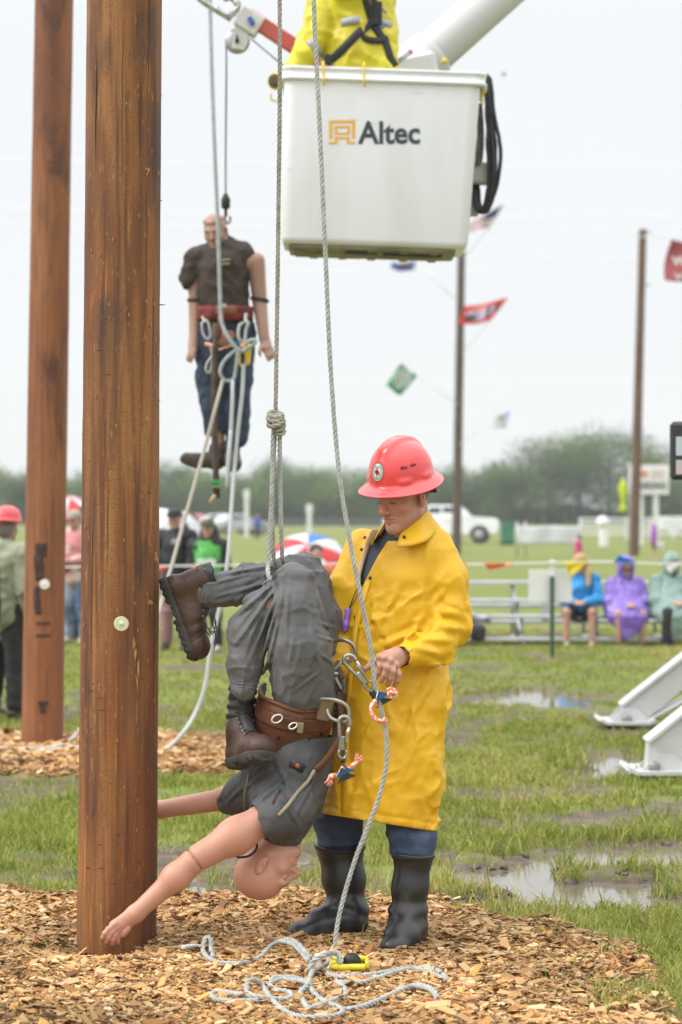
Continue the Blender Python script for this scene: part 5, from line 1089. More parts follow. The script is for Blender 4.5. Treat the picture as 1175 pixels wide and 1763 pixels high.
for pts, rs in (([(199,1590,8.57),(187,1600,8.555),(181,1607,8.55),(177,1614,8.552)], [.0105,.0098,.009,.008]), ([(201,1596,8.572),(191,1607,8.558),(187,1614,8.555),(184,1621,8.558)], [.0105,.0098,.009,.008]), ([(205,1600,8.58),(197,1611,8.568),(195,1618,8.566),(194,1624,8.57)], [.0102,.0095,.0088,.0078]), ([(210,1602,8.59),(204,1612,8.582),(203,1618,8.582),(203,1623,8.585)], [.0095,.0088,.008,.007]), ([(222,1588,8.60),(219,1599,8.585),(215,1605,8.58),(212,1610,8.578)], [.0135,.0125,.011,.009])): F.chain([D(*p) for p in pts], rs, .006)
V3, Q3 = F.polygonise()
F = SDF(D(150,1450,8.9), D(450,1330,9.15), .006); F.cone(D(430,1365,8.96), D(386,1375,9.0), .05, .046, .0); F.cone(D(380,1377,9.0), D(275,1394,9.04), .041, .033, .006); F.cone(D(275,1394,9.04), D(238,1402,9.05), .033, .028, .01); F.ell(D(378,1377,9.0), .0425, k=.003); F.cone(D(238,1402,9.05), D(205,1412,9.06), .03, .03, .02, flat=(A(0,1,0), .6))
for k in range(4): F.cone(D(210,1404+5*k,9.05), D(178,1412+7*k,9.05), .009, .007, .006)
F.cone(D(222,1412,9.04), D(205,1428,9.03), .011, .009, .008); V4, Q4 = F.polygonise()
F = SDF(D(400,1460,8.55), D(600,950,9.1), .012); F.chain([D(487,1425), D(500,1350,8.82), D(520,1270,8.83), D(532,1190,8.84)], [.055,.085,.085,.085], .03); F.chain([D(525,1165,8.76), D(497,1012,8.72), D(430,1085,8.74), D(419,1180,8.73)], [.07,.05,.045,.028], .02); F.chain([D(555,1160,8.92), D(528,985,8.95), D(430,1008,8.9), D(345,1020,8.85)], [.06,.045,.045,.035], .02); F.cone(D(487,1400), sh, .05, .05, .02); F.cone(D(480,1390,8.85), D(430,1365,8.96), .05, .045, .02); V5, Q5 = F.polygonise()
Vm, Qm = join_vq((V1,Q1), (V2,Q2), (V3,Q3), (V4,Q4), (V5,Q5)); put('body', mesh_np('body', Vm, quads=Qm), vinyl, dum)
# ---- trousers
def line_fold(pairs):
    def f(p):
        x = to_px(p); o_ = 0
        for (a, b, w, wd) in pairs:
            a = np.array(a, float); b = np.array(b, float); ab = b-a; t = np.clip(((x-a)@ab)/(ab@ab), 0, 1); d = np.linalg.norm(x-a-t[..., None]*ab, axis=-1)/FPX*8.8; o_ = o_+w*(np.exp(-(d/wd)**2)-.6*np.exp(-((d-2*wd)/wd)**2))*np.sin(np.clip(t, .06, .94)*math.pi)
        return o_*(p[..., 1] < 8.93)
    return f
F = SDF(D(335,1260,8.5), D(600,945,9.12), .005)
F.chain([D(548,1165,8.93), D(546,1060,8.95), D(530,1000,8.955), D(521,984,8.95)], [.075,.083,.072,.068], .02)
F.chain([D(519,985,8.95), D(480,995,8.935), D(432,1006,8.90), D(385,1015,8.87), D(358,1018,8.86)], [.066,.066,.078,.068,.058], .018)
F.chain([D(487,1006,8.76), D(450,1048,8.75), D(432,1092,8.75), D(422,1145,8.74), D(419,1182,8.73)], [.045,.075,.088,.068,.050], .012)
F.chain([D(522,1178,8.75), D(513,1110,8.71), D(505,1040,8.705), D(506,1000,8.71)], [.118,.118,.092,.070], .012)
F.ell(D(535,1180,8.84), (.125,.13,.12), k=.04)
F.box(D(512,990,8.72), (.058,.045,.012), roty(-.12), .006, .02)
F.displace(line_fold([((488,990),(395,1070),.010,.007),((488,992),(405,1110),.010,.007),((489,995),(425,1150),.012,.007),((490,1000),(447,1150),.012,.007),((491,1010),(448,1200),.010,.006),((490,985),(380,1035),.006,.006),((540,1000),(575,1110),.005,.007),((548,1020),(556,1060),.005,.006),((545,1070),(585,1085),.006,.006),((545,1095),(583,1105),.005,.005),((525,1030),(550,1140),.005,.007),((455,1100),(450,1160),.004,.006),((545,1120),(585,1150),.007,.005),((470,1120),(500,1190),.005,.008),((500,1195),(560,1150),.006,.006),((497,1000),(492,1120),.006,.006),((480,972),(370,990),.007,.006),((470,1000),(365,1030),.007,.006),((440,985),(365,1005),.006,.005)]))
F.displace(fold(frame(nrm(D(358,1018)-D(500,988))), (18,18,5), .007, 81, 2.2)); F.displace(fold(frame(A(.25,0,1)), (14,14,3), .009, 87, 3.0)); F.displace(fold(frame(A(-.6,0,1)), (12,12,3.5), .007, 88, 3.2)); F.displace(crumple(20, .002, 83))
def gather(c, ax, wd): return lambda p: np.exp(-(((p-c)@ax)/wd)**2)*np.exp(-(np.linalg.norm(p-c, axis=-1)/.085)**4)*.005*np.sin(((p-c)@ax)*420+6*vnoise(p*22, 6))
F.displace(gather(D(352,1019,8.86), nrm(D(352,1019)-D(432,1006)), .022)); F.displace(gather(D(419,1178,8.73), nrm(D(419,1182)-D(422,1145)), .016))
put('trousers', F.mesh('trousers'), gcl, dum)
# ---- shirt
F = SDF(D(360,1475,8.5), D(605,1260,9.12), .005)
F.chain([D(524,1275,8.83), D(510,1320,8.825), D(494,1375,8.81), D(486,1412,8.79)], [.105,.122,.125,.10], .03); F.cone(D(487,1412,8.79), D(489,1442,8.79), .082, .048, .03); F.cone(D(505,1425,8.74), D(512,1447,8.74), .02, .008, .02)
F.chain([D(462,1345,8.88), D(420,1368,8.95), D(392,1379,8.985)], [.10,.068,.05], .03)
F.chain([D(500,1392,8.72), D(478,1402,8.68), D(466,1409,8.665)], [.086,.084,.082], .03)
F.fn(D(360,1475,8.5), D(480,1300,8.76), lambda p: .02-((p-D(463,1408,8.66))@nrm(sh-e0)) if False else ((p-D(462,1411,8.66))@nrm(e0-sh)*-1) , 0, '-') if False else None
axn = nrm(e0-sh); F.cone(D(470,1404,8.67), D(440,1422,8.65), .071, .070, .006, '-'); F.cone(D(395,1378,8.985), D(360,1384,9.0), .044, .046, .004, '-')
F.displace(line_fold([((470,1300),(520,1400),.006,.008),((560,1305),(500,1420),.008,.007),((480,1310),(400,1375),.007,.006),((500,1330),(440,1385),.008,.007),((545,1300),(535,1390),.006,.007),((470,1345),(520,1430),.008,.006),((430,1340),(385,1390),.006,.006)])); F.displace(crumple(16, .004, 91)); F.displace(fold(frame(A(-.3,0,-1)), (12,12,3), .006, 92))
F.box(D(478,1372,8.62), (.004,.05,.03), roty(.5), .002, .004, '-')
put('shirt', F.mesh('shirt'), gsh, dum); 
dbv = BVHTree.FromPolygons(*(lambda m: ([v.co[:] for v in m.vertices], [tuple(p.vertices) for p in m.polygons]))([c for c in dum.children if c.name.startswith('shirt')][0].data))
def strip_on(bv, pts, w, off, th, fall=8.7):
    c = [ray_at(bv, x, y, off, fall) for x, y in pts]; g = []
    for i, (p, n) in enumerate(c):
        t = nrm(c[min(i+1, len(c)-1)][0]-c[max(i-1, 0)][0]); s_ = nrm(np.cross(t, A(0,-1,0))); g.append([p-s_*w/2, p, p+s_*w/2])
    mb = MB(); mb.sheet(g, th); return mb
put('strap', strip_on(dbv, [(430,1328),(427,1345),(424,1365),(421,1392)], .006, .006, .003), webm, dum); put('strap', strip_on(dbv, [(541,1326),(528,1344),(512,1365),(495,1386),(479,1404)], .012, .008, .003), webm, dum)
mb = strip_on(dbv, [(500,1312),(512,1318),(524,1325)], .032, .003, .004); put('pocket_patch', mb, blther, dum); c_, n_ = ray_at(dbv, 512, 1318, .008); mb = MB(); mb.lathe([(.002,-.002),(.009,-.002),(.008,.002),(.002,.0025)], c_, 12, frame(n_)); put('patch_disc', mb, mat('orange_patch', (.38,.12,.04), rough=.6), dum)
mb = MB(); mb.tube(catmull([D(400,1469,8.72), D(413,1476,8.70), D(430,1473,8.69), D(441,1463,8.69), D(443,1452,8.71)], .004), .0045, 7); put('neck_loop', mb, blk, dum)
# ---- boots: heel -> toe along t, shaft along u
def work_boot(heel, t, u, L, sc=1.0, seed=1, ch=.19):
    t = nrm(t); u = nrm(u-t*np.dot(u, t)); s = np.cross(t, u); q = lambda a, b, c: heel+t*a*sc+s*b*sc+u*c*sc; R = np.stack([t, s, u], 1); corners = np.array([q(a, b, c) for a in (-.06, L+.05) for b in (-.07,.07) for c in (-.05,ch+.05)])
    lo, hi = corners.min(0), corners.max(0); F = SDF(lo, hi, .0036)
    F.cone(q(.025,0,.05), q(.035,0,.15), .042*sc, .048*sc, .02); F.cone(q(.02,0,.035), q(L*.5,0,.038), .039*sc, .042*sc, .02); F.cone(q(L*.5,0,.038), q(L-.045,0,.035), .044*sc, .046*sc, .02); F.ell(q(L-.05,0,.034), A(.052,.049,.036)*sc, R, .02); F.cone(q(.045,0,.115), q(L*.58,0,.055), .042*sc, .036*sc, .04)
    F.fn(lo, hi, lambda p: (p-q(0,0,.012))@u, 0, '-'); F.fn(lo, hi, lambda p: -((p-q(0,0,.162))@u-.12*((p-q(.04,0,0))@t)), 0, '-')
    F.displace(lambda p: .0025*fbm(p*22, 2, seed)); F.displace(lambda p: .0028*np.sin(((p-q(L*.62,0,0))@t)*130)*np.exp(-(((p-q(L*.62,0,.07))@t)/.03)**2))
    F.displace(lambda p: -.002*np.exp(-((((p-q(L-.085,0,0))@t)-.35*np.abs((p-q(0,0,0))@s))/.003)**2)); up = put('boot', F.mesh('boot'), leather, dum)
    S = SDF(lo, hi, .0036); S.cone(q(.015,0,.02), q(L*.45,0,.02), .043*sc, .040*sc, .02); S.cone(q(L*.45,0,.02), q(L-.045,0,.02), .042*sc, .051*sc, .02); S.fn(lo, hi, lambda p: -(np.abs((p-q(0,0,.003))@u)-.017*sc), 0, '-')
    S.fn(lo, hi, lambda p: np.maximum(-(np.abs((p-q(L*.36,0,0))@t)-.028), (p-q(0,0,-.006))@u)*1.0 if False else np.maximum(np.abs((p-q(L*.36,0,0))@t)-.03, (p-q(0,0,-.004))@u), 0, '-')
    S.displace(lambda p: .0022*np.sign(np.sin(((p-heel)@t)*230))*((p-q(0,0,-.002))@u < 0)); put('sole', S.mesh('sole'), solem, up)
    K = SDF(lo, hi, .004); K.cone(q(.03,0,.135), q(.036,0,ch), .046*sc, .048*sc, 0); K.cone(q(.03,0,ch-.03), q(.04,0,ch+.05), .036*sc, .042*sc, 0, '-'); K.fn(lo, hi, lambda p: -((p-q(0,0,ch-.005))@u), 0, '-'); K.displace(lambda p: .004*np.sin(((p-heel)@u)*190+2*vnoise(p*20, 3))*(ch > .2)); K.fn(lo, hi, lambda p: (p-q(0,0,.135))@u, 0, '-'); K.displace(crumple(30, .003, seed)); put('boot_collar', K.mesh('boot_collar'), blther, up)
    Tn = SDF(lo, hi, .004); Tn.cone(q(.075,0,.16), q(L*.55,0,.075), .024*sc, .022*sc, 0); Tn.cone(q(L*.62,0,.05), q(.06,0,.14), .016, .02, .01); put('tongue', Tn.mesh('tongue'), blther, up)
    bv = bvh_of(up.data); mb = MB(); me_ = MB()
    for k in range(6):
        v = k/5; a = q(.075+.085*(1-v)+.0, 0, .10+.085*v)+0; 
        for sg in (-1, 1):
            e = q(.08+.075*(1-v), sg*(.026+.006*v), .085+.075*v); h = bv.find_nearest(Vector(e)); 
            if h[0] is None: continue
            e2 = np.array(h[0])+np.array(h[1])*.002; me_.ball(e2, .0035, n=8)
            o_ = q(.08+.075*(1-min(1, v+.2))+.02, -sg*.02, .11+.075*min(1, v+.2)); h2 = bv.find_nearest(Vector(o_)); e3 = np.array(h2[0])+np.array(h2[1])*.004
            mid = (e2+e3)/2+(t*.5+u*.5)*.012; mb.tube(catmull([e2, mid, e3], .006), .0022, 5)
    put('laces', mb, blther, up); put('eyelet', me_, steelm, up); return up, q
bB, qB = work_boot(D(282,1006,8.86), A(.36,0,-.93), A(.93,.0,.36), .30, 1.0, 2)
mb = MB()
for k, pts in enumerate(([(362,1052),(372,1070),(366,1092),(358,1080)], [(360,1055),(368,1078),(372,1100),(369,1118)], [(358,1050),(350,1075),(362,1095)], [(364,1058),(374,1085),(362,1088)])): mb.tube(catmull([D(x, y, 8.80-.004*k) for x, y in pts], .005), .0022, 5)
put('lace_ends', mb, blther, bB)
bA, qA = work_boot(D(404,1318,8.80), A(.40,-.86,.20), A(.06,.22,.97), .29, 1.0, 5, .29)
# ---- lineman's belt
nb = nrm(A(.14,-.30,.95)); Rb = frame(nb); cb = D(512,1215,8.82)
def band(nm, z0, z1, rx, ry, th, a0, a1, m, off=(0,0), flare=0.0, scal=0.0, parent=dum, n=60):
    g = []
    for a in np.linspace(a0, a1, n):
        row = []
        for v in np.linspace(0, 1, 8): k = 1+flare*(2*v-1); z = z0+(z1-z0)*v; sx = (z)*off[0]; row.append(cb+Rb@A(math.cos(a)*rx*k+sx, math.sin(a)*ry*k, z+scal*math.sin(a*2)*(1-v)))
        g.append(row)
    mb = MB(); mb.sheet(g, th); return put(nm, mb, m, parent)
band('belt_pad', -.19, .035, .136, .126, .012, -3.6, .46, beltm, off=(.10,0), flare=.03)
band('belt_strap', -.045, .005, .147, .138, .007, -3.55, .1, beltm, off=(.1,0))
band('belt_strap', -.14, -.115, .143, .133, .004, -3.3, .1, beltm, off=(.1,0)); 
for z in (-.178, -.163, -.010+.04): band('stitching', z, z+.0025, .1435, .1335, .003, -3.3, .3, mat('tan_stitching', (.30,.15,.07), rough=.8), off=(.1,0))
g = []; mb = MB()
for a in np.linspace(-3.6, .46, 60):
    c0 = cb+Rb@A(math.cos(a)*.144+.0035, math.sin(a)*.134, .040+.004*math.sin(a*5)); g.append(c0)
mb.tube(np.array(g), .0085, 8); put('rolled_edge', mb, beltm, dum)
def bel(a, z, k=1.0): return cb+Rb@A(math.cos(a)*.153*k+z*.1, math.sin(a)*.144*k, z)
wht = mat('bright_steel', (.75,.74,.70), rough=.3, metal=.4)
for a, z, s_ in ((-2.02,-.005,1.0),(-1.62,-.018,.75)):
    c = bel(a, z, 1.04); mb = MB(); mb.tube(np.array([c+A(math.cos(t)*.018*s_+.006*math.sin(t), -.004, math.sin(t)*.015*s_) for t in np.linspace(0, 2*math.pi, 20, endpoint=False)]), .0032, 7, closed=True); put('d_ring', mb, wht, dum)
mb = MB(); c = bel(-1.45,-.022,1.045); mb.box(c, (.022,.008,.042), Rb, bev=.003); put('buckle', mb, mat('tan_tag', (.32,.25,.18), rough=.6), dum)
mb = MB(); c = bel(-1.55,.01,1.04); mb.box(c, (.04,.004,.024), Rb, bev=.002); put('leather_patch', mb, mat('red_leather', (.16,.05,.03), rough=.6), dum)
# holes, rivets and grime spots on the pad
mb = MB()
for a, z in ((-1.1,-.075),(-1.9,-.08),(-.75,-.06),(-1.35,-.095),(-2.1,-.11)): mb.lathe([(.001,-.002),(.007,-.002),(.006,.002),(.001,.002)], bel(a, z, .955), 10, frame(Rb@A(math.cos(a), math.sin(a), 0)))
put('belt_holes', mb, mat('dark_hole', (.015,.01,.008), rough=.9), dum)
# large D rings at the hip
def arc(pts, r, nm, m, parent=dum, dsx=.006): mb = MB(); mb.tube(catmull(pts, dsx), r, 9); return put(nm, mb, m, parent)
arc([D(541,1205,8.69), D(556,1203,8.665), D(580,1206,8.65), D(597,1215,8.65), D(602,1230,8.65), D(597,1241,8.65), D(585,1242,8.66), D(570,1236,8.67), D(564,1222,8.68), D(568,1212,8.69)], .0075, 'hip_ring', steelm)
arc([D(578,1103,8.80), D(592,1102,8.77), D(606,1108,8.76), D(612,1121,8.76), D(608,1135,8.765), D(596,1140,8.775), D(582,1140,8.80)], .0075, 'hip_ring', steelm)
arc([D(600,1132,8.76), D(588,1140,8.77), D(577,1152,8.78)], .005, 'hip_link', wht)
mb = MB(); mb.box(D(560,1222,8.685), (.05,.018,.085), Rb@roty(.1), bev=.006); put('ring_keeper', mb, mat('dull_brass', (.26,.21,.14), rough=.5, metal=.5), dum)
# hanging belt tail and side webbing
def ribbon(pts, w, th, m, nm, twist=0.0, face=(0,-1,0)):
    p = catmull([D(*q) for q in pts], .01); g = []
    for i in range(len(p)):
        t = nrm(p[min(i+1, len(p)-1)]-p[max(i-1, 0)]); s_ = nrm(np.cross(t, nrm(A(*face)+A(twist*math.sin(i*.3),0,0)))); g.append([p[i]-s_*w/2, p[i], p[i]+s_*w/2])
    mb = MB(); mb.sheet(g, th); return put(nm, mb, m, dum)
ribbon([(580,1190,8.74),(588,1230,8.73),(585,1262,8.72),(574,1290,8.72),(560,1310,8.72),(543,1326,8.71)], .022, .005, beltm, 'belt_tail', .5); ribbon([(585,1165,8.76),(588,1200,8.745),(582,1240,8.735),(577,1275,8.73),(566,1300,8.73)], .030, .005, mat('dark_brown_leather', (.05,.025,.014), rough=.6), 'side_strap', .4); ribbon([(592,1170,8.755),(592,1195,8.75),(585,1235,8.74)], .016, .004, mat('grey_webbing', (.13,.11,.085), rough=.85), 'side_strap', .3)
mb = MB(); rk = np.random.default_rng(9)
for k in range(7): x0 = 575+rk.uniform(-6,8); y0 = 1145+rk.uniform(0,25); mb.tube(catmull([D(x0,y0,8.745), D(x0+rk.uniform(-8,12),y0+rk.uniform(5,18),8.735), D(x0+rk.uniform(-10,12),y0+rk.uniform(15,38),8.74)], .006), .004, 6)
mb.tube(catmull([D(548,1113,8.74), D(556,1130,8.735), D(566,1150,8.735), D(577,1163,8.74)], .006), .0035, 6); mb.box(D(581,1182,8.735), (.018,.012,.035), roty(.4), bev=.004); put('buckle_cords', mb, blther, dum)
mb = MB(); mb.box(D(583,1176,8.725), (.012,.01,.05), roty(-.5), bev=.003); mb.box(D(576,1160,8.73), (.03,.008,.01), bev=.003); put('side_buckle', mb, steelm, dum)
# ---- snap hooks with their blue tags and orange cords
blue = mat('blue_anodised', (.02,.085,.22), rough=.35, metal=.3, col2=(.03,.12,.28), nscale=40); orc = mat('orange_white_cord', (.80,.17,.07), rough=.7, col2=(.78,.6,.5), nscale=110, lo=.48, hi=.56, detail=1)
Rimg = np.stack([A(1,0,0), A(0,0,1), A(0,-1,0)], 1)
def snap_hook(label, top, bot, dd, side):
    a, b = D(*top, dd), D(*bot, dd); ax_ = nrm(b-a); L = np.linalg.norm(b-a); w = nrm(np.cross(ax_, A(0,1,0)))*side; q = lambda s_, t_: a+ax_*s_*L+w*t_
    t = thing('snap_hook', label, 'snap hook', tuple(a), 'steel snap hooks on the hip rings')
    mb = MB(); mb.tube(catmull([q(.50,-.012), q(.2,-.017), q(.03,-.016), q(-.04,.0), q(.02,.017), q(.12,.021), q(.2,.02)], .004), .0072, 9); mb.box(q(.62,-.005), (.024,.012,L*.36), np.stack([w, np.cross(ax_, w), ax_], 1), bev=.004); put('hook_body', mb, steelm, t)
    mb = MB(); mb.tube([q(.2,.02), q(.36,.016), q(.58,.008)], [.006,.0068,.006], 8); mb.box(q(.45,.012), (.008,.014,L*.3), np.stack([w, np.cross(ax_, w), ax_], 1)@roty(.06), bev=.003); put('gate', mb, mat('gate_steel', (.5,.5,.48), rough=.3, metal=.9), t)
    mb = MB(); mb.tube(catmull([q(.78,-.012), q(.9,-.014), q(1.0,.0), q(.9,.014), q(.78,.012)], .004), .0055, 8); put('swivel_eye', mb, steelm, t); mb = MB(); mb.tube([q(.97,.0), q(1.08,.003)], .009, 8); put('shackle', mb, blther, t); return t
def tri(t, pts, dd, th=.012):
    poly = [((x-CX)/FPX*dd, CAMH-(y-CY)/FPX*dd) for x, y in pts]; c = np.mean(poly, 0); mb = MB(); mb.prism(poly, (0, dd, 0), Rimg, th); put('blue_tag', mb, blue, t)
    pr = [tuple(np.array(p)*1.06-c*.06) for p in poly]; mb = MB(); mb.tube(np.array([(x, dd-th/2, z) for x, z in [poly[0], poly[1]]]), .0018, 5); put('tag_edge', mb, wht, t)
    mb = MB(); mb.prism([tuple(np.array(p)+A(.006,-.022)) for p in poly], (0, dd+.02, 0), Rimg, .012); put('back_plate', mb, mat('dark_olive_plate', (.05,.05,.035), rough=.6), t)
def fray(mb, c, d, L, sd, n=16):
    rr = np.random.default_rng(sd)
    for k in range(n): e = nrm(nrm(d)+rr.normal(0, .35, 3)); mb.tube([c, c+e*L*.6, c+e*L*rr.uniform(.8, 1.1)+rr.normal(0, .002, 3)], [.004,.0032,.0012], 5)
s1 = snap_hook('steel snap hook hanging straight below the belt with frayed orange cord', (593,1236), (590,1307), 8.645, 1)
tri(s1, [(578,1340),(589,1318),(611,1326)], 8.64)
mb = MB(); mb.tube(catmull([D(585,1325,8.635), D(590,1321,8.63), D(594,1324,8.63)], .003), .003, 6); mb.tube(catmull([D(600,1324,8.645), D(608,1318,8.64), D(614,1312,8.64)], .004), .009, 7); fray(mb, D(612,1314,8.64), A(.55,0,.8), .034, 1); mb.tube(catmull([D(580,1334,8.645), D(572,1336,8.64), D(566,1342,8.64)], .004), .008, 7); mb.ball(D(571,1337,8.64), .012, n=8); fray(mb, D(568,1340,8.64), A(-.2,0,-1), .028, 2); put('orange_cord', mb, orc, s1)
s2 = snap_hook('steel snap hook slanting to the slack rope by the hand, with looped orange cord', (597,1132), (643,1188), 8.66, 1)
tri(s2, [(646,1210),(651,1190),(673,1194)], 8.585)
mb = MB(); mb.tube(np.array([D(676+6.5*math.cos(t), 1194+6.5*math.sin(t), 8.58) for t in np.linspace(0, 2*math.pi, 18, endpoint=False)]), .0072, 7, closed=True); mb.ball(D(674,1192,8.575), .012, n=8); mb.tube(catmull([D(668,1188,8.58), D(673,1186,8.575), D(679,1189,8.575), D(681,1195,8.57)], .004), .007, 7)
mb.tube(catmull([D(647,1206,8.585), D(641,1214,8.575), D(640,1226,8.57), D(645,1236,8.57), D(653,1241,8.57), D(660,1242,8.57)], .004), .0082, 8); fray(mb, D(658,1241,8.57), A(1,0,.1), .02, 3, 12); put('orange_cord', mb, orc, s2)
mb = MB(); mb.box(D(646,1196,8.60), (.03,.03,.05), roty(-.6), bev=.008); put('rope_grab', mb, mat('gunmetal', (.05,.05,.05), rough=.45, metal=.6), s2)
# ================================================================== ROPES
rp_m = mat('grey_laid_rope', (.43,.45,.43), rough=.8, col2=(.33,.33,.30), nscale=30, lo=.4, hi=.65, bump=.4, bscale=400); rp_d = mat('weathered_rope', (.36,.34,.29), rough=.85, col2=(.26,.235,.19), nscale=26, lo=.4, hi=.65, bump=.4, bscale=400)
mb = MB(); top1 = A(-.235, 8.72, zt-.14); kx = D(475,722,8.75)
rope(mb, [top1, D(482,0,8.74), D(480,350,8.75), kx+A(0,0,.03)], .0082); 
hang_rope = thing('hanging_rope', 'taut grey laid rope knotted above the dummy knees and looped round its legs', 'rope', tuple(kx)); put('taut_line', mb, rp_d, hang_rope)
mb = MB()
for pts in ([kx+A(.0,0,.01), D(471,745,8.74), D(468,850,8.735), D(463,960,8.72), D(462,985,8.68), D(466,1000,8.66)], [kx+A(.006,.01,0), D(474,745,8.76), D(469,850,8.77), D(471,950,8.80), D(474,972,8.86), D(478,992,9.0)], [kx+A(.012,0,0), D(482,750,8.745), D(483,850,8.76), D(486,950,8.80), D(487,965,8.84), D(489,990,9.0)]): rope(mb, pts, .0085)
put('leg_loop', mb, rp_m, hang_rope)
mb = MB()
for (cx_, cy_, rx, rz_, dd, ph) in ((474,720,.026,.013,8.725,0),(476,728,.027,.013,8.72,.5),(475,714,.024,.011,8.73,-.3),(483,736,.013,.012,8.73,.8),(484,744,.011,.010,8.735,.3)):
    c = D(cx_, cy_, dd); rope(mb, [c+A(rx*math.cos(t), .018*math.sin(t), rz_*math.sin(t+ph)) for t in np.linspace(0, 2*math.pi, 12)], .0092, .004)
put('knot', mb, rp_d, hang_rope)
slack = thing('slack_rope', 'slack grey rope falling past the man’s hand to the coils on the wood chips'.replace('’',"'"), 'rope', tuple(A(*G(576,1656)[:2], 0)))
mb = MB(); rope(mb, [A(-.055,8.72,zt-.14), P(553,-600,8.68), P(543,-250,8.63), P(540,-60,8.615), P(542,40,8.61), P(550,200,8.60), P(560,420,8.60), P(570,640,8.60), P(585,820,8.60), P(603,930,8.60), P(622,1030,8.59), P(637,1105,8.59), P(643,1150,8.59), P(646,1180,8.59), P(652,1205,8.60), P(660,1235,8.60), P(666,1275,8.60), P(665,1320,8.60), P(652,1375,8.60), P(635,1420,8.60), P(612,1480,8.59), P(592,1545,8.58), P(580,1600,8.57), P(576,1650,8.56)], .0086); put('falling_line', mb, rp_m, slack)
def gp3(px, py, z=.012): g = G(px, py, .03); h = float(ground_h(g[0:1], g[1:2])[0][0]); q = G(px, py, h+.004+z); return q
def coil(pts, r=.0098): return [gp3(p[0], p[1], p[2] if len(p) > 2 else .012) for p in pts]
mb = MB()
rope(mb, coil([(576,1648,.03),(560,1662,.02),(540,1672,.02),(533,1690),(538,1705),(556,1722),(590,1738),(580,1748),(545,1752),(508,1748),(482,1734),(462,1712),(455,1700),(445,1690,.03),(430,1688,.04),(425,1700,.02),(430,1716),(445,1722)]), .009); put('coil', mb, rp_m, slack)
mb = MB(); rope(mb, coil([(445,1722),(400,1724),(372,1720),(365,1712),(380,1708),(430,1714,.026),(470,1720),(500,1718),(498,1708),(475,1704),(466,1694),(490,1686),(530,1692,.026),(518,1708),(523,1724),(535,1735),(575,1722),(594,1714),(594,1700),(580,1690),(592,1692),(630,1690),(680,1674),(720,1667),(752,1670),(770,1685)]), .009); put('coil', mb, rp_m, slack)
mb = MB(); rope(mb, coil([(563,1676),(590,1682),(640,1678),(700,1668),(735,1672),(768,1687)]), .009); rope(mb, coil([(466,1692),(475,1683),(510,1684),(528,1690)]), .009); put('coil', mb, rp_m, slack)
mb = MB(); rope(mb, coil([(590,1740),(620,1735),(650,1724),(680,1710),(710,1698,.02),(730,1698,.03),(746,1706,.03),(754,1720)]), .0105); put('coil', mb, rp_m, slack)
mb = MB(); rope(mb, coil([(532,1655,.025),(520,1640,.04),(505,1626,.05),(485,1620,.045),(468,1628,.02),(452,1645),(430,1656),(400,1659),(375,1656),(358,1648),(350,1636),(352,1622,.04),(356,1614,.055),(363,1618,.05),(364,1634,.02),(368,1648)]), .009); rope(mb, coil([(536,1650,.03),(524,1636,.05),(508,1621,.055),(490,1616,.05)]), .009); put('tail', mb, rp_m, slack)
mb = MB(); rope(mb, coil([(350,1630),(335,1629),(315,1631)]), .008, twist=True); put('taped_end', mb, mat('white_tape', (.6,.62,.62), rough=.6), slack)
mb = MB(); rope(mb, [gp3(533,1672,.02), gp3(540,1655,.05), gp3(558,1644,.07), gp3(578,1640,.07), gp3(586,1650,.05), gp3(586,1662,.03)], .0105); put('eye_loop', mb, rp_m, slack)
# yellow pulley block
blk_t = thing('pulley_block', 'yellow rope pulley block with a black wheel lying in the rope coils', 'pulley', tuple(gp3(598,1660,0)))
yb = mat('yellow_cast_block', (.66,.55,.03), rough=.38, col2=(.5,.4,.03), nscale=20, lo=.5, hi=.7)
c0 = gp3(600,1655,.035); mb = MB(); bx = lambda x, y, z: c0+A(x,y,z)
mb.tube(catmull([bx(-.055,.02,0), bx(-.01,.035,.004), bx(.03,.04,.004), bx(.058,.038,.0)], .008), .011, 8); mb.tube(catmull([bx(-.055,-.035,-.01), bx(-.02,-.05,-.012), bx(.02,-.046,-.012), bx(.058,-.046,-.012)], .008), .012, 8); mb.box(bx(.064,-.004,-.004), (.014,.1,.026), bev=.005); mb.box(bx(-.05,-.008,-.004), (.022,.08,.03), bev=.006); put('block_frame', mb, yb, blk_t)
mb = MB(); mb.lathe([(.008,-.014),(.032,-.014),(.028,0),(.032,.014),(.008,.014)], bx(.012,-.004,-.004), 22, rotx(math.pi/2)); put('block_wheel', mb, blk, blk_t)
mb = MB(); mb.tube(np.array([bx(-.078+.020*math.cos(t), -.02, .004+.030*math.sin(t)) for t in np.linspace(0, 2*math.pi, 20, endpoint=False)]), .0065, 8, closed=True); mb.tube([bx(-.115,-.015,.02), bx(-.075,-.012,.03)], .007, 8); put('carabiner', mb, wht, blk_t)
# red marker stick
rs_ = thing('marker_stick', 'thin stick with a red painted end on the wood chips beside the rope end', 'stick', tuple(gp3(757,1724,0)))
mb = MB(); mb.tube([gp3(700,1722,.006), gp3(735,1722,.008)], .005, 6); put('bare_wood', mb, big_mats[0], rs_); mb = MB(); mb.tube([gp3(733,1722,.009), gp3(785,1727,.008)], .0055, 6); put('red_end', mb, mat('red_paint', (.62,.03,.025), rough=.5), rs_)
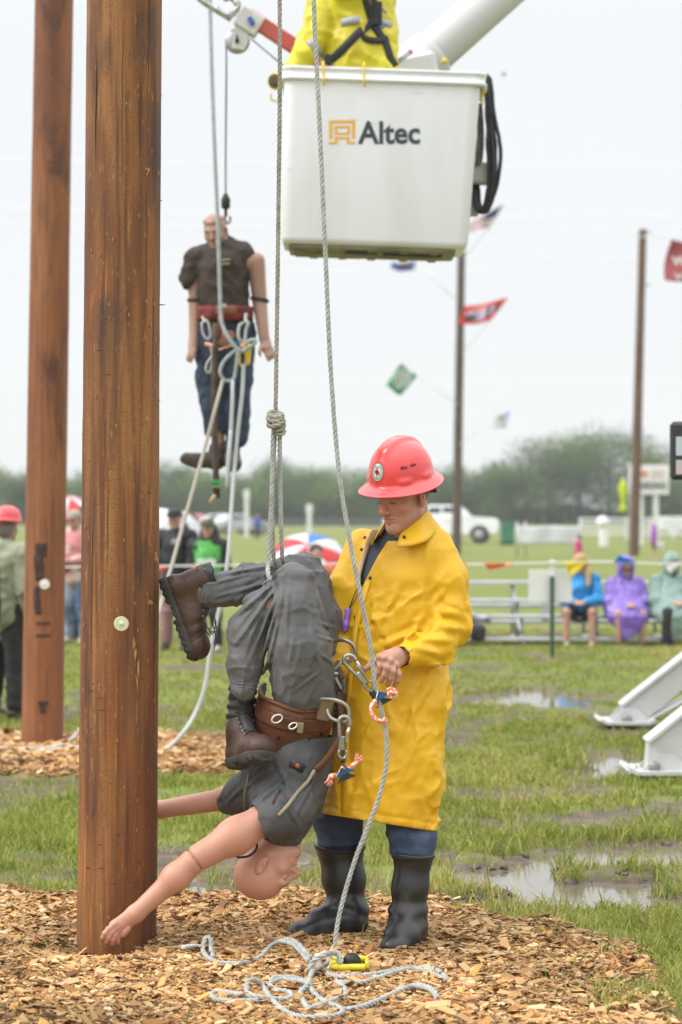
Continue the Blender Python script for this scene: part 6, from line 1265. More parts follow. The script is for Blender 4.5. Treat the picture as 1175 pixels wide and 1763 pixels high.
# ================================================================== PEOPLE FURTHER BACK
skin_b = mat('bare_skin', (.47,.26,.19), rough=.55, col2=(.42,.22,.16), nscale=8)
def cl(name, c, r=.75): return mat(name, c, rough=r, col2=tuple(np.array(c)*.78), nscale=7, lo=.4, hi=.7, bump=.4, bscale=8, ridged=True)
def figure(label, base, yaw, H, top, legs, shoes, pose='stand', arms='hang', hat=None, hood=None, shorts=False, poncho=None, h=.013, group=None, legs_apart=.10, cat='person', bulk=1.0):
    base = np.asarray(base, float); s = H/1.75; R = rotz(yaw); W_ = lambda x, y, z: base+R@(A(x,y,z)*s)
    t = thing('person', label, cat, tuple(A(base[0], base[1], base[2])), group)
    if pose == 'stand': hip, kn, an, pel, ch, nk, hd = .93, [(sx*legs_apart, -.02, .50) for sx in (-1,1)], [(sx*(legs_apart+.02), .02, .09) for sx in (-1,1)], .95, 1.30, 1.47, 1.62; dy = 0.0
    else: hip, pel, ch, nk, hd = .47, .49, .82, 1.0, 1.15; kn = [(sx*.17, -.42, .50) for sx in (-1,1)]; an = [(sx*.17, -.40, .09) for sx in (-1,1)]; dy = -.03
    fw = -.10 if pose == 'sit' else -.01
    SH = [W_(sx*.185, fw*.6, nk-.07) for sx in (-1,1)]
    if arms == 'hang': EL = [W_(sx*.235, .02, nk-.37) for sx in (-1,1)]; WR = [W_(sx*.24, -.06, nk-.62) for sx in (-1,1)]
    else: EL = [W_(sx*.25, fw-.06, nk-.34) for sx in (-1,1)]; WR = [W_(sx*.07, fw-.27, nk-.37) for sx in (-1,1)]
    lo = base+A(-.55,-.6,-.03)*s; hi = base+A(.55,.5,1.85)*s
    HC = W_(0, fw-.03, hd); RHd = R@orient(0, .25 if pose == 'sit' else .08)
    F = SDF(lo, hi, h); head(F, HC, RHd, s*1.0, k=1.2)
    F.cone(HC+A(0,.02,-.06)*s, W_(0, fw*.6+.01, nk-.06), .055*s, .06*s, .03); F.cone(W_(0,fw*.6,nk-.12), W_(0,0,pel), .11*s, .12*s, .03)
    for i, sx in enumerate((-1,1)):
        F.cone(SH[i], EL[i], .05*s, .042*s, .02); F.cone(EL[i], WR[i], .04*s, .03*s, .02); hv = nrm(WR[i]-EL[i]); F.cone(WR[i], WR[i]+hv*.07*s, .032*s, .034*s, .01)
        for q in range(4): o_ = R@A((q-1.5)*.016,0,0)*s; F.cone(WR[i]+hv*.08*s+o_, WR[i]+hv*.155*s+o_*1.2+A(0,0,-.01), .0105*s, .009*s, .008)
        F.cone(WR[i]+hv*.03*s, WR[i]+hv*.09*s+R@A(-sx*.04,-.02,0)*s, .014*s, .011*s, .01)
        F.cone(W_(sx*.09,0,hip), W_(*kn[i]), .075*s, .056*s, .02); F.cone(W_(*kn[i]), W_(*an[i]), .054*s, .038*s, .02)
    put('body', F.mesh('body'), skin_b, t)
    F = SDF(lo, hi, h); b = bulk
    if poncho is None:
        F.chain([W_(0,fw*.6,nk-.05), W_(0,fw*.6,ch), W_(0,fw*.2,(pel+ch)/2), W_(0,0,pel-.06 if pose == 'stand' else pel+.06)], [.09*s, .15*s*b, .15*s*b, .155*s*b], .04)
        F.cone(SH[0], SH[1], .085*s*b, .085*s*b, .03)
        for i in (0,1): F.cone(SH[i], EL[i], .083*s*b, .07*s*b, .02); F.cone(EL[i], EL[i]*.12+WR[i]*.88, .068*s*b, .053*s*b, .015)
    else:
        ps = np.array([(pel-.30,-.40,.15,.07),(pel-.18,-.37,.22,.13),(pel-.02,-.24,.33,.28),(pel+.10,fw-.10,.30,.25),(ch-.10,fw-.04,.245,.18),(ch+.05,fw*.8,.235,.145),(nk-.07,fw*.6,.20,.12),(nk-.0,fw*.6,.10,.09)])
        def drape(p):
            q = (p-base)@R/s; z = q[..., 2]; cy, a_, b_ = [np.interp(z, ps[:, 0], ps[:, k]) for k in (1,2,3)]; u, v = q[..., 0], q[..., 1]-cy; k0 = np.sqrt((u/a_)**2+(v/b_)**2)+1e-9; k1 = np.sqrt((u/a_**2)**2+(v/b_**2)**2)+1e-9
            return np.maximum(np.where(k0 < .05, -b_, k0*(k0-1)/k1)*s, np.maximum(ps[0, 0]+.05*np.sin(u*14)-z, z-nk-.02)*s)
        F.fn(lo, hi, drape)
        for i, sx in enumerate((-1,1)): F.cone(SH[i], EL[i], .085*s, .095*s, .04); F.cone(EL[i], EL[i]*.45+WR[i]*.55, .09*s, .07*s, .03)
    F.displace(fold(np.eye(3), A(6,6,7)/s, .016*s, hash(label) % 97)); F.displace(crumple(14/s, .006*s, 5)); F.displace(fold(np.eye(3), A(11,11,2.4)/s, (.022 if poncho else 0)*s, 12, 1.6)); put('poncho' if poncho else 'jacket', F.mesh('jacket'), top, t)
    bt = b; F = SDF(lo, hi, h); F.ell(W_(0,0,hip), A(.165,.125,.12)*s*(.8 if poncho else 1), R, .03)
    for i, sx in enumerate((-1,1)):
        k_, a_ = W_(*kn[i]), W_(*an[i])
        ks = k_ if not shorts else k_*.84+W_(sx*.085,0,hip)*.16
        if not poncho: F.cone(W_(sx*.085,0,hip), ks, .10*s*bt, .078*s*bt if not shorts else (.082*s if not poncho else .06*s), .02)
        if not shorts: F.cone(k_, a_*.93+k_*.07, .075*s*b, .062*s*b, .02)
    F.displace(crumple(13/s, .008*s, 9)); put('shorts' if shorts else 'trousers', F.mesh('trousers'), legs, t) if not (poncho and shorts) else None
    for i in (0,1):
        a_ = W_(*an[i]); f_ = R@A(0,-1,0); F = SDF(a_-A(.25,.25,.12)*s, a_+A(.25,.25,.12)*s, h*.8); F.cone(a_-A(0,0,.03)*s, a_+f_*.15*s-A(0,0,.055)*s, .045*s, .034*s, .02); F.cone(a_-A(0,0,.045)*s, a_-f_*.05*s-A(0,0,.05)*s, .045*s, .036*s, .02); put('shoe', F.mesh('shoe'), shoes, t)
    if hat:
        kind, m = hat; mb = MB(); top_ = HC+RHd@A(0,-.005,.055)*s
        if kind == 'hard': mb.lathe([(.150*s,-.012*s),(.158*s,-.008*s),(.118*s,.004*s),(.116*s,.03*s),(.108*s,.07*s),(.085*s,.105*s),(.045*s,.125*s),(.004*s,.13*s)], top_, 32, RHd, sx=.95, sy=1.12, m=0)
        elif kind == 'cap': mb.lathe([(.088*s,-.02*s),(.092*s,0),(.09*s,.03*s),(.07*s,.065*s),(.03*s,.082*s),(.003*s,.083*s)], top_, 24, RHd, sy=1.15); mb.prism([(-.075*s,.05*s),(.075*s,.05*s),(.07*s,.14*s),(.03*s,.185*s),(-.03*s,.185*s),(-.07*s,.14*s)], top_+RHd@A(0,.01,-.012)*s, RHd, .006)
        put('hard_hat' if kind == 'hard' else 'cap', mb, m, t)
    if hood:
        F = SDF(HC-.25, HC+.25, h*.8); F.ell(HC+RHd@A(0,-.02,.02)*s, A(.122,.135,.15)*s, RHd); F.cone(HC+RHd@A(0,-.02,-.08)*s, W_(0,0,nk-.06), .11*s, .13*s, .04); F.ell(HC+RHd@A(0,.12,-.01)*s, A(.075,.12,.105)*s, RHd, .01, '-'); F.displace(crumple(16, .006, 4)); put('hood', F.mesh('hood'), hood, t)
    return t, W_, HC, RHd, s
blackf = cl('black_fabric', (.02,.02,.022)); darkj = cl('dark_jeans', (.03,.045,.085)); bootb = mat('dark_shoe', (.03,.026,.024), rough=.6); redh = mat('red_hat', (.70,.075,.08), rough=.35, coat=.3); whts = mat('pale_shoe', (.5,.42,.38), rough=.6)
t, W_, HC, RHd, s = figure('person in a red hard hat and sage green jacket left of the reddish pole', A(*G(8,1236)[:2], 0), math.radians(150), 1.60, cl('sage_jacket', (.30,.33,.22)), blackf, bootb, hat=('hard', redh), bulk=1.12, h=.012)
F = SDF(HC-.2, HC+.2, .01); F.ell(HC+RHd@A(0,-.03,.0)*s, A(.085,.085,.10)*s, RHd); put('hair', F.mesh('hair'), mat('grey_hair', (.2,.19,.18), rough=.9), t)
figure('person in a black hooded jacket and red hard hat, cut off by the left edge', A(*P(-62,0,18.2)[:2], 0), math.radians(170), 1.62, blackf, darkj, bootb, hat=('hard', redh), hood=blackf)
t, W_, HC, RHd, s = figure('person in a blotchy pink hoodie, cap and jeans seen between the two wooden poles', A(*G(131,1108)[:2], 0), math.radians(-20), 1.62, mat('pink_hoodie', (.55,.22,.22), rough=.85, col2=(.62,.48,.46), nscale=5, lo=.42, hi=.6), mat('pale_jeans', (.07,.11,.2), rough=.85, col2=(.28,.34,.42), nscale=3, lo=.45, hi=.6), whts, hat=('cap', mat('tan_cap', (.35,.3,.24), rough=.8)), arms='hold')
mb = MB(); mb.box(W_(0,-.1,1.0), (.36*s,.12,.14), rotz(0), bev=.04); put('waist_bag', mb, mat('maroon_bag', (.30,.04,.04), rough=.7), t)
figure('person in a pale beige shirt standing behind the pink hoodie between the wooden poles', A(*P(146,0,30.2)[:2], 0), math.radians(40), 1.68, cl('beige_shirt', (.45,.40,.33)), darkj, bootb, hat=('cap', mat('navy_cap', (.05,.05,.07), rough=.7)))
t, W_, HC, RHd, s = figure('person in a black jacket and cap standing just right of the thick pole', A(*G(302,1120)[:2], 0), math.radians(-10), 1.64, blackf, cl('dusty_pink_trousers', (.30,.17,.16)), bootb, hat=('cap', mat('black_cap', (.02,.02,.022), rough=.7)), bulk=1.1)
mb = MB(); mb.prism([(-.03,.04),(.03,.05),(.035,-.02),(0,-.05),(-.03,-.02)], W_(.03,-.175,1.33), np.stack([A(1,0,0), A(0,0,1), A(0,-1,0)], 1), .006); put('chest_badge', mb, mat('grey_print', (.4,.4,.4), rough=.7), t)
t, W_, HC, RHd, s = figure('person in a bright green vest over a black hoodie, near the white line', A(*G(359,1122)[:2], 0), math.radians(-5), 1.52, blackf, blackf, whts, hat=('cap', mat('camo_cap', (.06,.06,.045), rough=.8, col2=(.12,.11,.08), nscale=30, lo=.45, hi=.55)), hood=None, arms='hang', bulk=1.08)
F = SDF(W_(-.4,-.35,.7), W_(.4,.3,1.6), .012); F.chain([W_(0,-.01,1.40), W_(0,-.01,1.28), W_(0,0,1.1), W_(0,0,.86)], [.11,.150,.155,.165], .03); F.cone(W_(-.17,0,1.385), W_(.17,0,1.385), .088, .088, .03); F.cone(W_(0,0,1.40), W_(0,0,1.65), .075, .085, .0, '-'); F.displace(crumple(12, .006, 3)); put('vest', F.mesh('vest'), cl('green_vest', (.09,.40,.08)), t)
wp = mat('white_print', (.68,.72,.68), rough=.6); mb = MB(); 
for k in range(6): mb.box(W_(-.105+.042*k, -.188, 1.19+.012*math.sin(k*2.1)), (.03,.006,.075), rotz(.12*(k-2.5)*.5), bev=.002)
put('vest_print', mb, wp, t)
F = SDF(HC-.3, HC+.25, .012); F.cone(HC+A(0,.06,-.05), HC+A(0,.04,-.16), .10, .12, .04); F.cone(HC+A(.07,.03,-.0), HC+A(.09,.0,-.16), .045, .07, .03); F.ell(HC+A(-.02,-.1,.0), A(.07,.1,.12), None, .01, '-'); put('hood', F.mesh('hood'), blackf, t)
# umbrella with a sitter
def umbrella(label, apex, axis, rad, cols, nseg=8, sag=.32, handle=.75):
    t = thing('umbrella', label, 'umbrella', tuple(np.asarray(apex)-nrm(axis)*handle)); R = frame(axis)
    for k in range(nseg):
        g = []
        for u in np.linspace(0, 1, 7):
            a = (k+u)/nseg*2*math.pi; row = []
            for v in np.linspace(.02, 1, 9): sc = 1-.06*math.sin(u*math.pi)*v; row.append(np.asarray(apex)+R@A(math.cos(a)*rad*v*sc, math.sin(a)*rad*v*sc, -sag*rad*(v**2.0)*1.35+.02*math.sin(u*math.pi)*v))
            g.append(row)
        mb = MB(); mb.sheet(g, .004); put('panel', mb, cols[k % len(cols)], t)
    mb = MB()
    for k in range(nseg): a = k/nseg*2*math.pi; mb.tube([np.asarray(apex)+R@A(math.cos(a)*rad*v, math.sin(a)*rad*v, -sag*rad*v**2*1.35-.008) for v in (.02,.3,.6,.85,1.02)], .003, 5)
    put('ribs', mb, steel, t)['kind'] = 'stuff'
    mb = MB(); mb.tube([np.asarray(apex)+R@A(0,0,.05), np.asarray(apex)-R@A(0,0,handle)], .007, 7); put('shaft', mb, steel, t); return t
uw, ur, ub = mat('umbrella_white', (.74,.75,.77), rough=.5, trans=.3), mat('umbrella_red', (.70,.05,.05), rough=.5, trans=.3), mat('umbrella_blue', (.06,.22,.58), rough=.5, trans=.3)
umbrella('red, white and blue umbrella tilted behind a sitter, between the dummy knees and the raincoat', P(531, 938, 28.9), A(.02,-.62,.78), .46, [uw, ub, uw, ur, uw, ur, uw, ur])
t, W_, HC, RHd, s = figure('person with short dark hair sitting in front of the striped umbrella behind the dummy', A(*P(541,0,28.4)[:2], 0), .2, 1.68, cl('orange_top', (.55,.16,.06)), darkj, bootb, pose='sit', arms='hold', h=.016)
F = SDF(HC-.2, HC+.2, .011); F.ell(HC+RHd@A(0,-.025,.045)*s, A(.085,.10,.085)*s, RHd); put('hair', F.mesh('hair'), mat('dark_hair', (.05,.035,.03), rough=.9), t)
mb = MB(); b_ = P(541,0,28.4); mb.box((b_[0], 28.4+.02, .36), (.42,.36,.03), bev=.01)
for x in (-.18,.18):
    for y in (-.14,.16): mb.tube([(b_[0]+x, 28.42+y, .35), (b_[0]+x*1.1, 28.42+y*1.1, -.02)], .014, 6)
solo('stool', mb, blackf, 'low black stool under the sitter by the striped umbrella', 'stool', loc=(b_[0], 28.4, 0))
umbrella('red topped umbrella held up between the two wooden poles', P(122, 858, 31.5), A(.15,-.3,.95), .42, [ur, uw])
umbrella('white and black golf umbrella leaning behind the black jacketed person', P(316, 893, 30.0), A(.45,-.55,.70), .46, [uw, uw, blackf, uw], sag=.45)
# ---- bleachers and the three sitters
alum = mat('bleacher_aluminium', (.52,.53,.54), rough=.35, metal=.55, col2=(.45,.46,.47), nscale=6); board_m = mat('white_board', (.75,.75,.74), rough=.5)
bl = thing('bleacher', 'low aluminium bleacher bench with three rows behind the roped area', 'bleacher', (P(1000,0,30)[0], 30, 0)); xa, xb = P(735,0,29)[0], P(1330,0,29)[0]
for (y, z, w) in ((29.35,.335,.27),(29.1,.075,.24),(30.1,.50,.27),(29.85,.25,.24),(30.85,.70,.27),(30.6,.42,.24)):
    mb = MB(); mb.box(((xa+xb)/2, y, z), (xb-xa, w, .042), bev=.006); put('plank', mb, alum, bl)
for x in np.linspace(xa+.25, xb-.25, 5):
    mb = MB(); mb.tube([(x,29.0,.03),(x,30.95,.03)], .028, 6); mb.tube([(x,29.35,.03),(x,29.35,.31)], .024, 6); mb.tube([(x,30.1,.03),(x,30.1,.48)], .024, 6); mb.tube([(x,30.9,.03),(x,30.9,.68)], .024, 6); mb.tube([(x,29.2,.05),(x,30.9,.66)], .022, 6); put('bleacher_frame', mb, alum, bl)
mb = MB(); x = P(944,0,29.2)[0]; mb.box((x, 29.6, .36), (.09,.05,.24)); put('end_plate', mb, alum, bl)
blu = cl('bright_blue_jacket', (.03,.27,.62)); t, W_, HC, RHd, s = figure('person with long blond hair in a bright blue jacket and black shorts, on the bleacher', A(*P(1000,0,29.32)[:2], -.04), math.radians(-8), 1.56, blu, blackf, whts, pose='sit', arms='hold', shorts=True)
F = SDF(HC-A(.25,.25,.45), HC+.22, .012); F.ell(HC+RHd@A(0,-.02,.035)*s, A(.092,.105,.10)*s, RHd); F.chain([HC+A(.09,.0,.02), HC+A(.10,-.04,-.12), HC+A(.085,-.10,-.27)], [.035,.04,.02], .03); F.chain([HC+A(-.085,.0,.02), HC+A(-.10,-.03,-.12)], [.03,.025], .03); F.ell(HC+RHd@A(0,.1,-.03)*s, A(.062,.09,.085)*s, RHd, .01, '-'); put('hair', F.mesh('hair'), mat('blond_hair', (.42,.28,.13), rough=.8), t)
pur = mat('purple_poncho', (.23,.13,.56), rough=.3, col2=(.30,.19,.62), nscale=6, bump=.6, bscale=9, ridged=True, trans=.2); t, W_, HC, RHd, s = figure('person wrapped in a shiny purple hooded poncho, in the middle of the bleacher sitters', A(*P(1075,0,29.3)[:2], -.04), math.radians(6), 1.48, pur, blackf, bootb, pose='sit', arms='hold', poncho=True, hood=pur, shorts=True)
mb = MB(); mb.tube(catmull([HC+RHd@A(-.045,.10,.0)*s, HC+RHd@A(0,.108,.0)*s, HC+RHd@A(.045,.10,.0)*s], .01), .016, 6); put('glasses', mb, mat('dark_lens', (.05,.06,.07), rough=.2), t)
gre = mat('grey_green_poncho', (.20,.30,.27), rough=.45, col2=(.25,.36,.33), nscale=5, bump=.5, bscale=8, ridged=True, trans=.1); t, W_, HC, RHd, s = figure('person in a grey green hooded poncho at the near end of the bleacher sitters', A(*P(1152,0,29.25)[:2], -.04), math.radians(12), 1.54, gre, blackf, bootb, pose='sit', arms='hold', poncho=True, hood=gre)
F = SDF(HC-.25, HC+.2, .012); F.cone(HC+RHd@A(0,.06,-.10)*s, HC+RHd@A(0,.07,-.13)*s, .045, .03, .01); put('beard', F.mesh('beard'), mat('dark_beard', (.04,.03,.025), rough=.9), t)
mb = MB(); g = [[P(800+44*u, 1058+8*v+5*u, 29.3-.12+.3*v)+A(0,0,.02*math.sin(u*7+v*3)) for v in np.linspace(0,1,8)] for u in np.linspace(0,1,12)]; mb.sheet(g, .05); solo('folded_blanket', mb, mat('lilac_cloth', (.42,.38,.48), rough=.85, bump=.5, bscale=8), 'lilac grey blanket folded on the bleacher behind the yellow sleeve', 'blanket', loc=tuple(P(820,1068,29.3)))
F = SDF(P(800,1120,29.15)-A(0,.25,0), P(850,1065,29.15)+A(0,.25,0), .014); c_ = P(823,1090,28.98); F.box(c_, (.085,.07,.085), None, .04); F.cone(c_+A(-.05,0,.08), c_+A(.05,0,.08), .02, .02, .02); F.displace(crumple(10, .012, 2)); solo('bag', F.mesh('bag'), blackf, 'black bag on the grass in front of the bleacher planks', 'bag', loc=(c_[0], c_[1], 0))
# ---- rope barrier with pennants
gst = mat('green_post_paint', (.03,.075,.04), rough=.6); tp = thing('fence_post', 'green steel fence post with a white top carrying a blank white board', 'post', tuple(G(951,1131))); b_ = G(951,1131)
mb = MB(); mb.box((b_[0], b_[1], .42), (.045,.03,.95)); mb.box((b_[0], b_[1]+.02, .42), (.012,.045,.95)); put('post_shaft', mb, gst, tp); mb = MB(); mb.box((b_[0], b_[1], .98), (.046,.031,.18)); mb.box((b_[0], b_[1]+.02, .98), (.013,.046,.18)); put('white_top', mb, board_m, tp)
bdp = b_[1]+.06; mb = MB(); p0, p1 = P(911,1037,bdp), P(985,981,bdp); mb.box((p0+p1)/2, (p1[0]-p0[0], .012, p1[2]-p0[2]), bev=.003); solo('sign_board', mb, board_m, 'blank white board fixed to the green steel post', 'board', loc=tuple((p0+p1)/2))
pb = b_[1]-.03; strg = mat('white_string', (.7,.7,.68), rough=.8); mb = MB()
pts = [P(-200,985,pb), P(100,977,pb), P(350,974,pb), P(560,971,pb), P(800,972,pb), P(951,969,pb), P(1060,968,pb), P(1180,973,pb), P(1500,985,pb)]; mb.tube(catmull(pts, .05), .011, 6); solo('pennant_line', mb, strg, 'white barrier cord strung waist high across the field with coloured pennants', 'cord', loc=tuple(P(951,969,pb)))
for px in (1500, -200, 560): mb = MB(); b2_ = P(px, 985 if px != 560 else 971, pb); mb.box((b2_[0], pb+.04, b2_[2]/2), (.04,.03,b2_[2]+.12)); solo('fence_post', mb, gst, {1500:'plain green post holding the far end of the pennant cord', -200:'plain green post at the left end of the pennant cord', 560:'plain green post of the pennant cord hidden behind the man in yellow'}[px], 'post', loc=(b2_[0], pb+.04, 0)) if px != 560 else None
def pennant(label, pts, col, seed): 
    # pts: two points on the cord and the tip
    a, b, c = [P(x, y, pb-.015) for x, y in pts]; g = []
    for u in np.linspace(0, 1, 12):
        row = []
        for v in np.linspace(0, .97, 9): q = (a*(1-u)+b*u)*(1-v)+c*v; row.append(q+A(0, .03*math.sin(v*6+u*4+seed)*v, .008*math.sin(u*9+seed)*v))
        g.append(row)
    mb = MB(); mb.sheet(g, .004); solo('pennant', mb, col, label, 'pennant', loc=tuple((a+b)/2), group='pennants on the barrier cord')
po, py_, pbl, pw = [mat(n, c, rough=.45, trans=.4) for n, c in (('orange_pennant', (.85,.16,.04)), ('yellow_pennant', (.80,.66,.03)), ('blue_pennant', (.03,.22,.72)), ('white_pennant', (.75,.76,.75)))]
pennant('orange pennant blown sideways below the green vest', [(326,978),(344,972),(370,983)], po, 1); pennant('orange pennant wrapped along the cord left of the white board', [(834,970),(842,981),(884,971)], po, 2); pennant('small orange pennant peeking out beside the yellow shoulder', [(788,968),(792,980),(803,971)], po, 3)
pennant('yellow pennant hanging in front of the blond sitter', [(972,968),(1012,967),(984,994)], py_, 4); pennant('blue pennant flipped above the purple hood', [(1056,968),(1096,968),(1066,956)], pbl, 5); pennant('white pennant hanging over the green hood', [(1140,968),(1176,968),(1156,990)], pw, 6); pennant('orange pennant at the edge of the thick pole', [(262,976),(288,976),(280,985)], po, 7)
# ---- far things: children, pickup, cars, fences, sign
magt = cl('magenta_shirt', (.60,.08,.20)); figure('small child in a magenta shirt far off above the yellow pennant', A(*P(996,0,62)[:2], 0), 1.2, 1.02, magt, cl('grey_shorts', (.14,.14,.16)), bootb, shorts=True, h=.02, hood=None, hat=('cap', mat('brown_hair_cap', (.16,.06,.03), rough=.9)))
t, W_, HC, RHd, s = figure('child in a purple rain jacket walking with a white bag beside the brown utility pole', A(*G(1126,962)[:2], 0), 1.3, 1.16, cl('violet_jacket', (.36,.07,.48)), darkj, whts, shorts=True, h=.022, hood=cl('violet_hood', (.36,.07,.48)))
F = SDF(W_(.3,-.4,.3), W_(.9,.3,.95), .025); F.ell(W_(.28,-.05,.62)+A(.22,0,0), (.2,.12,.16)); put('white_bag', F.mesh('white_bag'), board_m, t)
figure('person in blue walking far off between the white line and the knotted rope', A(*G(443,928)[:2], 0), .6, 1.45, cl('royal_blue_jacket', (.05,.10,.42)), darkj, bootb, h=.03)
glass_m = mat('car_glass', (.03,.04,.045), rough=.08, spec=.8); tyre_m = mat('tyre', (.02,.02,.02), rough=.8); rim_m = mat('alloy_rim', (.34,.34,.36), rough=.5, metal=.4); chrome = mat('chrome', (.6,.6,.62), rough=.15, metal=1); lamp_m = mat('head_lamp', (.7,.72,.75), rough=.1)
def car(label, base, rz, paint_m, prof, L, Wd, wheels, wr, windows, name='parked_car', cat='car', extra=None):
    base = np.asarray(base, float); R = rotz(rz); t = thing(name, label, cat, tuple(base)); q = lambda x, y, z: base+R@A(x,y,z); Rp = R@np.stack([A(1,0,0), A(0,0,1), A(0,-1,0)], 1)
    n = len(prof); pr = np.array(prof, float); c = pr.mean(0); secs = [(-.5,.90,.02),(-.46,.985,.0),(0,1.0,0),(.46,.985,0),(.5,.90,.02)]; rows = []
    for v, k, dz in secs:
        r_ = []
        for x, z in pr: tum = 1-.16*max(0, (z-1.0))/.8; zz = z; xx = x*(1 if k == 1 else (.985+.015*k)); r_.append(q(xx*(.97+.03*(k > .95)), v*Wd*(tum if z > 1.0 else 1), c[1]+(zz-c[1])*(.93+.07*(k > .95))))
        rows.append(r_)
    V = np.vstack([np.array(r_) for r_ in rows]); F = [(i*n+k, (i+1)*n+k, (i+1)*n+(k+1) % n, i*n+(k+1) % n) for i in range(len(secs)-1) for k in range(n)]+[tuple(range(n)), tuple((len(secs)-1)*n+k for k in range(n))[::-1]]; mb = MB(); mb.add(V, F, False); put('car_body', mb, paint_m, t)
    for poly in windows:
        for sd in (-1, 1): mb = MB(); zc = np.mean([p[1] for p in poly]); mb.prism(poly, q(0, sd*Wd*.5*(1-.16*max(0, zc-1.0)/.8)*.985, 0), Rp@rotx(-sd*.10 if False else 0), .05); put('window', mb, glass_m, t)
    for x in wheels:
        for sd in (-1, 1):
            mb = MB(); mb.lathe([(wr*.55,-.11),(wr*.95,-.11),(wr,-.07),(wr,.07),(wr*.95,.11),(wr*.55,.11)], q(x, sd*(Wd/2-.10), wr), 24, R@rotx(math.pi/2)); w = put('wheel', mb, tyre_m, t)
            mb = MB(); mb.lathe([(.03,-.118),(wr*.6,-.112),(wr*.62,0),(wr*.6,.112),(.03,.118)], q(x, sd*(Wd/2-.10), wr), 20, R@rotx(math.pi/2)); put('rim', mb, rim_m, w)
            mb = MB(); a = np.linspace(0, math.pi, 14); ar = [(x+math.cos(k)*wr*1.18, wr+math.sin(k)*wr*1.18) for k in a]+[(x+math.cos(k)*wr*1.0, wr+math.sin(k)*wr*1.0) for k in a[::-1]]; mb.prism(ar, q(0, sd*(Wd/2-.005), 0), Rp, .04); put('wheel_arch', mb, tyre_m, t)
    mb = MB()
    for sd in (-1, 1): mb.box(q(L/2-.03, sd*Wd*.36, .95 if cat == 'pickup' else .68), (.06,.3,.17), R, bev=.02)
    put('headlight', mb, lamp_m, t); return t, q, R
wpaint = mat('white_car_paint', (.78,.79,.80), rough=.2, coat=.5); d = 124.0
pk = [(-2.95,.55),(-2.95,1.25),(-.98,1.28),(-.92,1.38),(-.78,1.86),(-.55,1.95),(.75,1.94),(.95,1.88),(1.48,1.36),(2.62,1.28),(2.86,1.18),(2.93,.8),(2.9,.5),(2.4,.42),(-2.3,.42)]
t, q, R = car('white crew cab pickup parked beyond the field behind the man’s shoulder'.replace('’',"'"), A(P(762,0,d)[0], d, 0), -.12, wpaint, pk, 5.86, 2.0, (-1.9,1.95), .43, [[(-.74,1.38),(-.62,1.82),(-.05,1.85),(-.02,1.38)],[(.08,1.38),(.10,1.86),(.76,1.84),(.9,1.76),(1.28,1.39)]], name='pickup_truck', cat='pickup')
mb = MB(); mb.box(q(1.35,-1.12,1.42), (.12,.2,.2), R, bev=.03); put('side_mirror', mb, wpaint, t); mb = MB(); mb.box(q(2.9,0,.62), (.1,1.9,.2), R, bev=.04); put('bumper', mb, chrome, t); mb = MB()
for x in (-.55,.35): mb.box(q(x,-1.01,1.2), (.2,.03,.04), R)
put('door_handle', mb, chrome, t)
cp = [(-2.2,.4),(-2.25,.85),(-1.7,.95),(-1.1,1.4),(.2,1.46),(.9,1.0),(1.9,.85),(2.2,.65),(2.2,.35)]; cw = [[(-1.35,1.0),(-1.02,1.33),(-.3,1.36),(-.3,.98)],[(-.2,.98),(-.2,1.36),(.18,1.36),(.68,1.0)]]
for lb, px, dd, rz, c in (('silver sedan parked far behind the green vest', 412, 170, .5, (.45,.47,.5)), ('dark red car far behind the black jacket', 338, 190, -.3, (.35,.04,.04)), ('white car parked far off beside the silver sedan', 385, 182, .15, (.7,.71,.72)), ('grey car parked far off just right of the thick pole', 300, 176, .1, (.2,.21,.22))): car(lb, A(P(px,0,dd)[0], dd, 0), rz, mat('car_paint', c, rough=.22, coat=.5), cp, 4.4, 1.8, (-1.35,1.4), .32, cw)
mb = MB(); a = P(874,0,118); mb.box((a[0], 118, .55), (.62,.6,.95), taper=(1.1,1.1), bev=.05); mb.box((a[0], 118, 1.06), (.74,.7,.09), bev=.03); mb.tube([(a[0]-.36,118.3,.12),(a[0]+.36,118.3,.12)], .12, 8); solo('wheelie_bin', mb, mat('green_bin_plastic', (.04,.19,.10), rough=.5), 'small green bin between the pickup and the mesh banner', 'bin', loc=(a[0], 118, 0))
# mesh banner on posts
fm = mat('grey_mesh_banner', (.60,.61,.63), rough=.8, col2=(.56,.57,.59), nscale=2); d = 85.0; t = thing('mesh_banner', 'long pale mesh banner tied between thin posts beyond the bleacher', 'banner', tuple(G(945,963)))
mb = MB(); g = [[P(893+107*u, 906+.6*math.sin(u*9)+31*v, d)+A(0,.02*math.sin(u*14+v*2),0) for v in np.linspace(0,1,8)] for u in np.linspace(0,1,24)]; mb.sheet(g, .012); put('banner_cloth', mb, fm, t)
for px in (891, 905, 1001): a = P(px, 898, d+.05); mb = MB(); mb.tube([a, A(a[0], a[1], -.1)], .035, 7); put('banner_post', mb, steel, t)
wf = mat('white_fence_paint', (.70,.71,.71), rough=.6); d = 140.0; ft = thing('rail_fence', 'white four rail fence far off behind the yellow streamer and the sign posts', 'fence', tuple(A(*P(1080,0,d)[:2], 0))); x0, x1 = P(1000,0,d)[0], P(1320,0,d)[0]
for z in (.35,.65,.95,1.2): mb = MB(); mb.box(((x0+x1)/2, d, z), (x1-x0, .05, .13)); put('rail', mb, wf, ft)
for k, x in enumerate(np.linspace(x0, x1, 9)): mb = MB(); mb.box((x, d+.06, .65), (.14,.14,1.3)); put('fence_post', mb, wf, ft)
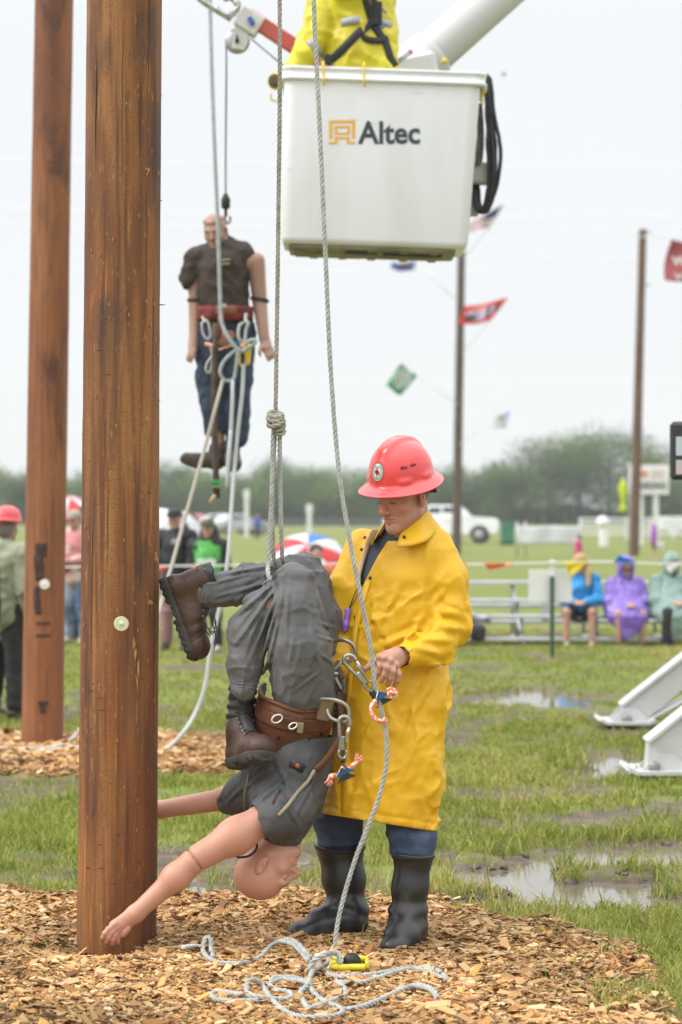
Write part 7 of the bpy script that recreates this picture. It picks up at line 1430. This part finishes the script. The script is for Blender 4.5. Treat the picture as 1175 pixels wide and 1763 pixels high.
mb = MB(); a = P(1040, 0, 112.0); mb.box((a[0], 112, .55), (.42,.3,1.25), bev=.1); mb.ball((a[0]-.05, 112, 1.12), .30, n=12); solo('white_bollard', mb, board_m, 'stout white marker post with a rounded top right of the mesh banner', 'post', loc=(a[0], 112, 0))
mb = MB(); a = P(1172, 0, 150.0); mb.box((a[0]+.4, 150, .85), (3.4,2,.9), bev=.1); mb.lathe([(.1,-.1),(.36,-.1),(.36,.1),(.1,.1)], (a[0]-.5, 149.1, .34), 16, rotx(math.pi/2)); mb.lathe([(.1,-.1),(.36,-.1),(.36,.1),(.1,.1)], (a[0]+1.3, 149.1, .34), 16, rotx(math.pi/2)); solo('trailer', mb, wf, 'low white trailer far off right of the parking sign posts', 'trailer', loc=(a[0], 150, 0))
df = thing('dark_fence', 'low dark board fence along the foot of the far trees', 'fence', tuple(A(*P(500,0,235)[:2], 0))); dm = mat('dark_fence_board', (.085,.085,.085), rough=.8)
for k in range(24): x = P(300,0,235)[0]+k*1.02; mb = MB(); mb.box((x, 235, .62), (.98,.06,.75+.03*(k % 3))); put('board', mb, dm, df)
for k, (px, yt, dd, w, lb) in enumerate(((425,843,150,.26,'tall slim white sign post left of the knotted rope, far off'),(533,868,165,.3,'shorter slim white post above the striped umbrella, far off'))): a = P(px, yt, dd); mb = MB(); mb.box((a[0], dd, a[2]/2), (w,.12,a[2]), bev=.03); mb.box((a[0], dd-.02, a[2]-.3), (w*1.5,.06,.5)); solo('white_marker', mb, wf, lb, 'post', loc=(a[0], dd, 0))
d = 118.0; st = thing('parking_sign', 'white parking sign on two white legs half hidden by the brown utility pole', 'sign', tuple(A(*P(1118,0,d)[:2], 0))); p0, p1 = P(1086,851,d), P(1152,801,d)
mb = MB(); mb.box((p0+p1)/2, (p1[0]-p0[0], .1, p1[2]-p0[2]), bev=.02); put('sign_face', mb, board_m, st)
for px in (1104, 1130): a = P(px, 848, d+.05); mb = MB(); mb.box((a[0], a[1]+.08, a[2]/2), (.24,.14,a[2])); put('sign_leg', mb, wf, st)
Vt, Ft = text_mesh('PARKING', 1.55, .40, .03); c = P(1120, 836, d-.07); mb = MB(); mb.add(np.stack([Vt[:,0], -Vt[:,2], Vt[:,1]], 1)+c, Ft, False); put('lettering', mb, slate, st)
mb = MB(); c = P(1107, 816, d-.07); mb.prism([(-.3,.12),(.05,.12),(.05,.24),(.3,0),(.05,-.24),(.05,-.12),(-.3,-.12)], c, Rimg, .03); put('arrow', mb, mat('orange_print', (.62,.22,.10), rough=.6), st)
mb = MB(); rr_ = np.random.default_rng(8)
for r_ in range(2):
    for k in range(4): mb.box(P(1124+5.5*k, 812+8*r_, d-.065), (.11,.02,.16))
put('print_row', mb, mat('pale_red_print', (.62,.42,.42), rough=.6), st)
# streamer on a slim pole, faint masts
d = 84.0; yt_ = thing('streamer', 'bright yellow green streamer hanging from a slim pole left of the brown utility pole', 'streamer', tuple(G(1084,961))); a = P(1084,795,d); mb = MB(); mb.tube([A(a[0],d,-.1), a], .03, 7); mb.tube([a, P(1075,806,d)], .012, 5); mb.tube([P(1075,806,d), P(1074,824,d)], .008, 5); put('slim_pole', mb, steel, yt_)
mb = MB(); c = P(1073,0,d); zs = [P(0,y,d)[2] for y in (823,835,846,858,866,872,880,883)]; mb.lathe([(r, z) for r, z in zip((.02,.12,.165,.08,.055,.13,.12,.03), zs)][::-1], (c[0], d, 0), 14, sy=.5); put('streamer_cloth', mb, mat('lime_cloth', (.62,.72,.03), rough=.6, trans=.3), yt_)
for (px, yt, yb, dd, w, lb) in ((1112,752,840,330,.9,'faint steel lattice mast above the far trees beside the brown pole'),(866,793,860,330,.35,'thin faint mast rising from the tree gap right of the flag pole')):
    a = P(px, yt, dd); mb = MB()
    for sx in (-1, 1): mb.tube([(a[0]+sx*w, dd, 0), (a[0]+sx*w*.8, dd, a[2])], .10, 4)
    for k in range(9): z = a[2]*k/9; mb.tube([(a[0]-w, dd, z), (a[0]+w, dd, z+a[2]/9)], .05, 4)
    mb.box((a[0], dd, a[2]), (w*2.6, .3, .25)); solo('lattice_mast', mb, mat('pale_mast_steel', (.3,.32,.34), rough=.6), lb, 'mast', loc=(a[0], dd, 0))
# ================================================================== THE SECOND DUMMY, HUNG UNDER THE JIB
K = lambda px, py, d=16.66: P(px, py, d)
brs = mat('dark_brown_shirt', (.062,.044,.034), rough=.85, col2=(.046,.032,.026), nscale=5, bump=.5, bscale=8, ridged=True); jn2 = mat('dark_blue_jeans', (.022,.035,.062), rough=.85, col2=(.06,.09,.15), nscale=4, lo=.45, hi=.75, bump=.4, bscale=9, ridged=True); vin2 = mat('tan_vinyl', (.40,.235,.175), rough=.5, col2=(.33,.19,.14), nscale=4, lo=.4, hi=.7)
d2 = thing('rescue_dummy', 'upright rescue dummy in a dark brown shirt and jeans hanging from the winch hook', 'dummy', tuple(K(389,372)))
h2 = K(371,398,16.6); R2 = orient(.25, .30, -.10); F = SDF(K(300,880)-A(0,.5,0), K(500,350)+A(0,.35,0), .0085); head(F, h2, R2, .98); F.cone(h2+R2@A(0,-.03,-.06), K(386,445), .055, .06, .03)
F.chain([K(383,470), K(386,540), K(388,575)], [.14,.13,.13], .03); F.cone(K(345,455), K(430,452), .07, .07, .03)
F.cone(K(334,452), K(337,515), .056, .046, .01); F.cone(K(337,519), K(334,582,16.6), .047, .032, .0); F.cone(K(334,582,16.6), K(332,600,16.58), .034, .034, .01)
F.cone(K(441,450), K(447,514), .063, .051, .01); F.cone(K(447,518), K(455,582,16.58), .052, .036, .0); F.cone(K(456,584,16.58), K(460,600,16.55), .036, .04, .01, flat=(A(0,1,0), .7))
for q in range(4): F.chain([K(455+4.5*q,602-q,16.54), K(460+4.6*q,614-1.5*q,16.52), K(463+4.2*q,622-3*q,16.52)], [.0115,.0105,.009], .004)
F.chain([K(450,596,16.54), K(447,606,16.5), K(449,613,16.5)], [.014,.012,.01], .006)
for q in range(4): F.chain([K(336-3*q,603,16.55), K(333-3*q,614,16.53), K(329-2.2*q,623-q,16.53)], [.0115,.0105,.009], .004)
F.chain([K(371,700), K(378,770)], [.06,.038], .02); F.chain([K(405,720), K(400,775)], [.06,.038], .02); put('body', F.mesh('body'), vin2, d2)
F = SDF(K(305,555)-A(0,.4,0), K(475,405)+A(0,.3,0), .009); F.chain([K(385,432), K(384,460), K(384,500), K(386,535)], [.10,.165,.165,.165], .04); F.cone(K(352,445), K(420,440), .085, .085, .04); F.cone(K(340,446), K(329,480), .088, .078, .02); F.cone(K(334,484), K(333,500), .064, .06, 0, '-'); F.cone(h2+R2@A(0,-.03,-.06), K(384,420), .06, .075, .0, '-')
F.displace(fold(roty(.5), A(8,8,10), .014, 21)); F.displace(crumple(12, .006, 22)); put('shirt', F.mesh('shirt'), brs, d2)
F = SDF(K(325,800)-A(0,.4,0), K(450,520)+A(0,.3,0), .009); F.ell(K(389,560), (.18,.13,.13), k=.04); F.chain([K(365,575), K(364,650), K(372,738)], [.112,.095,.078], .03); F.chain([K(412,575), K(410,650), K(408,752)], [.112,.092,.078], .03); F.displace(fold(np.eye(3), A(8,8,5), .014, 31)); F.displace(crumple(13, .006, 33)); F.cone(K(373,742), K(375,765), .062, .062, 0, '-'); put('jeans', F.mesh('jeans'), jn2, d2)
bt2 = mat('muddy_boot', (.045,.034,.027), rough=.7, col2=(.075,.058,.045), nscale=9)
for pts, rs in (([(376,772),(374,792),(340,793),(321,790)], (.055,.058,.045,.038)), ([(399,768),(398,790),(402,798,16.55),(404,800,16.45)], (.055,.058,.05,.045))):
    F = SDF(K(300,835)-A(0,.4,0), K(430,750)+A(0,.3,0), .009); F.chain([K(*p) for p in pts], rs, .02); F.displace(crumple(14, .006, 8)); put('boot', F.mesh('boot'), bt2, d2)
rb = mat('red_belt_web', (.24,.03,.025), rough=.8, col2=(.06,.02,.02), nscale=10, lo=.45, hi=.6); orb = mat('rust_leather', (.24,.09,.045), rough=.65); gw = mat('grey_gear', (.42,.42,.40), rough=.5, metal=.3)
def ringband(nm, c, rx, ry, z0, z1, m, tilt=0.0, a0=-math.pi-.2, a1=.2): g = [[c+A(math.cos(a)*rx, math.sin(a)*ry, z+tilt*math.cos(a)) for z in np.linspace(z0, z1, 4)] for a in np.linspace(a0, a1, 40)]; mb = MB(); mb.sheet(g, .012); put(nm, mb, m, d2)
ringband('belt', K(387,540), .192, .165, -.055, .045, rb); ringband('belt_patch', K(390,538), .2, .172, -.03, .03, orb, 0, -1.9, -1.2); ringband('elbow_band', K(337.5,517), .053, .053, -.011, .011, blk, 0, 0, 6.28); ringband('elbow_band', K(447.5,516), .059, .059, -.011, .011, blk, -.01, 0, 6.28)
mb = MB(); mb.box(K(384,527,16.46), (.05,.02,.03), bev=.005); put('belt_buckle', mb, gw, d2)
mb = MB(); mb.tube(catmull([K(377,545,16.42), K(379,565,16.40), K(377,585,16.40), K(383,560,16.41)], .02), .012, 6); put('red_cord', mb, rb, d2)
mb = MB(); 
for k in range(2): mb.box(K(388,447+7*k,16.466)+A(0,-.005,0), (.075-.012*k,.006,.014), roty(-.08)); 
put('shirt_print', mb, mat('tan_print', (.30,.24,.15), rough=.7), d2)
mb = MB(); a = np.linspace(-.35, math.pi+.35, 20); mb.tube(np.array([h2+R2@A(math.cos(t)*.068, math.sin(t)*.082-.006, .078-.012*math.sin(t)) for t in a]), .0045, 6); put('head_seam', mb, mat('seam_brown', (.16,.09,.06), rough=.8), d2)
mb = MB(); 
for sx in (-1, 1): mb.tube(catmull([h2+R2@A(sx*.018,.09,.012), h2+R2@A(sx*.034,.088,.016), h2+R2@A(sx*.05,.078,.012)], .008), .004, 5)
put('brow', mb, mat('brow_brown', (.14,.08,.055), rough=.8), d2)
# gear hanging from its belt
strap2 = mat('brown_strap', (.055,.038,.026), rough=.8, col2=(.09,.065,.045), nscale=12); mb = MB(); g = [[K(x-5.0, y, 16.34), K(x, y, 16.332), K(x+5.0, y, 16.34)] for x, y in ((372,556),(371,600),(370,650),(369,700),(370,760),(372,810),(374,858))]; mb.sheet(g, .012); st2 = solo('hanging_strap', mb, strap2, 'long brown strap hanging from the upright dummy belt to below its boots', 'strap', loc=tuple(K(372,556,16.34)))
mb = MB(); mb.box(K(372,831,16.33), (.055,.03,.04), bev=.005); put('green_tape', mb, mat('green_tape', (.02,.26,.07), rough=.5), st2); mb = MB(); mb.box(K(372,838,16.33), (.05,.028,.012)); put('pale_tape', mb, webm, st2); mb = MB(); mb.tube([K(371,852,16.33), K(361,866,16.33)], [.016,.010], 6); put('frayed_tip', mb, mat('pale_wood_tip', (.5,.38,.22), rough=.8), st2)
def hook2(label, pts, r=.0085): mb = MB(); mb.tube(catmull([K(*p) for p in pts], .012), r, 7); solo('snap_hook', mb, gw, label, 'snap hook', loc=tuple(K(*pts[0])), group='grey hooks on the upright dummy belt')
hook2('grey snap hook hanging at the upright dummy left pocket', [(349,545,16.45),(352,556,16.42),(348,556,16.4),(350,575,16.39),(358,584,16.38),(363,578,16.38),(359,556,16.39),(353,550,16.40)]); hook2('grey snap hook at the pocket nearest the outspread hand', [(424,540,16.45),(422,555,16.42),(413,560,16.4),(411,582,16.38),(421,588,16.38),(424,568,16.39),(428,556,16.39),(421,552,16.40)], .011)
hook2('lower grey hook hanging beside the brown strap on the jeans', [(361,590,16.38),(364,600,16.37),(366,612,16.36),(358,624,16.36),(355,637,16.36),(361,642,16.36),(365,630,16.36),(365,612,16.36)], .009)
mb = MB(); mb.box(K(423,610,16.32), (.075,.05,.15), roty(.1), bev=.015); mb.box(K(418,624,16.32), (.05,.05,.06), roty(-.3), bev=.012); yd = solo('rope_ratchet', mb, yel, 'yellow rope device hanging at the upright dummy thigh', 'rope device', loc=tuple(K(423,600,16.32)))
mb = MB(); mb.box(K(418,617,16.285), (.03,.02,.07), bev=.005); put('dark_wheel', mb, blk, yd)
for lb, p, col in (('orange cord knot beside the blue tag on the upright dummy', [(410,592),(418,597),(422,601)], orc), ('thin orange cord across the upright dummy thighs', [(377,602),(390,598),(402,594)], orc), ('orange cord end near the upright dummy left hand', [(353,592),(360,594),(367,596)], orc)): mb = MB(); mb.tube(catmull([K(x, y, 16.30) for x, y in p], .01), .014 if 'thin' not in lb else .006, 6); solo('orange_cord', mb, col, lb, 'cord', loc=tuple(K(*p[0], 16.3)))
mb = MB(); mb.box(K(407,592,16.29), (.05,.015,.035), bev=.004); solo('blue_tag', mb, blue, 'small blue tag on the cord at the upright dummy thighs', 'tag', loc=tuple(K(407,592,16.29)))
# winch hook and ropes at that distance
wl = mat('grey_green_line', (.17,.23,.22), rough=.75); mb = MB(); mb.tube(catmull([pc+A(-.075,0,0), P(390,90,DB+.75), P(390,150,15.6), K(389,260,16.4), K(389,338,16.62)], .1), .0062, 6); mb2 = mb
wh = thing('winch_hook', 'thin winch line with a dark swivel hook holding the upright dummy by its collar', 'hook', tuple(K(389,360,16.66))); put('winch_line', mb, wl, wh)
mb = MB(); mb.lathe([(.012,-.05),(.03,-.04),(.032,.02),(.018,.05),(.01,.06)], K(389,348,16.64), 12); mb.tube([K(389,352,16.64), K(389,372,16.66)], .012, 7); put('swivel', mb, blk, wh); mb = MB(); mb.tube(catmull([K(389,368,16.66), K(388,378,16.68), K(393,385,16.70), K(397,379,16.70), K(396,372,16.68)], .008), .009, 7); put('hook', mb, gw, wh)
gr = mat('grey_line', (.37,.40,.41), rough=.8, col2=(.28,.31,.32), nscale=30)
mb = MB(); mb.tube(catmull([K(360,-120,16.5), K(362,0,16.45), K(365,120,16.4), K(370,260,16.35), K(376,400,16.33), K(379,500,16.30), K(382,555,16.28), K(394,582,16.25), K(412,604,16.25), K(424,602,16.25), K(438,592,16.25), K(441,586,16.25), K(432,586,16.25), K(421,594,16.25)], .05), .0135, 8)
mb.tube(catmull([K(360,-120,16.5), A(K(360,0)[0]-.02, 16.5, 7.8)], .3), .0135, 8)
mb.tube(catmull([K(414,600,16.25), K(400,608,16.25), K(386,622,16.25), K(379,640,16.25), K(386,654,16.25), K(396,656,16.25), K(404,650,16.25), K(407,630,16.25), K(410,605,16.25)], .03), .0125, 8)
solo('hand_line', mb, gr, 'pale grey hand line running down past the upright dummy face and looping at its thighs', 'rope', loc=tuple(K(380,520,16.3)))
mb = MB(); rope(mb, catmull([K(384,655,16.25), K(372,700,16.1), K(352,775,16.0), K(325,870,15.8), K(300,960,15.6), K(280,1030,15.4), K(262,1100,15.2), K(225,1240,15.6), K(200,1290,16.0)], .04), .0135, .03, twist=False); solo('tag_line', mb, mat('tan_line', (.38,.34,.28), rough=.85), 'tan tag line slanting from the upright dummy down behind the thick pole', 'rope', loc=tuple(K(300,960,15.6)))
wrp = mat('white_line', (.50,.53,.54), rough=.75); mb = MB(); gl = lambda px, py: G(px, py, .045)
mb.tube(catmull([K(420,620,16.3), K(417,680,16.25), K(408,760,16.2), K(400,860,16.1), K(393,960,16.0), K(380,1040,16.0), K(364,1110,16.0), K(354,1180,16.0), K(338,1225,16.0), K(315,1262,15.9), gl(283,1291), gl(230,1300), gl(180,1290), gl(145,1258)+A(0,0,.02), gl(120,1276), gl(92,1287), gl(40,1290), gl(-60,1289)], .04), .0135, 8)
mb.tube(catmull([gl(-60,1283), gl(60,1292), gl(140,1287), gl(200,1290), gl(250,1292)], .04), .0125, 8)
mb.tube(catmull([K(401,655,16.25), K(400,700,16.2), K(397,760,16.2), K(393,800,16.2), K(392,840,16.2), K(394,790,16.15), K(398,740,16.2)], .04), .013, 8)
solo('ground_line', mb, wrp, 'white line dropping from the upright dummy and lying along the far wood chips', 'rope', loc=tuple(K(354,1180,16.0)))
# ================================================================== THE LINEMAN IN THE BUCKET
yj = mat('yellow_rain_jacket', (.62,.54,.02), rough=.45, col2=(.55,.45,.02), nscale=4, bump=.5, bscale=8, ridged=True); B_ = lambda px, py, d=15.05: P(px, py, d)
lm_ = thing('person', 'person in a bright yellow rain jacket and black harness working in the white bucket', 'person', tuple(B_(610, 240)))
F = SDF(B_(470,240)-A(0,.5,0), B_(720,-180)+A(0,.4,0), .013); hh = B_(612,-102); RL = rotz(math.radians(165))@orient(0, .2); head(F, hh, RL, 1.0, k=1.2); F.cone(hh+A(0,0,-.06), B_(612,-40), .06, .06, .03); F.chain([B_(612,20), B_(614,160), B_(614,240)], [.12,.13,.13], .03)
for pts in ([(562,-15),(548,55),(508,128,14.92)], [(656,-15),(661,80),(664,140,14.9)]): F.chain([B_(*p) for p in pts], [.05,.042,.03], .02); p = B_(*pts[2]); F.cone(p, p+A(-.02,-.02,-.08), .035, .03, .01); [F.cone(p+A(-.03+.018*q,-.02,-.08), p+A(-.04+.02*q,-.03,-.15), .01, .009, .006) for q in range(4)]
F.chain([B_(590,240), B_(590,330,15.05)], [.08,.06], .02); F.chain([B_(640,240), B_(640,330,15.05)], [.08,.06], .02); put('body', F.mesh('body'), skin_b, lm_)
F = SDF(B_(480,260)-A(0,.5,0), B_(710,-85)+A(0,.4,0), .011); F.chain([B_(612,-38), B_(612,0), B_(612,100), B_(612,190)], [.11,.20,.205,.20], .05); F.cone(B_(566,-22), B_(658,-22), .10, .10, .05); F.chain([B_(562,-18), B_(548,52,14.95), B_(508,122,14.90)], [.11,.095,.070], .010); F.chain([B_(656,-18), B_(661,70,14.98), B_(664,140,14.9)], [.095,.08,.06], .02); F.ell(B_(610,-48,14.95), (.12,.10,.07), k=.03); F.ell(B_(606,-20,14.86), (.10,.06,.10), k=.04)
F.displace(fold(roty(.5), A(6,6,7), .02, 71)); F.displace(crumple(10, .009, 73)); jm = F.mesh('jacket'); put('jacket', jm, yj, lm_); jb = bvh_of(jm)
F = SDF(B_(560,340)-A(0,.4,0), B_(680,200)+A(0,.4,0), .016); F.chain([B_(590,220), B_(590,330)], [.11,.09], .03); F.chain([B_(640,220), B_(640,330)], [.11,.09], .03); put('trousers', F.mesh('trousers'), yj, lm_)
mb = MB(); mb.lathe([(.150,-.012),(.158,-.008),(.118,.004),(.116,.03),(.108,.07),(.085,.105),(.045,.125),(.004,.13)], hh+A(0,0,.05), 30, RL, sy=1.12); put('hard_hat', mb, redh, lm_)
refl = mat('reflective_tape', (.36,.37,.38), rough=.5)
def stripj(nm, pts, w, m, off=.004):
    c = [ray_at(jb, x, y, off, 14.9) for x, y in pts]; c = [(p, n) for p, n in c]; P_ = catmull([p for p, n in c], .02); g = []
    for i in range(len(P_)): t = nrm(P_[min(i+1, len(P_)-1)]-P_[max(i-1, 0)]); s_ = nrm(np.cross(t, A(0,-1,0))); g.append([P_[i]-s_*w/2, P_[i]+A(0,-.004,0), P_[i]+s_*w/2])
    mb = MB(); mb.sheet(g, .004); put(nm, mb, m, lm_)
stripj('reflective_stripe', [(588,40),(600,36),(615,34),(640,36),(662,40),(674,46)], .045, refl); stripj('reflective_stripe', [(532,70),(540,80),(550,88),(557,93)], .045, refl)
hz_ = mat('black_harness', (.022,.022,.026), rough=.75)
for pts, w in (([(641,-4),(640,20),(636,40),(618,58),(596,80),(578,98),(566,108)], .05), ([(628,-4),(634,20),(640,40),(655,60),(664,75),(672,100),(680,116)], .045), ([(618,58),(632,68),(655,70),(668,66)], .04)): stripj('harness_strap', pts, w, hz_, .009)
mb = MB(); c_, n_ = ray_at(jb, 642, 22, .02, 14.8); mb.box(c_, (.09,.02,.15), bev=.01); put('harness_pad', mb, hz_, lm_); mb = MB(); c_, n_ = ray_at(jb, 569, 104, .02, 14.8); mb.box(c_, (.06,.02,.06), roty(.5), bev=.008); put('harness_pad', mb, hz_, lm_)
c_, n_ = ray_at(jb, 652, 32, .03, 14.8); mb = MB(); mb.tube(np.array([c_+A(.035*math.cos(t)+.01, -.01, .055*math.sin(t)) for t in np.linspace(.6, 5.6, 18)]), .006, 7); put('blue_loop', mb, mat('blue_cord', (.03,.10,.45), rough=.5), lm_); mb = MB(); mb.tube(np.array([c_+A(.028*math.cos(t)-.02, .0, .045*math.sin(t)+.03) for t in np.linspace(0, 6.28, 18, endpoint=False)]), .006, 7, closed=True); put('harness_ring', mb, gw, lm_)
mb = MB(); mb.tube([P(684,108,15.0), P(706,90,15.05)], .016, 8); jt = solo('tool_handle', mb, mat('grey_tool', (.36,.37,.40), rough=.5), 'grey tool handle with a red tip sticking up over the bucket rim', 'tool', loc=tuple(P(684,108,15.0))); mb = MB(); mb.tube([P(704.5,91.5,15.045), P(708,88.5,15.055)], .0165, 8); put('red_tip', mb, redp, jt)
# a bird or insect far out in the white sky
F = SDF(P(868,127,40)-.1, P(868,127,40)+.1, .008); F.ell(P(868,128,40), (.035,.06,.02)); F.cone(P(868,127,40), P(864,124,40), .016, .004, .005); F.cone(P(869,128,40), P(873,128,40), .014, .004, .005); solo('bird', F.mesh('bird'), mat('dark_teal_feather', (.03,.07,.06), rough=.6), 'tiny dark bird flying in the white sky right of the bucket', 'bird', loc=tuple(P(868,127,40)))
